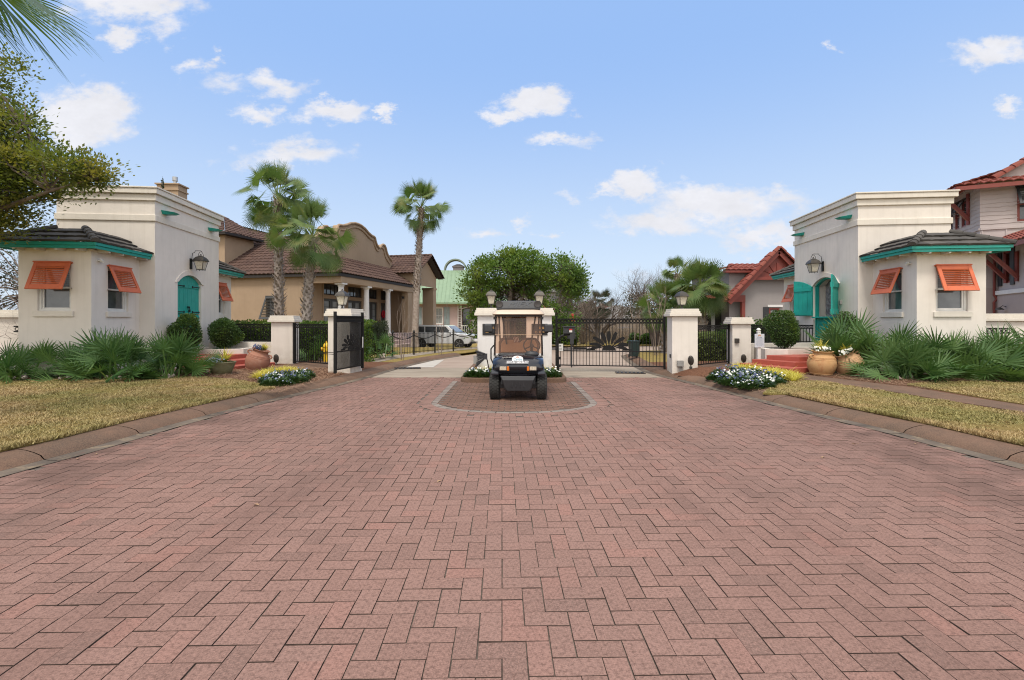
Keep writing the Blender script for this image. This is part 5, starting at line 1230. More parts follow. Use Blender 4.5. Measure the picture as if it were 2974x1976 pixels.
# floor, seats, steering wheel
m = MB(); m.box(-.46, .46, .55, 1.12, .34, .37); m.box(-.44, .44, .50, .56, .37, .80); m.build('floor_pan', M['blackplastic'], cart)
m = MB(); m.loft([rr(-.46, .46, 1.0, 1.42, .66, .08), rr(-.47, .47, .98, 1.44, .70, .09), rr(-.46, .46, .99, 1.43, .78, .09), rr(-.40, .40, 1.04, 1.38, .80, .09)]); m.build('seat_cushion', m_tan, cart, smooth=True)
m = MB(); m.box(-.44, .44, 1.08, 1.42, .36, .66); m.build('seat_base', m_body, cart, bevel=.02)
def backrest(nm, y0, y1, z0, ins, mat, parent):
    n = 28; top = []
    for i in range(n + 1):
        u = -1 + 2 * i / n; x = u * (.44 - ins); dip = .06 * math.exp(-(u / .17) ** 2); rnd_ = .09 * max(0, (abs(u) - .8) / .2) ** 2; top.append((x, 1.155 - ins * .8 - dip - rnd_))
    poly = [(-(.44 - ins), z0 + ins), ((.44 - ins), z0 + ins)] + top[::-1]; m = MB(); m.slab(poly, y0, y1); return m.build(nm, mat, parent, bevel=.012)
bk = backrest('backrest', 1.30, 1.36, .78, 0, simple('brown_backrest_shell', (.13, .075, .05), None, 5, .5), cart)
backrest('backrest_pad', 1.245, 1.299, .79, .055, m_tan, bk)
sw = MB(Matrix.Translation((.27, .66, 1.02)) @ Matrix.Rotation(R(62), 4, 'X')); sw.tube([(.165 * math.cos(2 * PI * k / 28), .165 * math.sin(2 * PI * k / 28), 0) for k in range(29)], .013, 6, cap=False)
for a in (90, 210, 330): sw.bar((0, 0, -.02), (.16 * math.cos(R(a)), .16 * math.sin(R(a)), 0), .022, .01)
sw.ball((0, 0, -.02), .045, 10, 6); sw.tube([(0, 0, -.03), (0, 0, -.35)], .03, 8); sw.build('steering_wheel', M['blackplastic'], cart, smooth=True)
m = MB(); m.box(-.465, .465, 1.44, 2.36, .40, .68); m.build('rear_body', m_body, cart, bevel=.03)
m = MB(); m.box(-.40, .40, 1.62, 2.05, .685, .78); m.build('rear_seat', m_tan, cart, bevel=.03)
m = MB()
for i in range(5): m.box(-.07 + i * .028, -.054 + i * .028, 1.0, 1.01, .80, 1.14) if False else None
m = MB(Matrix.Translation((-.06, 1.22, 1.13)) @ Matrix.Rotation(R(-14), 4, 'Y')); m.box(-.06, .06, 0, .01, -.07, .045); fl = m.build('striped_cloth', M['redpaint'], cart)
for i in range(4):
    m = MB(Matrix.Translation((-.06, 1.22, 1.13)) @ Matrix.Rotation(R(-14), 4, 'Y')); m.box(-.05 + i * .03, -.037 + i * .03, -.003, 0, -.065, .04); m.build('white_stripe', M['white'], fl)
m = MB(); m.box(-.485, -.465, .62, 1.9, .30, .40); m.build('rocker_panel', m_roof, cart, bevel=.005); m = MB(); m.box(.465, .485, .62, 1.9, .30, .40); m.build('rocker_panel', m_roof, cart, bevel=.005)
m = MB(); m.tube([(-.50, .62, .62), (-.56, .66, .75), (-.56, .66, .95), (-.50, .62, 1.02)], .014, 6); m.build('grab_rail', M['blackiron'], cart)
# broom hung on the cart side
br = thing('broom', 'grey-bristled broom stowed bristles up at the cart side, left', 'broom', (-.50, 9.75, .45), R(0))
m = MB(); m.tube([(.02, .55, -.05), (-.03, .0, .38)], .012, 6); m.build('handle', M['greybark'], br)
m = MB(); random.seed(3)
for i in range(150):
    u = random.uniform(-1, 1); a = Vector((-.03 + u * .02, .0 + random.uniform(-.02, .02), .34 + u * .05)); e = Vector((-.20 + random.uniform(-.02, .02) - .04 * abs(u), random.uniform(-.05, .04), .30 + u * .18)); m.bar(a, e, .0045)
m.build('bristles', simple('grey_bristle', (.06, .06, .065), None, 9, .7), br)
m = MB(); m.cbox((-.03, 0, .34), (.05, .05, .12)); m.build('broom_head', M['blackplastic'], br)
# ------------------------------------------------------------------ vegetation
def cf_mesh(name, v, f, r, mat, parent=None):
    me = bpy.data.meshes.new(name); me.from_pydata(v, [], f); me.materials.append(mat)
    at = me.attributes.new('rnd', 'FLOAT', 'FACE'); at.data.foreach_set('value', r)
    o = bpy.data.objects.new(name, me); COL.objects.link(o)
    if parent: o.parent = parent
    return o
class LF:
    def __init__(s): s.v = []; s.f = []; s.r = []
    def strip(s, pts, ws, side, r):   # ribbon along pts
        b = len(s.v)
        for p, w in zip(pts, ws): s.v.append(tuple(p - side * w)); s.v.append(tuple(p + side * w))
        for i in range(len(pts) - 1): s.f.append((b + 2 * i, b + 2 * i + 1, b + 2 * i + 3, b + 2 * i + 2)); s.r.append(r)
    def leaf(s, p, d, up, l, w, r):
        side = d.cross(up)
        if side.length < 1e-3: side = d.orthogonal()
        side.normalize(); b = len(s.v); q = p + d * l * .5
        s.v += [tuple(p), tuple(q - side * w), tuple(p + d * l), tuple(q + side * w)]; s.f.append((b, b + 1, b + 2, b + 3)); s.r.append(r)
    def fan(s, hub, axis, nrm, rad, n=30, spread=210, inner=.5, droop=.25, w=.022, fold=.12, rb=None, tipdroop=.6):
        """costapalmate fan: axis = pointing direction, nrm = upper face"""
        axis = axis.normalized(); side = axis.cross(nrm).normalized(); nrm = side.cross(axis).normalized(); r0 = random.random() if rb is None else rb
        for i in range(n):
            a = R(spread) * ((i + .5) / n - .5); d = axis * math.cos(a) + side * math.sin(a); ln = rad * (1 - .22 * abs(a) / R(105)) * random.uniform(.9, 1.08)
            sd = (-axis * math.sin(a) + side * math.cos(a)); k = 4; pts = []; p = hub.copy(); dd = d.copy(); fo = fold * (1 if i % 2 else -1)
            gone = random.random() < .03
            ws = []
            for j in range(k + 1):
                u = j / k; pts.append(p.copy()); half = max(u, .03) * ln * R(spread) / n * .5
                ws.append(half * 1.02 if u <= inner else max(w * (1 - (u - inner) / (1 - inner)) * .8, .002)) if u <= inner else ws.append(max(min(half, inner * ln * R(spread) / n * .5) * (1 - ((u - inner) / (1 - inner)) ** 1.2), .0025))
                g = droop * (u ** 2) * 1.0 + (tipdroop * max(0, u - inner) if tipdroop else 0)
                dd = (dd + Vector((0, 0, -1)) * g * .55).normalized(); p = p + dd * (ln / k)
            if not gone: s.strip(pts, ws, (sd + nrm * fo).normalized(), min(1, max(0, r0 * .6 + random.random() * .4)))
    def frond(s, base, d0, pet, rad, pd=.2, hang=.15, roll=15, **k):
        """petiole then fan"""
        p = base.copy(); d = d0.normalized(); pts = [p.copy()]; n = 5
        for i in range(n): d = (d + Vector((0, 0, -1)) * pd / n).normalized(); p = p + d * pet / n; pts.append(p.copy())
        sd = d.cross(Vector((0, 0, 1)));  sd = sd.normalized() if sd.length > .05 else Vector((1, 0, 0))
        s.strip(pts, [.014 + .006 * (1 - i / n) for i in range(n + 1)], sd, .9)
        nrm = sd.cross(d).normalized()
        if nrm.z < 0: nrm = -nrm
        ax = (d + Vector((0, 0, -hang * max(0, 1.05 - d.z)))).normalized(); nrm = Matrix.Rotation(R(random.uniform(-roll, roll)), 3, ax) @ nrm
        s.fan(p, ax, nrm, rad, **k)
    def obj(s, name, mat, parent=None): return cf_mesh(name, s.v, s.f, s.r, mat, parent)
def rdir(el0, el1): a = random.random() * 2 * PI; e = R(random.uniform(el0, el1)); return Vector((math.cos(a) * math.cos(e), math.sin(a) * math.cos(e), math.sin(e)))
def fan_palm(label, base, top, r0, r1, crown_r, n_up=14, n_mid=16, n_low=14, seed=1, clean=.0, skirt=.25, group=None, rad=.62, mat=None, tip=.7):
    random.seed(seed); t = thing('fan_palm', label, 'palm tree', base, 0, group); base, top = Vector((0, 0, 0)), Vector(top) - Vector(base); m = MB(); n = 14
    curve = lambda u: Vector((top.x * u ** 1.3, top.y * u, top.z * u)); H = top.z
    m.tube([curve(i / n) for i in range(n + 1)], [r0 * (1.35 if i == 0 else 1) * (1 - i / n) + r1 * i / n for i in range(n + 1)], 12); m.build('trunk', M['bark'] if clean > .5 else M['palmtrunk'], t, smooth=True)
    b = MB(); N = int(H * 62 * (1 - clean))    # old leaf boots
    for i in range(N):
        u = clean + (1 - clean) * (i + random.random()) / N; c = curve(u); a = i * 2.399 + random.uniform(-.3, .3); rr = r0 * (1 - u) + r1 * u; o = Vector((math.cos(a), math.sin(a), 0))
        l = random.uniform(.13, .24); p = c + o * rr * .9; e = p + o * l * random.uniform(.35, .9) + Vector((0, 0, l * random.uniform(.5, 1.1))); sd = Vector((-o.y, o.x, 0)); w = .05
        q = (p + e) / 2 + o * .02
        b.add([tuple(p - sd * w), tuple(p + sd * w), tuple(q + sd * w * .8), tuple(e + sd * w * .35), tuple(e - sd * w * .35), tuple(q - sd * w * .8)], [(0, 1, 2, 5), (5, 2, 3, 4)])
    b.build('leaf_boots', M['palmtrunk'], t)
    b = MB(); rings = [curve(1 - skirt * (1 - i / 5)) for i in range(6)]; b.tube(rings, [r1 * 1.02] * 6, 9) if False else None
    c0 = curve(1.0); lf = LF()
    for i in range(n_up): lf.frond(c0 + Vector((0, 0, .05)), rdir(48, 88), crown_r * random.uniform(.45, .62), rad * random.uniform(.9, 1.1), .1, .2, 40, n=38, spread=230, inner=.5, droop=.08, tipdroop=tip * .4)
    for i in range(n_mid): lf.frond(c0, rdir(5, 45), crown_r * random.uniform(.5, .75), rad * random.uniform(.9, 1.1), .45, .75, 55, n=32, spread=220, inner=.5, droop=.2, tipdroop=tip)
    for i in range(n_low): lf.frond(c0 - Vector((0, 0, .15)), rdir(-40, 5), crown_r * random.uniform(.45, .65), rad * random.uniform(.85, 1.0), .7, .9, 60, n=28, spread=200, inner=.42, droop=.35, tipdroop=tip)
    lf.obj('crown', mat or L['palm'], t)
    if skirt:
        lf = LF()
        for i in range(5): lf.frond(c0 - Vector((0, 0, .3)), rdir(-70, -40), .45, .40, .8, n=18, spread=140, inner=.3, droop=.5, tipdroop=.9)
        lf.obj('dead_fronds', L['palmdead'], t)
    return t
PA = fan_palm('tallest fan palm left of the street, first of the close pair before the tan house', (-9.75, 20, .1), (-9.80, 20, 6.6), .20, .15, 1.75, 13, 20, 22, 3, 0, .3, rad=.74)
PB = fan_palm('shorter fan palm leaning against its taller neighbour before the tan house', (-8.05, 18.5, .1), (-7.72, 18.5, 4.75), .18, .14, 1.65, 12, 17, 17, 5, 0, 0, rad=.72)
PC = fan_palm('lone fan palm with a pale smooth lower trunk right of the tan house porch', (-5.5, 27, .1), (-5.12, 27, 7.9), .20, .15, 1.7, 13, 19, 19, 8, .38, .35, rad=.76)
fan_palm('bushy green palm standing behind the large right gate pillar', (8.0, 20, .05), (7.9, 20, 2.85), .17, .19, 1.2, 14, 22, 16, 11, 0, 0, rad=.74, tip=.45)
fan_palm('low bushy palm left of the other palm behind the right gate pillar', (6.9, 21.5, .05), (6.85, 21.5, 2.2), .17, .18, 1.1, 12, 18, 14, 12, 0, 0, rad=.72, tip=.45)
fan_palm('taller thin palm behind the two bushy palms at the right gate', (9.6, 28, .0), (9.7, 28, 4.3), .17, .15, 1.0, 10, 14, 10, 13, 0, 0, rad=.5)
fan_palm('shaggy palm seen over the middle of the closed gate', (4.4, 36, .0), (4.3, 36, 4.6), .2, .18, 1.5, 12, 16, 30, 14, 0, .4, rad=.8, mat=leafmat('grey_green_palm_leaf', (.10, .13, .07), (.20, .23, .14), None, .2))
fan_palm('shaggy dark palm beside the brown thicket behind the closed gate', (7.6, 40, .0), (7.5, 40, 3.0), .24, .2, 1.3, 6, 12, 26, 15, 0, .4, rad=.7, mat=L['dark'])
# overhanging palm at the upper left, its trunk outside the picture
random.seed(21); t = thing('fan_palm', 'near palm whose hanging fronds enter at the top left corner', 'palm tree', (-7.8, 5.9, -.1))
m = MB(); m.tube([(0, 0, 0), (.05, 0, 3), (.15, 0, 6.3)], [.22, .18, .17], 12); m.build('trunk', M['palmtrunk'], t)
lf = LF(); c0 = Vector((.15, 0, 6.3))
for d, pe, ra in (((.95, .1, .08), 1.15, 1.15), ((.9, -.25, .35), 1.1, 1.1), ((.75, .5, -.1), 1.0, 1.0), ((.9, .15, -.25), .75, 1.05), ((.3, -.8, .5), 1.1, 1.1), ((-.6, .6, .4), 1.1, 1.1), ((-.8, -.4, .1), 1.1, 1.1), ((0, .9, .5), 1.1, 1.1), ((.1, .1, 1), 1, 1)):
    lf.frond(c0, Vector(d), pe, ra * 1.15, .5, .3, 10, n=30, spread=165, inner=.46, droop=.40, tipdroop=.3)
lf.obj('crown', L['palmetto2'], t)
# saw palmettos ------------------------------------------------------
def palmetto(label, loc, h=1.0, n=30, seed=0, mat=None, rz=0, sx=1, group=None, up=(20, 85)):
    random.seed(seed); t = thing('palmetto', label, 'palmetto', loc, rz, group); lf = LF()
    for i in range(int(n * .72)):
        d = rdir(*up); b = Vector((random.uniform(-.22, .22) * sx, random.uniform(-.16, .16), 0)); pet = h * random.uniform(.35, .80) * (.7 + .45 * max(d.z, 0)); lf.frond(b, Vector((d.x * sx, d.y, d.z)), pet, h * random.uniform(.46, .60), .25, .1, 60, n=18, spread=random.uniform(180, 240), inner=.42, droop=.08, tipdroop=.18, w=.02, fold=.3)
    for i in range(n // 6): d = rdir(5, 30); lf.frond(Vector((0, 0, .02)), d, h * .35, h * .36, .3, n=18, spread=220, inner=.36, droop=.15, tipdroop=.25, fold=.5)
    lf.obj('fronds', mat or L['palmetto'], t)
    m = MB()
    for i in range(4): m.tube([(random.uniform(-.2, .2), random.uniform(-.15, .15), 0), (random.uniform(-.2, .2), random.uniform(-.15, .15), .15)], .035, 6)
    m.build('stem_base', M['palmtrunk'], t)
    return t
gl = 'saw palmettos along the left gatehouse'; gr = 'saw palmettos along the right gatehouse'
p0 = palmetto('green palmetto at the left picture edge', (-11.95, 10.7, .13), .86, 34, 31, None, 0, 1.1, gl)
p1 = palmetto('green palmetto under the left gatehouse corner, second along the row from the left edge', (-10.95, 10.65, .13), .82, 32, 32, None, 0, 1.1, gl)
p2 = palmetto('tall green palmetto in front of the left gatehouse side window', (-8.95, 10.75, .13), .95, 42, 33, None, 0, 1.3, gl)
clone(p1, (-9.85, 10.6, .13), R(140), 'green palmetto below the front window of the left gatehouse wing', 1.0)
clone(p2, (-8.05, 11.15, .13), R(170), 'green palmetto at the right end of the left row, near the teal door', .95)
clone(p0, (-9.2, 11.45, .13), R(70), 'green palmetto close against the side wall of the left gatehouse wing', 1.1)
clone(p1, (-8.5, 11.95, .15), R(20), 'green palmetto just before the round shrub at the teal door', .85)
palmetto('small young palmetto between the left palmetto row and the stone bowl', (-7.75, 12.1, .13), .55, 14, 36, None, 0, 1, gl, (15, 75))
q0 = palmetto('grey-green palmetto beside the pale leaning jar', (8.95, 10.9, .14), 1.0, 36, 41, L['palmetto2'], 0, 1.15, gr)
q1 = palmetto('grey-green palmetto before the side window of the right gatehouse wing', (9.75, 10.95, .14), 1.06, 38, 42, L['palmetto2'], 0, 1.15, gr)
clone(q0, (10.5, 10.85, .14), R(130), 'grey-green palmetto below the front window of the right gatehouse wing', 1.02)
clone(q1, (11.3, 11.0, .14), R(200), 'grey-green palmetto before the right corner of the right gatehouse', 1.04)
clone(q0, (12.0, 10.7, .14), R(60), 'grey-green palmetto at the right picture edge', 1.15)
clone(q1, (9.2, 11.6, .15), R(80), 'grey-green palmetto close against the right gatehouse wing, behind the front row', 1.1)
clone(q1, (12.6, 11.6, .15), R(310), 'grey-green palmetto before the far right end wall', 1.1)
palmetto('dark green palmetto behind the pale leaning jar, next to the door shrub', (8.75, 12.75, .15), 1.25, 34, 45, L['palmetto'], 0, 1, gr, (35, 85))
palmetto('spiky green palmetto behind the low right gate pillar', (8.05, 17.6, .1), 1.25, 34, 47, L['palmetto'], 0, 1, None, (30, 88))
palmetto('small palmetto beside the yellow hydrant', (-6.75, 16.7, .1), 1.0, 22, 48, L['palmetto'])
palmetto('small palmetto behind the rear post of the opened gate leaf', (-5.1, 18.6, .1), .8, 18, 49, L['palmetto'])
# clipped shrubs and hedges -----------------------------------------
def leafy(lf, n, inside, box, ls=.035, out=None, w=.45, rot=.9):
    c = 0
    while c < n:
        p = Vector((random.uniform(box[0], box[1]), random.uniform(box[2], box[3]), random.uniform(box[4], box[5])))
        d = inside(p)
        if d is None: continue
        c += 1; nd = (d + Vector((random.uniform(-1, 1), random.uniform(-1, 1), random.uniform(-1, 1))) * rot).normalized()
        lf.leaf(p, nd, Vector((random.uniform(-1, 1), random.uniform(-1, 1), 1)), ls * random.uniform(.7, 1.3), ls * w, random.random())
def round_shrub(label, loc, w, h, seed, n=7000, mat=None, group=None):
    random.seed(seed); t = thing('round_shrub', label, 'shrub', loc, random.random() * 6, group); lf = LF(); c = Vector((0, 0, h * .52))
    bumps = [(rdir(-30, 90), random.uniform(.03, .34)) for _ in range(16)]
    def ins(p):
        q = Vector((p.x / (w / 2), p.y / (w / 2), (p.z - c.z) / (h * .52))); l = q.length
        if l < 1e-3: return None
        rr = .86 + sum(b * max(0, q.normalized().dot(d)) ** 8 for d, b in bumps)
        return q.normalized() if .62 * rr < l < rr * (1 + .06 * random.random()) else None
    leafy(lf, n, ins, (-w * .72, w * .72, -w * .72, w * .72, 0.0, h * 1.3), .042); lf.obj('foliage', mat or L['box'], t)
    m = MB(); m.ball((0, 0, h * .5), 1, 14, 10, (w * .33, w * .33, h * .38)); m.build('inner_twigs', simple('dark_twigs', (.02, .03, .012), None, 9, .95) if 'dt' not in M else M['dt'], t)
    m = MB(); m.tube([(0, 0, -.02), (0, 0, h * .3)], .025, 6); m.build('stem', M['bark'], t)
    return t
gs = 'round clipped shrubs at the gatehouse doors'
round_shrub('round dark green shrub in the planter between the right railing and teal shutter', (8.25, 14.45, .66), .86, .90, 51, group=gs)
round_shrub('round green shrub half hiding the right gatehouse lower door', (9.05, 13.15, .35), .80, 1.10, 52, group=gs)
round_shrub('round green shrub in front of the shut teal door, left gatehouse', (-9.28, 13.6, .60), .82, .86, 53, group=gs)
round_shrub('round green shrub in the planter left of the left railing', (-9.10, 15.05, .62), .86, .88, 54, group=gs)
def box_hedge(label, loc, rz, sx, sy, sz, n, mat, seed, ls=.06, cat='hedge', name='hedge', z0=0, wob=.12):
    random.seed(seed); t = thing(name, label, cat, loc, rz); lf = LF()
    def ins(p):
        f = 1 + wob * noise.noise(p * 1.3 + Vector((seed, 0, 0))) * 2
        q = Vector((p.x / (sx / 2 * f), p.y / (sy / 2 * f), (p.z - sz / 2 - z0) / (sz / 2 * f))); m_ = max(abs(q.x), abs(q.y), abs(q.z))
        if m_ > 1 or m_ < 1 - .16 / min(sx, sy, sz) * 2: return None
        return Vector((q.x if abs(q.x) == m_ else 0, q.y if abs(q.y) == m_ else 0, q.z if abs(q.z) == m_ else 0)) + Vector((0, 0, .5))
    leafy(lf, n, ins, (-sx * .6, sx * .6, -sy * .6, sy * .6, z0, z0 + sz * 1.1), ls); lf.obj('foliage', mat, t)
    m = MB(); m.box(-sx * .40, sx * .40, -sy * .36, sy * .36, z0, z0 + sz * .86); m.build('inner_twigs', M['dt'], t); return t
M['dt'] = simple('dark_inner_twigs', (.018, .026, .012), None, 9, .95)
box_hedge('bright green hedge behind the left railing and narrow gate', (-7.9, 17.2, .05), R(-4), 5.4, .9, 1.42, 15000, L['hedge'], 61, .075)
box_hedge('green hedge behind the right railing', (9.8, 17.2, .05), R(4), 3.4, .9, 1.50, 9000, L['box'], 62, .06)
box_hedge('olive bush behind the narrow right gate', (7.15, 17.6, .0), 0, 1.7, 1.0, 1.05, 6000, leafmat('olive_leaf', (.10, .13, .04), (.18, .22, .08), None, .3), 63, .07)
box_hedge('dark clipped square shrub under the first porch column', (-8.0, 22.6, .1), R(12), .8, .8, 1.35, 4500, L['dark'], 64, .05, 'shrub', 'square_shrub')
box_hedge('dark clipped square shrub under the second porch column', (-6.62, 22.6, .1), R(12), 1.35, .9, 1.40, 6500, L['dark'], 65, .05, 'shrub', 'square_shrub')
box_hedge('light green bushy shrub between the clipped dark shrubs and the spear fence', (-6.9, 21.7, .1), R(12), 1.1, .5, .95, 3000, L['hedge'], 66, .06, 'shrub', 'bushy_shrub')
box_hedge('low green ground shrubs in front of the porch behind the spear fence', (-6.1, 21.6, .1), R(20), 1.0, .6, .5, 2000, L['magnolia'], 67, .06, 'shrub', 'bushy_shrub')
for lab, x, y, w, h, s in (('green shrub mass at the far side of the street, centre of the gate', 3.3, 34.5, 2.4, 1.5, 68), ('green shrub mass at the far side of the street, left part of the gate', 1.2, 33.0, 3.2, 1.5, 69), ('green shrubs right of the blue bin', 14.5, 35.5, 4.0, 1.6, 70), ('low green shrub mass right of the closed gate far behind', 10.6, 37.5, 2.2, .8, 71)):
    box_hedge(lab, (x, y, slope(x, y)), 0, w, 1.6, h, 5000, L['box'] if s % 2 else L['hedge'], s, .16, 'shrub', 'bushy_shrub', 0, .4)
thk = leafmat('dry_thicket_twig', (.26, .20, .155), (.42, .34, .28), None, .15)
for lab, x, y, w, h, s in (('tall tangled grey-brown thicket behind the gate, left of the bare tree', 6.4, 41, 3.6, 4.3, 72), ('lower grey-brown thicket behind the right half of the closed gate', 11.2, 44, 7.0, 2.5, 74)):
    random.seed(s); t = thing('thicket', lab, 'thicket', (x, y, slope(x, y))); lf = LF()
    def ins(p): q = Vector((p.x / (w / 2), p.y / .8, 0)).length; top = h * (.62 + .38 * noise.noise(Vector((p.x * .9, s, 0))) + .2) * (1 - .35 * abs(p.x) / (w / 2)); return Vector((0, 0, 1.6)) if q < 1 and p.z < top * random.uniform(.8, 1.1) else None
    leafy(lf, 9000, ins, (-w / 2, w / 2, -.8, .8, 0, h * 1.1), .42, w=.022, rot=.9); lf.obj('twigs', thk, t)
# trees ---------------------------------------------------------------
def grow(mb, p, d, l, r, lev, spread, ends, n=3, gnarl=.25, up=.1, taper=.62, sides=5, kids=(2, 3)):
    pts = [p.copy()]; q = p.copy(); dd = d.copy()
    for i in range(n):
        dd = (dd + Vector((random.gauss(0, gnarl), random.gauss(0, gnarl), random.gauss(0, gnarl) * .6 + up)) * .5).normalized(); q = q + dd * l / n; pts.append(q.copy())
    mb.tube(pts, [r * (1 - (1 - taper) * i / n) for i in range(n + 1)], sides if r > .03 else (4 if r > .012 else 3), cap=False)
    if lev == 0: ends.append((q, dd)); return
    for k in range(random.randint(*kids)):
        e = Vector((random.gauss(0, 1), random.gauss(0, 1), random.gauss(0, .7))); e = (e - dd * e.dot(dd)).normalized(); nd = (dd + e * random.uniform(.55, 1.1) * spread).normalized()
        st = pts[-1] if k == 0 else pts[random.randint(max(1, n - 1), n)]
        grow(mb, st, nd, l * random.uniform(.66, .86), r * taper * random.uniform(.75, .95), lev - 1, spread, ends, n, gnarl, up, taper, sides, kids)
def leafy_tree(label, loc, trunks, blobs, mat, seed, ls=.11, per=26, cl=.22, bark='bark', cat='tree', name='leafy_tree', dens=1.0, rndup=.5):
    """trunks: list of [points], radii ; blobs: (centre, (rx,ry,rz), clumps)"""
    random.seed(seed); t = thing(name, label, cat, loc); m = MB(); tips = []
    for pts, rr in trunks: pts = [Vector(p) for p in pts]; m.tube(pts, rr, 9); tips.append((pts, rr))
    lf = LF()
    for c, rad, n in blobs:
        c = Vector(c); rad = Vector(rad)
        for k in range(int(n * dens)):
            while True:
                q = Vector((random.uniform(-1, 1), random.uniform(-1, 1), random.uniform(-1, 1)))
                if .25 < q.length < 1: break
            q = q.normalized() * q.length ** .45; p = c + Vector((q.x * rad.x, q.y * rad.y, q.z * rad.z))
            if random.random() < .4:      # twig to the clump
                best = min(((pp - p).length, pp, tt) for tt in tips for pp in tt[0][1:] for _ in (0,)) if False else None
                src = min((pp for tt in tips for pp in tt[0][1:]), key=lambda pp: (pp - p).length); midp = (src + p) / 2 + Vector((random.gauss(0, .15), random.gauss(0, .15), random.uniform(0, .25)))
                m.tube([src, midp, p], [.035 * ls / .11, .02 * ls / .11, .006], 4, cap=False)
            rc = random.random() * .6; sz = cl * random.uniform(.6, 1.25)
            for _ in range(per):
                o = Vector((random.gauss(0, sz), random.gauss(0, sz), random.gauss(0, sz * .6))); d = (o.normalized() + Vector((0, 0, rndup)) + Vector((random.uniform(-1, 1), random.uniform(-1, 1), random.uniform(-1, 1))) * .6).normalized() if o.length > 0 else Vector((0, 0, 1))
                lf.leaf(p + o, d, Vector((random.uniform(-1, 1), random.uniform(-1, 1), 1)), ls * random.uniform(.7, 1.25), ls * .26, min(1, rc + random.random() * .4))
    m.build('trunk', M[bark], t, smooth=True); lf.obj('crown', mat, t); return t
# near tree at the left edge
leafy_tree('broad yellow-green leafed tree overhanging from the left picture edge', (-12.6, 9.8, .1),
    [([(0, 0, 0), (.1, 0, 1.6), (.0, 0, 3.0), (.2, 0, 4.2), (.3, 0, 5.6), (.2, 0, 6.6)], [.26, .2, .17, .13, .08, .03]), ([(0, 0, 2.6), (1.2, -.1, 3.2), (2.4, -.2, 3.7), (3.4, -.3, 4.0), (4.3, -.3, 4.25)], [.075, .06, .045, .03, .012]),
     ([(.1, 0, 3.6), (1.1, 0, 4.3), (2.0, 0, 4.9), (2.6, 0, 5.4)], [.09, .06, .035, .012])],
    [((.9, 0, 5.6), (1.6, 1.2, 1.2), 150), ((2.0, 0, 5.0), (1.05, .9, .85), 85), ((2.2, -.1, 4.3), (1.2, .9, .55), 90), ((3.5, -.3, 4.35), (1.0, .5, .30), 50), ((4.1, -.3, 4.42), (.5, .35, .20), 14), ((1.2, 0, 3.75), (1.4, .9, .55), 85), ((1.5, 0, 3.25), (.9, .6, .25), 18), ((1.1, 0, 6.8), (1.0, 1.0, .5), 40)], L['oak'], 71, .082, 80, .185)
# big evergreen behind the island and its neighbour
leafy_tree('large rounded glossy green tree behind the island pillars', (-.3, 27.5, 0),
    [([(0, 0, 0), (.0, 0, 1.5), (.2, 0, 3.0), (.3, 0, 4.2)], [.22, .18, .14, .07]), ([(0, 0, 1.4), (-1.0, .1, 2.6), (-1.7, 0, 3.4)], [.12, .08, .03]), ([(.05, 0, 1.6), (1.0, -.1, 3.0), (1.6, 0, 4.0)], [.12, .08, .03])],
    [((-.1, 0, 4.3), (2.2, 1.6, .85), 150), ((-1.0, 0, 4.75), (.7, .7, .45), 22), ((.2, 0, 5.25), (.6, .6, .35), 16), ((.9, 0, 4.9), (1.2, 1.1, .7), 70), ((-1.6, 0, 3.3), (1.0, 1.0, .8), 75), ((-1.3, -.2, 2.3), (.7, .9, .7), 42), ((-1.45, -.2, 1.2), (.6, .7, .8), 26), ((1.6, 0, 3.6), (.9, .9, .8), 45)], L['magnolia'], 73, .17, 40, .23)
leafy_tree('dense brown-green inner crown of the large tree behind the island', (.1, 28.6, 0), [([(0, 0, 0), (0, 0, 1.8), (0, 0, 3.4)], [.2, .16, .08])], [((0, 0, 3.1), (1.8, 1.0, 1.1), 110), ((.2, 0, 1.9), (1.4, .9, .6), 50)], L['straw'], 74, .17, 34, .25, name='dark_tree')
leafy_tree('glossy green tree with a leaning trunk left of the closed gate', (1.95, 25.6, 0),
    [([(0, 0, 0), (.15, 0, 1.0), (.45, 0, 2.2), (.75, 0, 3.3)], [.14, .12, .10, .05]), ([(.45, 0, 2.2), (1.0, 0, 3.0), (1.3, .1, 3.6)], [.07, .045, .02]), ([(.3, 0, 1.7), (-.3, 0, 2.6)], [.06, .02])],
    [((.75, 0, 4.1), (1.05, .9, .9), 95), ((1.35, 0, 3.3), (.75, .8, .55), 45), ((.0, 0, 4.4), (.6, .7, .5), 24), ((.9, -.2, 1.45), (.65, .6, .75), 40), ((-.3, -.2, 2.1), (.7, .6, .6), 30)], L['magnolia'], 75, .16, 36, .22)
leafy_tree('dark evergreen tree behind the palms at the right gate', (13.9, 33, -.2), [([(0, 0, 0), (0, 0, 3), (.1, 0, 4.6)], [.2, .16, .06])], [((.1, 0, 4.5), (1.1, 1.0, 1.0), 40), ((.6, 0, 3.4), (1.0, 1.0, 1.0), 35)], L['dark'], 76, .17, 26, .3)
for lab, x, y, h, w, s in (('low rounded green tree line far behind the closed gate, right part', 17.5, 62, 5.2, 6, 77), ('low rounded green tree line far behind the closed gate, left part', 8.5, 66, 4.4, 5.5, 78), ('far green tree right of the red-gabled house', 33, 60, 6.5, 7, 79), ('far green tree behind the pink house', -11, 74, 7.5, 9, 80)):
    leafy_tree(lab, (x, y, 0), [([(0, 0, 0), (0, 0, h * .6)], [.3, .1])], [((0, 0, h * .62), (w * .6, 2, h * .38), 110)], L['dark'] if s % 2 else L['box'], s, .34, 22, .5, name='distant_tree')
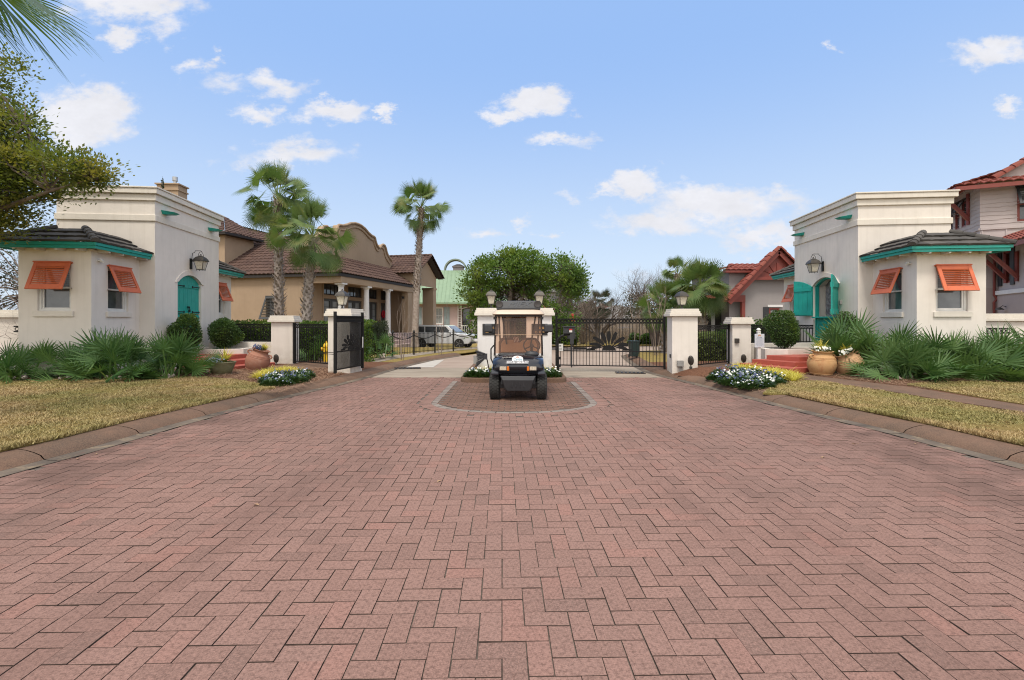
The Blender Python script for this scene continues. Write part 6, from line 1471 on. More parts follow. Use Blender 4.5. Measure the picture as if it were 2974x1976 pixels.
# bare trees
def bare_tree(label, loc, h, spread, lev, seed, mat, r=.12, stems=3, up=.12, gn=.28, kids=(2, 3), lean=.35, name='bare_tree', group=None, seg=.30, taper=.62):
    random.seed(seed); t = thing(name, label, 'tree', loc, 0, group); m = MB(); ends = []
    for k in range(stems):
        a = 2 * PI * k / stems + random.uniform(-.4, .4); d = Vector((math.cos(a) * lean, math.sin(a) * lean, 1)).normalized(); grow(m, Vector((math.cos(a) * .05, math.sin(a) * .05, 0)), d, h * seg, r * random.uniform(.8, 1), lev, spread, ends, 3, gn, up, taper, 6, kids)
    m.build('branches', M[mat], t, smooth=True); return t
bt = bare_tree('wide grey bare tree over the right half of the closed gate', (6.3, 34, -.25), 4.4, .9, 7, 81, 'greybark', .19, 3)
bare_tree('brown bare tree full of dry twigs near the bushy palms', (9.9, 33, -.2), 5.3, .85, 7, 82, 'greybark', .22, 4, .15, .3, (2, 4) if False else (2, 3))
bare_tree('slender bare tree at the left side of the brown thicket', (3.1, 37, -.25), 4.7, .7, 7, 83, 'greybark', .17, 3)
bare_tree('tangled brown bare tree standing in the thicket behind the gate', (4.9, 39, -.4), 4.6, .85, 7, 84, 'palebark', .14, 4)
bare_tree('tangled brown bare tree right of the thicket, behind the sunburst', (6.2, 42, -.5), 4.4, .85, 7, 85, 'palebark', .14, 4)
bare_tree('grey bare tree above the far grey-roofed house', (12.0, 52, -.85), 5.0, .8, 7, 86, 'greybark', .16, 3)
bare_tree('pale leafless vine-like shrub left of the left gatehouse', (-14.1, 13.8, .1), 3.0, .9, 6, 87, 'palebark', .035, 6, -.05, .4, (2, 3), .6, 'bare_shrub')
bare_tree('pale leafless tall shrub behind the left gatehouse wing roof', (-14.5, 15.8, .1), 5.4, .8, 6, 88, 'palebark', .06, 5, .02, .35, (2, 3), .5, 'bare_shrub')
leafy_tree('dark shrubbery behind the pale bare branches at the left picture edge', (-16.5, 16.5, 0), [([(0, 0, 0), (0, 0, 2.5)], [.1, .05])], [((0, 0, 1.7), (2.4, .8, 1.6), 120), ((0, 0, 4.0), (2.2, .8, 1.2), 60)], L['dark'], 89, .1, 30, .25, name='dark_tree')
sap = bare_tree('thin bare sapling on the grass verge before the middle of the spear fence', (-4.05, 17.6, .1), 1.9, .25, 3, 91, 'palebark', .016, 3, .25, .12, (2, 2), .14, 'bare_sapling', 'bare saplings on the verges', .42, .7)
clone(sap, (-3.05, 20.3, .1), R(80), 'thin bare sapling on the verge near the right end of the spear fence')
for lab, x, y, s in (('thin bare sapling on the right verge, nearest the closed gate', 6.05, 20.0, 1.35), ('thin bare sapling on the right verge, behind the first one', 5.85, 22.3, 1.3)): clone(sap, (x, y, .1), random.random() * 6, lab, s)
# cypress behind
for lab, x, y, z0, h, s in (('narrow cypress tip rising before the tan chimney', -16.1, 22, 0, 8.15, 92), ('narrow cypress tip behind the upper tiled roof', -16.6, 33, 0, 10.1, 93)):
    random.seed(s); t = thing('cypress', lab, 'tree', (x, y, z0)); lf = LF()
    def ins(p): rr = .42 * (1 - p.z / h) ** .8 + .02; q = math.hypot(p.x, p.y); return Vector((p.x, p.y, 1.2)).normalized() if q < rr * random.uniform(.9, 1.15) and q > rr * .45 else None
    leafy(lf, 5000, ins, (-.45, .45, -.45, .45, h * .45, h), .09, w=.3, rot=.4); lf.obj('crown', L['dark'], t); m = MB(); m.tube([(0, 0, 0), (0, 0, h * .97)], [.12, .02], 6); m.build('trunk', M['bark'], t)
# flowers and yellow grass -------------------------------------------
def pansy(seed, col, nf=16, r=.13):
    random.seed(seed); lf = LF()
    for i in range(190):
        a = random.random() * 6.28; q = r * math.sqrt(random.random()); z = .10 * (1 - (q / r) ** 2) * random.uniform(.3, 1); d = Vector((math.cos(a), math.sin(a), random.uniform(.2, 1.4))).normalized(); lf.leaf(Vector((math.cos(a) * q, math.sin(a) * q, z)), d, Vector((0, 0, 1)),   .06, .018, random.random())
    fl = LF()
    for i in range(nf):
        a = random.random() * 6.28; q = r * 1.05 * math.sqrt(random.random()); c = Vector((math.cos(a) * q, math.sin(a) * q, .075 + .06 * (1 - (q / r) ** 2) + random.uniform(0, .03))); nrm = Vector((random.uniform(-.6, .6), random.uniform(-1.0, .1), random.uniform(.5, 1))).normalized()
        e1 = nrm.orthogonal().normalized(); e2 = nrm.cross(e1); rr = random.uniform(.012, .018); off_ = random.random()
        for k in range(5):
            b = 2 * PI * (k + off_) / 5; d = e1 * math.cos(b) + e2 * math.sin(b); fl.leaf(c, (d + nrm * .15).normalized(), nrm, rr * 1.35, rr * .62, random.random())
    k_ = len(lf.v); nl = len(lf.f); lf.v += fl.v; lf.f += [tuple(i + k_ for i in f) for f in fl.f]; lf.r += fl.r
    t = lf.obj('flower_clump', L['pansyleaf']); t.data.materials.append(L[col]); t.data.polygons.foreach_set('material_index', [0] * nl + [1] * len(fl.f)); return prop(t, 'x', 'flowers')
bases = {c: [pansy(100 + i * 7 + j, c, 7 if c == 'white' else 4) for j in range(2)] for i, c in enumerate(('white', 'blue', 'deepblue'))}
used = set()
colname = {'white': 'white', 'blue': 'pale blue', 'deepblue': 'dark blue'}
def bed(points, where, cols, hf, smin=1.0, smax=1.3):
    for (x, y) in points:
        k_ = noise.noise(Vector((x * 2.6, y * 2.6, 5))) + random.uniform(-.18, .18); c = 'white' if k_ > .12 and 'white' in cols else ('blue' if k_ > -.12 else ('deepblue' if 'deepblue' in cols else 'blue')); b = random.choice(bases[c]); s = random.uniform(smin * .72, smax * 1.05)
        if random.random() < .08: continue
        lab = colname[c] + ' flowering bedding plant ' + where; g = colname[c] + ' bedding flowers ' + where
        if id(b) not in used: used.add(id(b)); b.location = (x, y, hf(x, y)); b.scale = (s,) * 3; b.rotation_euler = (0, 0, random.uniform(-.4, .4)); b['label'] = lab; b['group'] = g
        else: clone(b, (x, y, hf(x, y)), random.uniform(-.4, .4), lab, s, g)
def scatter_poly(P, step, jit=.35, seed=1):
    random.seed(seed); xs_ = [p[0] for p in P]; ys_ = [p[1] for p in P]; out = []; y = min(ys_); k = 0
    while y < max(ys_):
        x = min(xs_) + (k % 2) * step / 2
        while x < max(xs_):
            q = (x + random.uniform(-jit, jit) * step, y + random.uniform(-jit, jit) * step)
            if inpoly(q[0], q[1], P): out.append(q)
            x += step
        y += step * .87; k += 1
    return out
hz = lambda x, y: hy(x, y) + .0
bedR = [gp(2050, 1101), gp(2120, 1079), gp(2180, 1085), gp(2270, 1105), gp(2262, 1118), gp(2205, 1134), gp(2120, 1120)]
bedL = [gp(768, 1119), gp(757, 1104), gp(800, 1094), gp(870, 1087), gp(915, 1091), gp(905, 1100), gp(830, 1119)]
bed(scatter_poly(bedR, .215, .3, 5), 'in the bed by the right kerb', ['white', 'blue', 'deepblue', 'blue', 'white', 'deepblue'], hz, 1.15, 1.5)
bed(scatter_poly(bedL, .22, .3, 6), 'in the bed by the left kerb', ['deepblue', 'deepblue', 'blue', 'white'], hz, 1.15, 1.45)
isb = [(-1.08, 12.0), (-.38, 12.0), (-.38, 12.95), (-1.08, 12.95)]; isb2 = [(.42, 12.0), (1.15, 12.0), (1.15, 12.95), (.42, 12.95)]
bed(scatter_poly(isb, .2, .3, 7), 'on the island left of the cart', ['white', 'blue', 'white'], lambda x, y: .085, 1.2, 1.6)
bed(scatter_poly(isb2, .2, .3, 8), 'on the island right of the cart', ['white', 'blue', 'white'], lambda x, y: .085, 1.2, 1.6)
def tuft(seed, n=70, h=.2, arch=1.0):
    random.seed(seed); lf = LF()
    for i in range(n):
        a = random.random() * 6.28; d = Vector((math.cos(a) * random.uniform(.3, 1.0), math.sin(a) * random.uniform(.3, 1.0), 1)).normalized(); p = Vector((random.uniform(-.03, .03), random.uniform(-.03, .03), 0)); pts = [p.copy()]; l = h * random.uniform(.8, 1.5)
        for j in range(4): d = (d + Vector((0, 0, -.28 * arch))).normalized(); p = p + d * l / 4; pts.append(p.copy())
        lf.strip(pts, [.005, .006, .005, .004, .001], Vector((-math.sin(a), math.cos(a), 0)), random.random())
    return prop(lf.obj('grass_tuft', L['yellowgrass']), 'x', 'ornamental grass')
tf = tuft(201)
first = True
def tufts(points, where, hf, s0=.9, s1=1.25):
    global first
    for (x, y) in points:
        lab = 'yellow ornamental grass tuft ' + where
        if first: tf.location = (x, y, hf(x, y)); tf['label'] = lab; tf['group'] = lab.replace('tuft', 'tufts'); first = False
        else: clone(tf, (x, y, hf(x, y)), random.random() * 6, lab, random.uniform(s0, s1), lab.replace('tuft', 'tufts'))
tuR = [gp(2125, 1078), gp(2150, 1070), gp(2260, 1088), gp(2325, 1098), gp(2310, 1112), gp(2270, 1108), gp(2180, 1088)]
tufts(scatter_poly(tuR, .17, .3, 9), 'in the bed by the right kerb', hz)
tuL = [gp(735, 1102), gp(760, 1090), gp(840, 1080), gp(870, 1084), gp(800, 1096), gp(760, 1108)]
tufts(scatter_poly(tuL, .19, .3, 10), 'in the bed by the left kerb', hz, .9, 1.2)
tufts([(-.9, 13.02), (-.62, 12.9), (-.45, 13.0), (.55, 13.02), (.75, 12.95), (.95, 13.0), (1.05, 12.9)], 'at the foot of the island pillars', lambda x, y: .09, 1.1, 1.4)
def potplant(label, loc, cols, s=1.0, sd=1, tilt=(0, 0)):
    random.seed(sd); t = thing('potted_flowers', label, 'flowers', loc); t.rotation_euler = (tilt[0], tilt[1], 0); lf = LF()
    for i in range(46):
        a = random.random() * 6.28; d = Vector((math.cos(a) * random.uniform(.15, .9), math.sin(a) * random.uniform(.15, .9), 1)).normalized(); p = Vector((.05 + random.uniform(-.04, .04), .06, 0)); pts = [p.copy()]; l = .34 * s * random.uniform(.6, 1.1)
        for j in range(4): d = (d + Vector((0, 0, -.16))).normalized(); p = p + d * l / 4; pts.append(p.copy())
        lf.strip(pts, [.009, .010, .008, .006, .001], Vector((-math.sin(a), math.cos(a), 0)), random.random())
    lf.obj('yellow_blades', L['yellowgrass'], t); lf = LF()
    for i in range(160): a = random.random() * 6.28; q = .19 * s * math.sqrt(random.random()); lf.leaf(Vector((math.cos(a) * q, math.sin(a) * q, random.uniform(-.02, .06))), Vector((math.cos(a), math.sin(a), random.uniform(0, 1))).normalized(), Vector((0, 0, 1)), .06, .017, random.random())
    lf.obj('leaves', L['pansyleaf'], t); fl = LF()
    for i in range(34):
        c = Vector((random.uniform(-.22, .10) * s, random.uniform(-.2, -.02) * s, .06 + random.uniform(-.05, .06))); nrm = Vector((random.uniform(-.6, .6), -1, random.uniform(.3, 1))).normalized(); e1 = nrm.orthogonal().normalized(); e2 = nrm.cross(e1)
        for k in range(5): b = 2 * PI * k / 5; fl.leaf(c, e1 * math.cos(b) + e2 * math.sin(b), nrm, .026, .013, random.random())
    fl.obj('petals', L[cols], t); return t
potplant('white flowers and yellow grass in the large orange-stained jar', (7.78, 12.0, .76), 'white', 1.05, 301)
potplant('white and yellow flowers in the mouth of the pale leaning jar', (8.36, 11.95, .72), 'white', .85, 302, (0, -.4))
potplant('dark and white flowers in the mouth of the pinkish leaning jar', (-6.98, 13.25, .73), 'deepblue', .75, 303, (0, .3))
potplant('yellow grass and blue flowers filling the mossy stone bowl', (-7.38, 12.12, .48), 'blue', 1.25, 304)
# ------------------------------------------------------------------ tan house beyond the gate, left
# local frame of the house: +x = away from the camera along the street front, +y = back from the street
HA = math.atan2(.975, .2235)
house = thing('tan_house', 'tan stucco house with brown barrel-tile roofs, white porch columns and curved parapet', 'house', (-8.62, 24.0, 0), HA)
def hP(p0, p1): return mkP(p0, p1)
ZP = 3.45
def hwall(p0, p1, z0, z1, holes=(), dep=.12, name='wall', mat='tan'):
    m = MB(); P = wall(m, p0, p1, z0, z1, holes, dep); m.build(name, M[mat], house); return P
# in this frame the street side is y=0; walking so that the outside is on the right
w = 1.65
# recessed porch wall (faces the street): walk from far to near has outside on... use +x -> -x reversed helper
doors = [(1.0, 2.5), (3.3, 4.8), (5.4, 6.7), (7.15, 8.0)]
XE = 8.15
hs = []
for a, b in doors: hs += [(a, b, .80, 2.75), (a, b, 2.95, 3.55)]
P = hwall((-.2, w), (XE + .3, w), 0, 4.0, [(a + .2, b + .2, c, d) for a, b, c, d in hs], .14)
for a, b, c, d in [(a + .2, b + .2, c, d) for a, b, c, d in hs]:
    if c < 1:
        for q0, q1 in ((a, (a + b) / 2), ((a + b) / 2, b)):
            m = MB(); frame2(P, q0 + .004, q1 - .004, c + .004, d - .004, .13, .04, .1, m); 
            for zz in (1.35, 1.85, 2.3): pbox(m, P, q0 + .13, q1 - .13, zz - .015, zz + .015, .06, .095)
            dr = m.build('french_door', simple('grey_door_paint', (.07, .07, .065), None, 5, .5) if 'gdoor' not in M else M['gdoor'], house)
            g = MB(); g.add([P(q0 + .13, c + .13, .085), P(q1 - .13, c + .13, .085), P(q1 - .13, d - .13, .085), P(q0 + .13, d - .13, .085)], [(0, 1, 2, 3)]); g.build('pane', glassy('curtained_glass', (.30, .31, .30), .15, 1.2, (.20, .22, .23)) if 'cg' not in M else M['cg'], dr)
    else:
        m = MB(); frame2(P, a + .004, b - .004, c + .004, d - .004, .06, .04, .1, m)
        for i in (1, 2, 3): s = a + (b - a) * i / 4; pbox(m, P, s - .012, s + .012, c + .06, d - .06, .06, .095)
        wn = m.build('transom', M['darkwood'], house); g = MB(); g.add([P(a + .06, c + .06, .085), P(b - .06, c + .06, .085), P(b - .06, d - .06, .085), P(a + .06, d - .06, .085)], [(0, 1, 2, 3)]); g.build('pane', M['glassdark'], wn)
    m = MB(); frame2(P, a - .1, b + .1, c - .1 if c > 1 else c, d + .1, .1, -.03, .0, m); m.build('door_surround', M['tan'], house)
# wreath on the last door
m = MB(); m.tube([P(7.75 + .16 * math.cos(2 * PI * i / 12), 2.0 + .2 * math.sin(2 * PI * i / 12), .0) for i in range(13)], .07, 6, cap=False); m.build('red_wreath', simple('red_wreath', (.5, .01, .03), (.35, .01, .02), 20, .7), house)
# camera-facing wall left of the porch, bay and rest
Pn = hwall((-.2, 11), (-.2, w), 0, 3.9, [(7.1, 7.95, 1.45, 2.85)], .12) if False else None
m = MB(); Pn = wall(m, (-.2, 9.5), (-.2, w), 0, 4.0, [(5.35, 6.25, 1.5, 2.75)], .12); m.build('wall', M['tan'], house)
sash_window(house, Pn, 5.35, 6.25, 1.5, 2.75, .1, M['darkwood'])
louver_shutter(house, Pn, 5.33, 6.27, 2.8, 1.62, .5, 'bahama_shutter', simple('dark_grey_shutter', (.05, .05, .048), None, 5, .55), 12)
m = MB(); frame2(Pn, 5.22, 6.38, 1.37, 2.88, .12, -.04, 0, m); m.build('window_surround', M['tan'], house)
hwall((.6, 13.0), (.6, 9.5), 0, 4.0) ; hwall((.6, 9.5), (-.2, 9.5), 0, 4.0)
# porch floor, steps, beam, columns
m = MB(); m.box(-.35, XE, -.35, w, 0.0, .79); m.build('porch_floor', M['pinkst'], house, bevel=.01)
for i in range(3): m = MB(); m.box(3.6, 6.2, -.35 - .32 * (i + 1), -.35 - .32 * i, 0, .79 - .2 * (i + 1)); m.build('porch_step', M['pinkst'], house)
m = MB(); m.box(-.28, XE, -.22, .22, ZP, 3.88); m.build('beam', M['tan'], house, bevel=.01); m = MB(); m.box(-.28, .15, .22, w, ZP, 3.88); m.build('beam', M['tan'], house)
m = MB(); m.box(.15, XE, .22, w, 3.80, 3.86); m.build('porch_ceiling', M['tan'], house)
for xx in (.05, 2.5, 5.0):
    m = MB(); m.lathe([(.20, 0), (.20, .06), (.17, .08), (.165, .12), (.16, 1.0), (.135, 2.42), (.135, 2.47), (.16, 2.49), (.15, 2.52), (.17, 2.55), (.20, 2.58)], 24, (xx, 0, .79)); m.box(xx - .22, xx + .22, -.22, .22, .79 + 2.581, ZP - .001); m.build('column', M['whitest'], house, smooth=True)
m = MB(); m.box(XE - .75, XE, -.18, .25, .0, ZP); m.build('end_pier', M['tan'], house); 
lf_ = MB(); lf_.tube([(XE - .9, .1, 3.0), (XE - .9, .1, 3.15)], .09, 6); lf_.build('porch_lantern', M['blackiron'], house)
# roofs
o = .28; rr_ = 1.95; rs = 1.22; ZE = 3.92
r = MB(); barrel(r, (-o - .2, -o), (XE + .4, -o), ZE, rr_, rs, rr_, 0, .26, .36, .04)
barrel(r, (-o - .2, 9.9), (-o - .2, -o), ZE, rr_, rs, 0, rr_, .26, .36, .04); barrel(r, (-o - .2 + rr_, 9.9), (-o - .2 + rr_, -o + rr_), ZE + rs, 2.6, 1.62, 0, 0, .26, .36, .04)
r.build('main_roof', M['browntile'], house)
r = MB(); barrel(r, (-o - .9 + .0, 10.6), (-o - .9, 7.9), ZE - .06, 1.6, .95, 0, 0, .26, .36, .04) if False else None
r = MB(); ridgecap(r, (-o - .2, -o, ZE + .05), (-o - .2 + rr_, -o + rr_, ZE + rs + .05), .12, .36); r.build('hip_cap', M['browntile'], house)
m = MB(); m.box(-o - .16, XE + .3, -o + .02, -o + .06, ZE - .15, ZE - .01); m.box(-o - .17, -o - .13, -o + .06, 9.8, ZE - .15, ZE - .012); m.box(-o - .13, -.21, -.2, 9.8, ZE - .10, ZE - .06); m.box(-.2, XE, -o + .06, -.23, ZE - .10, ZE - .06); m.build('eave_board', M['darkwood'], house)
# curved parapet in the plane y = rr
yp = rr_ - o - .02; cx = 4.35
prof = [(0, 7.36), (.35, 7.34), (.8, 7.24), (1.25, 7.05), (1.6, 6.95), (1.95, 6.92), (2.05, 6.86), (2.12, 6.7), (2.3, 6.45), (2.55, 6.32), (2.72, 6.36), (2.9, 6.55), (3.1, 6.62), (3.35, 6.58), (3.5, 6.42), (3.6, 6.2), (3.8, 5.98), (4.1, 5.8), (4.35, 5.68), (4.35, 4.2)]
poly = [(cx + a, b) for a, b in prof][::-1] + [(cx - a, b) for a, b in prof[1:]]
poly = [(cx - 4.35, 4.2)] and ([(cx - a, b) for a, b in reversed(prof)] + [(cx + a, b) for a, b in prof[1:]])
m = MB(); m.slab(poly[::-1], yp, yp + .3); m.build('curved_parapet', M['tan'], house)
for sc_, nm, q in ((1.0, 'parapet_coping', 0), (.0, 'parapet_moulding', .22)):
    m = MB(); pts = [(x, z) for x, z in poly[1:-1]]
    pp = [Vector((x, yp - .03, z - q)) for x, z in pts]
    if q: pp = [Vector((cx + (p.x - cx) * .93, p.y, p.z - .02)) for p in pp]
    m.tube([tuple(p) for p in pp], .075 if not q else .045, 6); m.build(nm, M['tan'], house, smooth=True)
m = MB(); m.box(cx - 4.5, cx - 3.9, yp - .1, yp + .3, 4.2, 5.75); m.build('parapet_pier', M['tan'], house)
m = MB(); m.box(2.2, 12, yp + .3, 7, 3.9, 5.0); m.build('flat_roof_core', M['tan'], house)
# gabled block at the far end
gx0, gx1 = XE, XE + 4.0; yb = -.22; mid = (gx0 + gx1) / 2; ZG = 4.75; ZR = 6.0
m = MB(); wall(m, (gx0, 5), (gx0, yb), 3.3, ZG)
wall(m, (gx0, yb), (gx1, yb), 4.0, ZG); m.add([(gx0, yb, ZG), (gx1, yb, ZG), (mid, yb, ZR - .05)], [(0, 1, 2)])
m.box(gx1 - .55, gx1, yb, yb + .85, 0, 3.98); m.box(gx0 - .02, gx0 + .5, yb + .002, yb + .6, 0, 3.98); m.box(gx0, gx0 + .2, yb + .6, 5, 0, 3.3); m.build('gable_wall', M['tan'], house)
m = MB(); m.box(gx1 - .6, gx1 + .05, yb - .05, yb + .9, 3.86, 4.0); m.build('pier_capital', M['tan'], house, bevel=.01)
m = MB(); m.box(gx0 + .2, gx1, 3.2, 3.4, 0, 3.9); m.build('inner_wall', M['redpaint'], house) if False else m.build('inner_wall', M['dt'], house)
r = MB(); barrel(r, (gx0 - .35, 5), (gx0 - .35, yb - .45), ZG - .02, mid - gx0 + .35, ZR - ZG + .2, 0, 0, .26, .36, .04); barrel(r, (gx1 + .35, yb - .45), (gx1 + .35, 5), ZG - .02, mid - gx0 + .35, ZR - ZG + .2, 0, 0, .26, .36, .04); r.build('gable_roof', M['browntile'], house)
r = MB()
for e in (gx0 - .35, gx1 + .35): ridgecap(r, (e, yb - .45, ZG + .02), (mid, yb - .45, ZR + .22), .10, .3)
ridgecap(r, (mid, yb - .45, ZR + .22), (mid, 4.6, ZR + .22), .1, .36); r.build('verge_cap', M['browntile'], house)
m = MB()
for e, s in ((gx0 - .35, 1), (gx1 + .35, -1)): m.add([(e, yb - .42, ZG - .06), (mid, yb - .42, ZR + .1), (mid, yb - .02, ZR + .1), (e, yb - .02, ZG - .06)], [(0, 1, 2, 3)])
m.build('gable_soffit', M['darkwood'], house)
# two-storey block on the left and its set-back neighbour
def upper(x0, x1, y0, y1, zb, zt, run, rise, mat='browntile'):
    m = MB(); wall(m, (x1, y1), (x0, y1), zb, zt); wall(m, (x0, y0), (x1, y0), zb, zt); wall(m, (x0, y1), (x0, y0), zb, zt); wall(m, (x1, y0), (x1, y1), zb, zt); m.build('upper_wall', M['tan'], house)
    r = MB(); oo = .4; barrel(r, (x0 - oo, y0 - oo), (x1 + oo, y0 - oo), zt, run, rise, run, 0 if mat == 'x' else run * .0, .26, .36, .04)
    barrel(r, (x0 - oo, y1 + oo), (x0 - oo, y0 - oo), zt, run, rise, run, run, .26, .36, .04); barrel(r, (x1 + oo, y1 + oo), (x0 - oo, y1 + oo), zt, run, rise, 0, run, .26, .36, .04); r.build('upper_roof', M[mat], house)
    m = MB(); m.box(x0 - oo + .05, x1 + oo, y0 - oo + .03, y0 - .001, zt - .14, zt - .01); m.box(x0 - oo + .05, x0 - .001, y0 + .0, y1 + oo, zt - .14, zt - .012); m.build('eave_board', M['darkwood'], house)
upper(.5, 2.6, 7.4, 12.5, 3.4, 6.38, 2.8, 1.5); upper(2.7, 9.5, 8.3, 12.5, 3.9, 6.2, 2.6, 1.5)
# chimney far left
def inv(px, yd): return None
ch = thing('tan_chimney', 'square tan chimney block with a metal flue above the left gatehouse roof', 'chimney', (-18.5, 26, 0), R(4))
m = MB(); m.box(-.55, .55, -.4, .4, 0, 8.85); m.build('shaft', M['tan'], ch); m = MB(); m.box(-.6, .6, -.45, .45, 8.55, 8.62); m.box(-.62, .62, -.47, .47, 8.86, 8.93); m.build('cap', M['tan'], ch); m = MB(); m.lathe([(.1, 8.93), (.08, 9.15), (.13, 9.16), (.13, 9.38), (.08, 9.39)], 12, (.15, 0, 0)); m.build('flue', M['steel'], ch)
# ------------------------------------------------------------------ spear fence
pts = [(-5.62, 18.5), (-4.9, 19.6), (-4.25, 20.7), (-3.55, 22.0), (-2.85, 23.2), (-2.04, 24.6)]
fe = thing('spear_fence', 'low black iron fence with spear tips and looping chain rail before the tan house', 'fence', (0, 0, 0))
base = .10; HF = .92
for i, (a, b) in enumerate(zip(pts, pts[1:])):
    a, b = Vector((*a, base)), Vector((*b, base)); d = b - a; n = round(d.length / .095)
    m = MB(); m.box(-.03, .03, -.03, .03, 0, HF + .02); m.M = Matrix.Translation(a); m = MB(Matrix.Translation(a)); m.box(-.03, .03, -.03, .03, -.1, HF); m.loft([[(.03 * c * s, .03 * q * s, z) for c, q in ((-1, -1), (1, -1), (1, 1), (-1, 1))] for s, z in ((1, HF), (1.6, HF + .04), (.3, HF + .14))]); m.build('post', M['blackiron'], fe)
    m = MB(); m.bar(a + Vector((0, 0, .1)), b + Vector((0, 0, .1)), .02); m.bar(a + Vector((0, 0, .62)), b + Vector((0, 0, .62)), .016) if False else None; m.build('rail', M['blackiron'], fe)
    m = MB(); m.tube([a + d * k / 12 + Vector((0, 0, HF - .10 - .16 * math.sin(PI * k / 12))) for k in range(13)], .02, 6); m.build('swag', M['blackiron'], fe)
    m = MB()
    for k in range(1, n):
        p = a + d * k / n; m.bar(p + Vector((0, 0, .02)), p + Vector((0, 0, HF - .07)), .014); q = p + Vector((0, 0, HF - .07)); m.loft([[(q.x + .014 * c * s, q.y + .014 * r2 * s, q.z + z) for c, r2 in ((-1, 0), (0, -1), (1, 0), (0, 1))] for s, z in ((.6, 0), (1.3, .03), (.1, .09))])
    m.build('spear_pickets', M['blackiron'], fe)
# ------------------------------------------------------------------ pink house with the green metal roof
m_green = simple('green_metal_roof', (.20, .29, .185), (.17, .255, .165), 2, .55, streak=.15); m_pinkw = simple('pink_siding', (.42, .31, .295), (.38, .285, .27), 2, .8); m_shut = simple('grey_shutter', (.22, .27, .28), None, 4, .6)
ph = thing('pink_house', 'pink house with a pale green hipped roof and a round rooftop vent', 'house', (-9.5, 50, 0), R(3))
m = MB(); PWH = wall(m, (-7, 0), (3.9, 0), .0, 3.45, [(5.5, 7.0, 1.3, 2.9), (7.35, 9.0, 1.3, 2.9), (10.3, 10.85, .5, 2.9)] if False else [(7.1, 8.05, 1.25, 3.0), (8.25, 9.25, 1.25, 3.0)], .1); m.add([(3.9, 0, 0), (3.9, 9, 0), (3.9, 9, 3.45), (3.9, 0, 3.45)], [(0, 1, 2, 3)]); m.build('wall', m_pinkw, ph)
for a, b in ((7.1, 8.05), (8.25, 9.25)): sash_window(ph, PWH, a, b, 1.25, 3.0, .07, M['white'], .07, True, 1, M['cg'] if 'cg' in M else M['glassdark'])
m = MB(); pbox(m, PWH, 9.35, 9.95, 1.2, 3.05, -.06, -.01); m.build('shutter', m_shut, ph); m = MB(); pbox(m, PWH, 6.55, 7.05, 1.2, 3.05, -.06, -.01); m.build('shutter', m_shut, ph)
# porch part on the right
m = MB(); PQ = wall(m, (3.9, 1.6), (9.0, 1.6), .0, 3.5, [], .1); m.build('porch_wall', m_pinkw, ph)
for a in (.35, 2.2, 3.0): m = MB(); pbox(m, PQ, a, a + .75, .5, 2.9, -.06, -.01); m.build('shutter_door', m_shut if a > .4 else M['glassdark'], ph); 
m = MB(); pbox(m, PQ, 1.3, 1.75, .6, 3.0, -.05, -.01); m.build('white_shutter', M['white'], ph)
for a in (4.0, 8.6): m = MB(); m.box(a - .2, a - .13, -.1, .0, .3, 3.3); m.box(a + .13, a + .2, -.1, .0, .3, 3.3); [m.box(a - .13, a + .13, -.08, -.04, z * .25 + .4, z * .25 + .44) for z in range(12)]; m.build('lattice_post', M['white'], ph)
m = MB(); m.box(3.75, 9.0, -.12, -.02, 3.3, 3.45); m.tube([(4.15 + 4.3 * i / 12, -.06, 2.85 + .42 * math.sin(PI * i / 12)) for i in range(13)], .04, 5); m.build('porch_arch', M['white'], ph)
m = MB(); m.box(4.2, 8.6, -.1, -.05, 1.05, 1.12); [m.box(4.3 + i * .2, 4.33 + i * .2, -.09, -.06, .4, 1.05) for i in range(21)]; m.build('porch_railing', M['white'], ph)
e0, e1, zE, zT = (-8.2, -.8), (9.4, -.8), 3.5, 7.3; rn = 4.6
m = MB(); m.add([(-8.2, -.8, zE), (9.4, -.8, zE), (9.4 - rn, -.8 + rn, zT), (-8.2, -.8 + rn, zT)], [(0, 1, 2, 3)]); m.add([(9.4, -.8, zE), (9.4, 9.5, zE), (9.4 - rn, 9.5, zT), (9.4 - rn, -.8 + rn, zT)], [(0, 1, 2, 3)])
m.add([(9.4, -.8, zE - .16), (-8.2, -.8, zE - .16), (-8.2, -.8, zE), (9.4, -.8, zE)], [(0, 3, 2, 1)])
for i in range(42): x = -8.0 + i * .42; t1 = min(1, (9.4 - x) / rn); m.bar((x, -.8, zE + .03), (x, -.8 + rn * t1, zE + (zT - zE) * t1 + .03), .03) if t1 > .05 else None
m.bar((9.4, -.8, zE + .05), (9.4 - rn, -.8 + rn, zT + .05), .09); m.build('roof', m_green, ph)
m = MB(); m.box(-8.2, 9.35, -.78, .0, zE - .17, zE - .15); m.build('soffit', M['white'], ph)
m = MB(); cxx, czz, yy = 3.3, 7.35, 3.9; rings = []
for i in range(21): a = PI * (i / 20) * 1.15 - .25; rings.append([(cxx + 1.3 * math.cos(a), yy, czz + 1.3 * math.sin(a)), (cxx + 1.3 * math.cos(a), yy + 1.2, czz + 1.3 * math.sin(a)), (cxx + 1.15 * math.cos(a), yy + 1.2, czz + 1.15 * math.sin(a)), (cxx + 1.15 * math.cos(a), yy, czz + 1.15 * math.sin(a))])
m.loft(rings); m.build('round_vent', simple('grey_green_vent', (.22, .27, .22), None, 3, .7), ph, smooth=True)
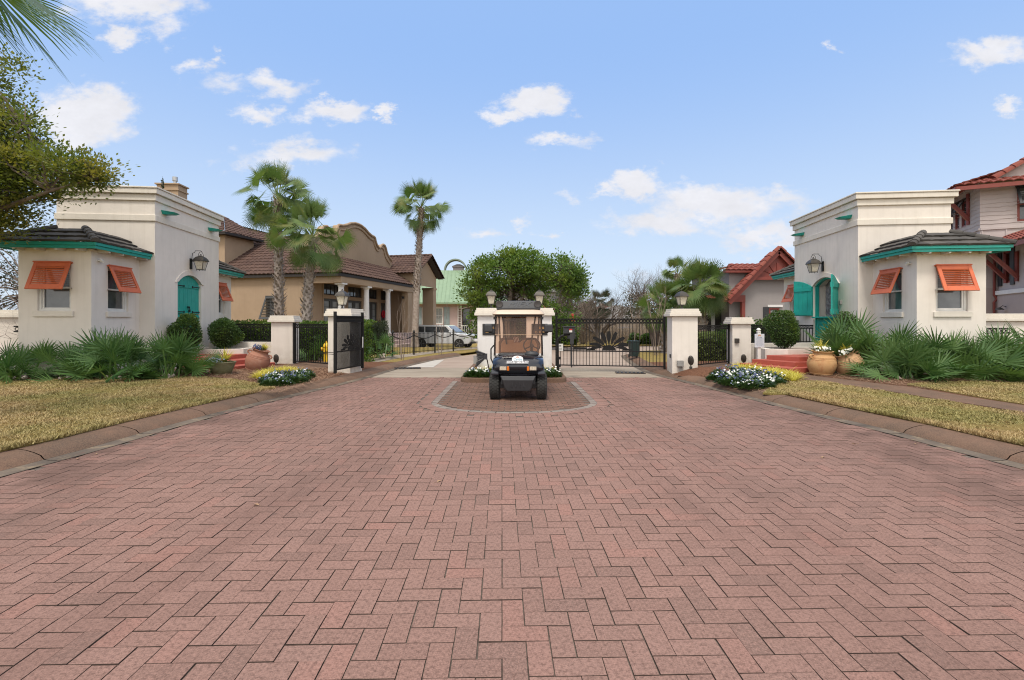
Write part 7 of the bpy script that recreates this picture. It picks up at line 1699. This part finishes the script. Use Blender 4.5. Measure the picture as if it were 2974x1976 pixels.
for xx in (-.2, 2.9): m = MB(); m.box(xx + .1, xx + 1.3, 4.4, 5.2, 6.8, 7.75); m.box(xx, xx + 1.4, 4.3, 5.3, 7.75, 7.85); m.loft([[(xx, 4.3, 7.85), (xx + 1.4, 4.3, 7.85), (xx + 1.4, 5.3, 7.85), (xx, 5.3, 7.85)], [(xx + .5, 4.6, 8.1), (xx + .9, 4.6, 8.1), (xx + .9, 5.0, 8.1), (xx + .5, 5.0, 8.1)]]); m.build('chimney_hood', M['greyst'], ph)
# ------------------------------------------------------------------ white SUV on the drive
m_car = simple('white_car_paint', (.72, .73, .74), (.68, .69, .70), 2, .2, coat=.5)
car = thing('parked_car', 'white SUV parked nose right on the drive between the tan and pink houses', 'car', (-4.95, 35.2, -.42), R(-14))
# local +x = nose; built from side profiles swept across the width
def car_body(mb, prof, w0, ins, n=3):
    for sg in (1,):
        rings = []
        for y, k in ((-w0, 1), (-w0 + .12, 0), (w0 - .12, 0), (w0, 1)): rings.append([(x * (1 - .01 * k), y, z - (.04 if z > .9 and k else 0)) for x, z in prof])
        mb.loft(rings)
m = MB(); car_body(m, [(-2.35, .45), (-1.95, .35), (2.15, .35), (2.35, .5), (2.38, .85), (2.25, 1.02), (1.2, 1.13), (.95, 1.15), (-2.25, 1.12), (-2.4, .9)], .93, 0); m.build('body', m_car, car, bevel=.03, smooth=True)
m = MB(); m.loft([[(x, y, z) for x, z in [(1.15, 1.13), (.55, 1.62), (.3, 1.68), (-1.7, 1.68), (-2.05, 1.6), (-2.3, 1.13)]] for y in (-.82, .82)]); m.build('cabin', m_car, car, bevel=.03)
for y in (-.835, .825):
    for x0, x1, x2, x3 in ((.78, .38, -.28, -.28), (-.36, -.36, -1.18, -1.18), (-1.26, -1.26, -1.8, -2.02)):
        m = MB(); m.add([(x0, y, 1.17), (x1, y, 1.57), (x2, y, 1.57), (x3, y, 1.17), (x0, y + .01, 1.17), (x1, y + .01, 1.57), (x2, y + .01, 1.57), (x3, y + .01, 1.17)], [(0, 1, 2, 3), (7, 6, 5, 4)]); m.build('side_window', M['glassdark'], car)
m = MB(); m.add([(1.17, -.74, 1.16), (1.17, .74, 1.16), (.60, .70, 1.61), (.60, -.70, 1.61)], [(0, 1, 2, 3)]); m.build('windscreen', glassy('sky_reflecting_glass', (.20, .23, .26), .05), car)
m = MB(); m.box(.72, .85, -1.08, -.94, 1.12, 1.26); m.build('wing_mirror', m_car, car, bevel=.03); m = MB(); m.box(.72, .85, .94, 1.08, 1.12, 1.26); m.build('wing_mirror', m_car, car, bevel=.03)
for y in (-.62, .62): m = MB(); m.box(2.30, 2.395, y - .22, y + .22, .78, .95); m.build('headlight', m_lens, car, bevel=.02)
m = MB(); m.box(2.33, 2.40, -.38, .38, .55, .92); m.build('grille', M['blackplastic'], car); m = MB(); m.box(2.2, 2.42, -.8, .8, .36, .46); m.build('bumper', M['blackplastic'], car)
for x in (1.45, -1.45):
    for y in (-.86, .86):
        m = MB(Matrix.Translation((x, y, .36)) @ Matrix.Rotation(R(90), 4, 'X')); m.lathe([(.26, -.12), (.35, -.12), (.37, -.08), (.37, .08), (.35, .12), (.26, .12)], 24); wh = m.build('wheel', m_tyre, car, smooth=True)
        m = MB(Matrix.Translation((x, y, .36)) @ Matrix.Rotation(R(90), 4, 'X')); m.lathe([(.04, -.125), (.06, -.13)], 8); [m.bar((0, 0, sg * .127), (.25 * math.cos(2 * PI * k / 5), .25 * math.sin(2 * PI * k / 5), sg * .127), .05, .015) for k in range(5) for sg in (-1, 1)]; m.build('rim', m_alu, wh)
# ------------------------------------------------------------------ grey house with red gable, right
gh = thing('red_gabled_house', 'grey stucco house with a red tiled gable behind the right gate', 'house', (0, 26, 0), R(0))
ax, az = 14.26, 5.35; hl, hz_ = 11.85, 2.95; hr = 19.0
m = MB(); m.add([(12.95, 0, 0), (15.4, 0, 0), (15.4, 0, 4.2), (ax, 0, az - .15), (12.95, 0, 3.9)], []) if False else None
# gable wall with the porch opening cut out, in strips
def gz_(x): return az - .25 - abs(x - ax) * 1.0
m = MB(); xs_ = [12.0, 12.67, 13.0, 13.98, 14.55, ax, 15.2, 16.6]
for a, b in zip(sorted(set(xs_)), sorted(set(xs_))[1:]):
    za, zb = gz_(a), gz_(b); lo = 2.95 if b <= 12.68 else 0
    if a >= 13.97 and b <= 14.56:
        m.add([(a, 0, 0), (b, 0, 0), (b, 0, 1.5), (a, 0, 1.5)], [(0, 1, 2, 3)]); m.add([(a, 0, 2.25), (b, 0, 2.25), (b, 0, max(zb, 2.25)), (a, 0, max(za, 2.25))], [(0, 1, 2, 3)])
    else: m.add([(a, 0, lo if za > lo else za), (b, 0, lo), (b, 0, max(zb, lo)), (a, 0, max(za, lo))], [(0, 1, 2, 3)])
m.add([(16.6, 0, 0), (22, 0, 0), (22, 0, 3.0), (16.6, 0, 3.0)], [(0, 1, 2, 3)]); m.add([(12.67, 0, 0), (12.67, 6, 0), (12.67, 6, 3), (12.67, 0, 3)], [(3, 2, 1, 0)]); m.build('wall', M['greyst'], gh)
Pg = mkP((13.98, 0), (14.55, 0)); sash_window(gh, Pg, 0, .57, 1.5, 2.25, .02, M['redpaint'], .06, False, 0, M['cg'] if 'cg' in M else M['glassdark'])
m = MB(); m.box(13.66, 13.96, -.05, -.01, 1.4, 2.3); m.build('shutter', M['blackplastic'], gh)
m = MB(); m.box(13.9, 14.7, -.08, -.01, 2.3, 2.42); m.build('window_head', M['whitest'], gh)
r = MB()
def roofside(mb, xa, za, xb, zb, y0, y1):
    L2 = math.hypot(xb - xa, zb - za)
    mb.add([(xa, y0, za), (xb, y0, zb), (xb, y1, zb), (xa, y1, za)], [(0, 1, 2, 3)] if xb < xa else [(3, 2, 1, 0)])
barrel(r, (11.55, .45), (11.55, -.55), 2.62, ax - 11.55, ax - 11.55, 0, 0, .3, .4, .045); barrel(r, (2 * ax - 11.55, -.55), (2 * ax - 11.55, .45), 2.62, ax - 11.55, ax - 11.55, 0, 0, .3, .4, .045); r.build('gable_roof', M['redtile'], gh)
for s in (-1, 1): r = MB(); ridgecap(r, (ax + s * (ax - 11.55), -.55, 2.70), (ax, -.55, az + .12), .14, .34); r.build('verge_tiles', M['redtile'], gh)
for s in (-1, 1): m = MB(); m.bar((ax + s * (ax - 11.6), -.5, 2.50), (ax, -.5, az - .12), .06, .22); m.build('barge_board', M['redpaint'], gh)
m = MB(); m.slab([(ax - 1.35, az - 1.45), (ax + 1.35, az - 1.45), (ax, az - .12)], -.3, -.25); f = m.build('gable_infill', M['redpaint'], gh)
for a in (30, 60, 90, 120, 150): m = MB(); m.bar((ax, -.32, az - 1.42), (ax + .75 * math.cos(R(a)) * 1.2, -.32, az - 1.42 + .75 * math.sin(R(a))), .05, .03); m.build('gable_strut', M['redpaint'], f)
m = MB(); m.box(ax - 1.5, ax + 1.5, -.4, -.2, az - 1.6, az - 1.44); m.build('collar_beam', M['redpaint'], gh)
m = MB(); m.box(10.2, 12.66, -.1, .15, 2.58, 2.94); m.build('porch_beam', M['redpaint'], gh); m = MB(); m.box(12.48, 12.66, -.08, .12, 0, 2.58); m.build('porch_post', M['redpaint'], gh)
m = MB(); m.box(10.0, 12.6, 2.8, 3.0, 0, 2.9); m.build('porch_back_wall', M['darkwood'], gh); m = MB(); m.box(10.0, 12.66, .15, 2.8, 2.6, 2.9); m.build('porch_ceiling', M['darkwood'], gh)
m = MB(); m.box(10.9, 12.2, 2.7, 2.79, 1.9, 2.1); m.box(10.9, 11.05, 2.7, 2.79, .5, 1.9); m.box(12.0, 12.2, 2.7, 2.79, .5, 1.9); m.build('white_door_trim', M['whitest'], gh)
m = MB(); m.lathe([(.02, 2.25), (.02, 2.6)], 8, (11.5, 1.2, 0)); m.lathe([(.08, 2.2), (.1, 2.25), (.08, 2.3)], 10, (11.5, 1.2, 0)); [m.bar((11.5 + .1 * math.cos(R(a)), 1.2 + .1 * math.sin(R(a)), 2.24), (11.5 + .6 * math.cos(R(a)), 1.2 + .6 * math.sin(R(a)), 2.22), .12, .015) for a in (10, 82, 154, 226, 298)]; m.build('ceiling_fan', M['blackplastic'], gh)
m = MB(); wall(m, (12.05, .5), (18, .5), 0, 4.35); wall(m, (12.05, 6), (12.05, .5), 2.6, 4.35); m.build('upper_wall', M['greyst'], gh)
r = MB(); barrel(r, (11.65, .12), (18.4, .12), 4.33, 1.5, .5, .9, 0, .3, .4, .05); barrel(r, (11.65, 6), (11.65, .12), 4.38, .9, .3, 0, .9, .3, .4, .05); r.build('upper_roof', M['redtile'], gh); m = MB(); m.box(11.7, 18, .16, .48, 4.2, 4.40); m.build('eave_board', M['redpaint'], gh)
# ------------------------------------------------------------------ three-storey mauve house at the right edge
d1 = Vector((.42, .907)); d2 = Vector((.907, -.42)); K = Vector((19.6, 20.0))
def kp(a, b): q = K + d1 * a + d2 * b; return (q.x, q.y)
mh = thing('mauve_house', 'tall mauve shingled house with red tile roofs and bracketed eaves at the right edge', 'house', (0, 0, 0))
m_sid = simple('mauve_shingles', (.47, .41, .395), (.41, .36, .345), 1.5, .85)
def shingle_wall(p0, p1, z0, z1, holes=(), rows=.17, wob=True):
    m = MB(); P = wall(m, p0, p1, z0, z1, holes, .1); L2 = (Vector(p1) - Vector(p0)).length; z = z0 + rows
    while z < z1:
        s = 0
        while s < L2:
            e = min(s + random.uniform(.18, .36), L2); off_ = random.uniform(-.02, .02) if wob else 0
            if not any(h[0] - .02 < (s + e) / 2 < h[1] + .02 and h[2] < z < h[3] for h in holes): pbox(m, P, s, e - .008, z + off_, z + .012 + off_, -.018, 0)
            s = e
        z += rows
    m.build('shingle_wall', m_sid, mh); return P
def board_wall(p0, p1, z0, z1, pitch=.5):
    m = MB(); P = wall(m, p0, p1, z0, z1); L2 = (Vector(p1) - Vector(p0)).length; s = .04
    while s < L2: pbox(m, P, s, s + .05, z0, z1, -.025, 0); s += pitch
    pbox(m, P, 0, L2, z1 - .02, z1 + .06, -.05, 0); m.build('board_wall', m_sid, mh); return P
Pl = shingle_wall(kp(7.0, 0), kp(0, 0), 5.4, 7.35, [(3.8, 4.3, 5.75, 6.9), (4.5, 5.0, 5.75, 6.9), (5.2, 5.7, 5.75, 6.9)]); board_wall(kp(7.0, 0), kp(0, 0), 0, 5.35)
Pr = shingle_wall(kp(0, 0), kp(0, 7), 5.4, 7.35, [(1.15, 1.95, 5.6, 7.0)]); board_wall(kp(0, 0), kp(0, 7), 2.9, 5.35, .75)
m = MB()
for z in (1.0, 1.45, 1.9, 2.35): pass
wall(m, kp(0, 0), kp(0, 7), 0, 2.9); m.build('ground_wall', M['mauve'], mh)
m_gsh = simple('dark_grey_awning', (.03, .035, .04), None, 5, .4)
for a in (3.8, 4.5, 5.2): sash_window(mh, Pl, a, a + .5, 5.75, 6.9, .06, M['redpaint'], .05); louver_shutter(mh, Pl, a - .03, a + .53, 6.95, 6.35, .35, 'awning_shutter', m_gsh, 6)
sash_window(mh, Pr, 1.15, 1.95, 5.6, 7.0, .06, M['redpaint'], .06); louver_shutter(mh, Pr, 1.1, 2.0, 7.0, 6.25, .3, 'awning_shutter', m_gsh, 7)
# top roof with hip
EZ = 7.4; r = MB(); oo = 1.0
barrel(r, kp(8, -oo), kp(-oo * .6, -oo), EZ - .25, 2.6, 1.0, 0, 2.0, .3, .4, .05); barrel(r, kp(-oo * .6, -oo), kp(-oo * .6, 8), EZ - .25, 1.6, .55, 1.6, 0, .3, .4, .05); r.build('upper_roof', M['redtile'], mh)
r = MB(); a = kp(.4, .6); b = kp(.4, 5.5); ridgecap(r, (a[0], a[1], 7.5), (b[0], b[1], 10.6), .2, .36); r.build('verge_tiles', M['redtile'], mh)
m = MB(); a, b, c = kp(.45, .6), kp(.45, 9), kp(.45, 5.5); m.add([(a[0], a[1], 7.5), (b[0], b[1], 7.7), (c[0], c[1], 10.6)], [(0, 1, 2)]); m.build('gable_wall', m_sid, mh)
m = MB(); q0, q1, q2 = kp(8, -oo + .05), kp(-oo * .6 + .05, -oo + .05), kp(-oo * .6 + .05, 8)
m.bar((*q0, EZ - .36), (*q1, EZ - .36), .06, .16); m.bar((*q1, EZ - .36), (*q2, EZ - .36), .06, .16); m.build('eave_board', M['redpaint'], mh)
for s in (1.0, 4.2): m = MB(); a = kp(s, -.85); b = kp(s, -.02); m.bar((*a, 7.05), (*b, 5.95), .13, .13); m.bar((*b, 5.75), (*b, 7.1), .12, .12); m.build('bracket', M['redpaint'], mh)
# lower wing coming towards the camera
A = K + d2 * .55; 
def wp(t, o=0): q = A - d1 * t + Vector((-.907, .42)) * o; return (q.x, q.y)
m = MB(); Pw = wall(m, wp(0), wp(7), 2.75, 4.9, [(.45, 1.05, 3.05, 4.35), (2.2, 3.2, 3.05, 4.35)], .1); m.build('wing_wall', m_sid, mh)
for s, w2 in ((.45, .6),): sash_window(mh, Pw, s, s + w2, 3.05, 4.35, .05, M['redpaint'], .06); m = MB(); pbox(m, Pw, s - .32, s - .04, 2.95, 4.45, -.05, -.005); m.build('shutter', m_gsh, mh); m = MB(); pbox(m, Pw, s + w2 + .04, s + w2 + .32, 2.95, 4.45, -.05, -.005); m.build('shutter', m_gsh, mh)
m = MB(); pbox(m, Pw, 0, 7, 2.6, 2.76, -.12, 0); m.build('string_course', M['whitest'], mh)
m = MB(); Pb = wall(m, wp(0, .06), wp(7, .06), 0, 2.6, [(.6, 2.0, 0, 1.55)], .2)
ap = arch_pts(.6, 2.0, 1.0, .55)
for (a, za), (b, zb) in zip(ap, ap[1:]): m.add([Pb(a, za), Pb(b, zb), Pb(b, 1.55), Pb(a, 1.55)], [(0, 1, 2, 3)])
m.build('arcade_wall', M['mauve'], mh)
m = MB(); pbox(m, Pb, .6, 2.0, 0, 1.55, .4, .42); m.build('arch_recess', M['darkwood'], mh)
m = MB(); m.tube([Pb(.85, 2.1, 0), Pb(.85, 2.14, -.12), Pb(.85, 2.05, -.2)], .015, 6); q = Pb(.85, 1.98, -.2); m.lathe([(.14, 0), (.1, .05), (.03, .09), (.02, .1)], 14, q); m.build('gooseneck_lamp', M['bronze'], mh)
r = MB(); barrel(r, wp(-.35, .9), wp(8, .9), 4.35, 1.4, .75, 0, 0, .26, .36, .05); r.build('wing_roof', M['redtile'], mh)
m = MB(); m.bar((*wp(-.35, .88), 4.26), (*wp(8, .88), 4.26), .06, .16); m.build('eave_board', M['redpaint'], mh)
for s in (-.1, .75, 1.6): m = MB(); m.bar((*wp(s, .8), 4.15), (*wp(s, .02), 3.2), .12, .12); m.bar((*wp(s, .03), 3.05), (*wp(s, .03), 4.2), .12, .1); m.build('bracket', M['redpaint'], mh)
m = MB(); q = kp(-.08, .42); m.tube([(*q, 4.3), (*q, 2.6), (q[0] + .05, q[1] - .05, 2.45), (q[0] - .03, q[1] - .02, 2.3), (q[0], q[1] - .02, .2)], .045, 8); m.build('downpipe', M['redpaint'], mh)
# ------------------------------------------------------------------ far roofs, street clutter
def far_house(label, x, y, w, d, h, rh, mat, roofm, rz=0):
    t = thing('distant_house', label, 'house', (x, y, slope(x, y)), rz); m = MB(); m.box(-w / 2, w / 2, 0, d, 0, h); m.build('wall', mat, t); e = .6; q = min(w, d) / 2
    m = MB(); m.add([(-w / 2 - e, -e, h), (w / 2 + e, -e, h), (w / 2 + e, d + e, h), (-w / 2 - e, d + e, h), (-w / 2 + q, d / 2, h + rh), (w / 2 - q, d / 2, h + rh)], [(0, 1, 5, 4), (1, 2, 5), (2, 3, 4, 5), (3, 0, 4)]); m.build('roof', roofm, t)
    for i in range(3): m = MB(); x0 = -w / 2 + w * (i + .35) / 3; m.box(x0, x0 + .9, -.02, 0, h - 1.9, h - .6); m.build('window', M['glassdark'], t)
m_shg = simple('grey_shingle_roof', (.16, .15, .145), (.22, .205, .20), 2, .85)
far_house('far grey hip-roofed house above the middle of the closed gate', 21.5, 88, 12, 10, 3.4, 2.7, M['greyst'], m_shg, R(12))
far_house('far house with a reddish hip roof behind the grey-roofed one', 20.0, 99, 9, 8, 3.9, 2.8, M['mauve'], M['redtile'], 0)
far_house('far brown house behind the bare trees left of the gate middle', 9.0, 72, 9, 8, 3.0, 2.2, M['tan'], m_shg, R(5))
far_house('far pale house right of the driveway behind the gate', 23, 47, 8, 7, 3.2, 1.8, M['whitest'], m_shg, R(-5))
far_house('far red-roofed house glimpsed left of the closed gate', 2.6, 52, 4.5, 6, 3.0, 1.5, M['redpaint'], M['redtile'], 0)
far_house('tall far house hidden in the large green tree behind the island', 3.0, 75, 11, 9, 7.2, 2.2, M['greyst'], m_shg, 0)
def wheelie(label, x, y, z, col, rz=0, s=1.0):
    t = thing('wheelie_bin', label, 'bin', (x, y, z), rz); t.scale = (s,) * 3; mt = simple(col[0], col[1], None, 4, .5)
    m = MB(); m.loft([[(-.22, -.25, .08), (.22, -.25, .08), (.22, .25, .08), (-.22, .25, .08)], [(-.29, -.33, 1.0), (.29, -.33, 1.0), (.29, .33, 1.0), (-.29, .33, 1.0)]]); m.build('tub', mt, t, bevel=.03)
    m = MB(); m.box(-.31, .31, -.36, .38, 1.005, 1.07); m.build('lid', mt, t, bevel=.02)
    for sx in (-.24, .24): m = MB(Matrix.Translation((sx, .24, .1)) @ Matrix.Rotation(R(90), 4, 'Y')); m.lathe([(.1, -.03), (.1, .03)], 14); m.build('wheel', M['blackplastic'], t)
wheelie('dark green wheeled bin seen through the right half of the closed gate', 4.75, 18.6, .1, ('dark_green_bin', (.012, .03, .03)), R(5), .62)
wheelie('blue wheeled bin far behind the right part of the closed gate', 17.6, 58, slope(17, 58), ('blue_bin', (.02, .05, .36)), 0, 1.0)
for lab, x, y in (('black wheeled bin far behind the closed gate, left part', 5.9, 50.0), ('black wheeled bin beside the shrubs behind the closed gate', 6.7, 50.3), ('black wheeled bin partly hidden by the gate motor', 7.6, 50.6)): wheelie(lab, x, y, slope(x, y), ('black_bin', (.015, .016, .018)), random.random())
t = thing('red_post_box', 'small red box on a post behind the left end of the closed gate', 'post box', (3.75 * .62, 27.0, 0)); t.location = (3.9, 31.0, -.1)
m = MB(); m.box(-.05, .05, -.05, .05, 0, 1.5); m.build('post', M['darkwood'], t); m = MB(); m.box(-.16, .16, -.15, .15, 1.5, 2.0); m.lathe([(.16, 2.0), (.14, 2.1), (.05, 2.16)], 12); m.build('box', simple('post_box_red', (.55, .02, .02), None, 4, .4), t)
t = thing('stop_sign', 'small red roadside sign far behind the closed gate', 'sign', (7.3, 44, -.56)); m = MB(); m.tube([(0, 0, 0), (0, 0, 2.4)], .03, 6); m.build('post', M['steel'], t)
m = MB(); m.slab([(.36 * math.cos(R(22.5 + 45 * k)), 2.1 + .36 * math.sin(R(22.5 + 45 * k))) for k in range(8)], -.05, -.03); sg_ = m.build('sign_face', simple('sign_red', (.5, .03, .03), None, 4, .5), t); text('STOP', .26, (0, -.052, 2.1), (R(90), 0, 0), M['white'], sg_)
car2 = clone(car, (10.4, 47, slope(10, 47)), R(96), 'dark car far behind the sunburst of the closed gate')
dk = simple('dark_car_paint', (.05, .055, .06), None, 3, .25, coat=.5)
for ch_ in car2.children:
    if ch_.name.split('.')[0] in ('body', 'cabin', 'wing_mirror'):
        ch_.data = ch_.data.copy(); ch_.data.materials[0] = dk
# a few fallen leaves and chips on the pavers
random.seed(9); ml = simple('dry_leaf', (.36, .24, .14), (.25, .14, .08), 9, .8)
for (px, py) in ((745, 1468), (226, 1334), (280, 1320), (2660, 1290), (1570, 1290), (1275, 1400), (2480, 1290), (2060, 1200), (2390, 1330), (905, 1260)):
    g = G(px, py, 0); t = thing('fallen_leaf', 'small dry leaf lying on the brick paving', 'leaf', (g.x, g.y, .004), random.random() * 6, 'dry leaves lying on the paving')
    m = MB(); m.add([(-.03, 0, 0), (0, -.014, .008), (.035, 0, .002), (0, .014, .010)], [(0, 1, 2, 3)]); m.build('blade', ml, t); m = MB(); m.bar((-.03, 0, .001), (-.055, .004, .006), .002); m.build('stalk', ml, t)
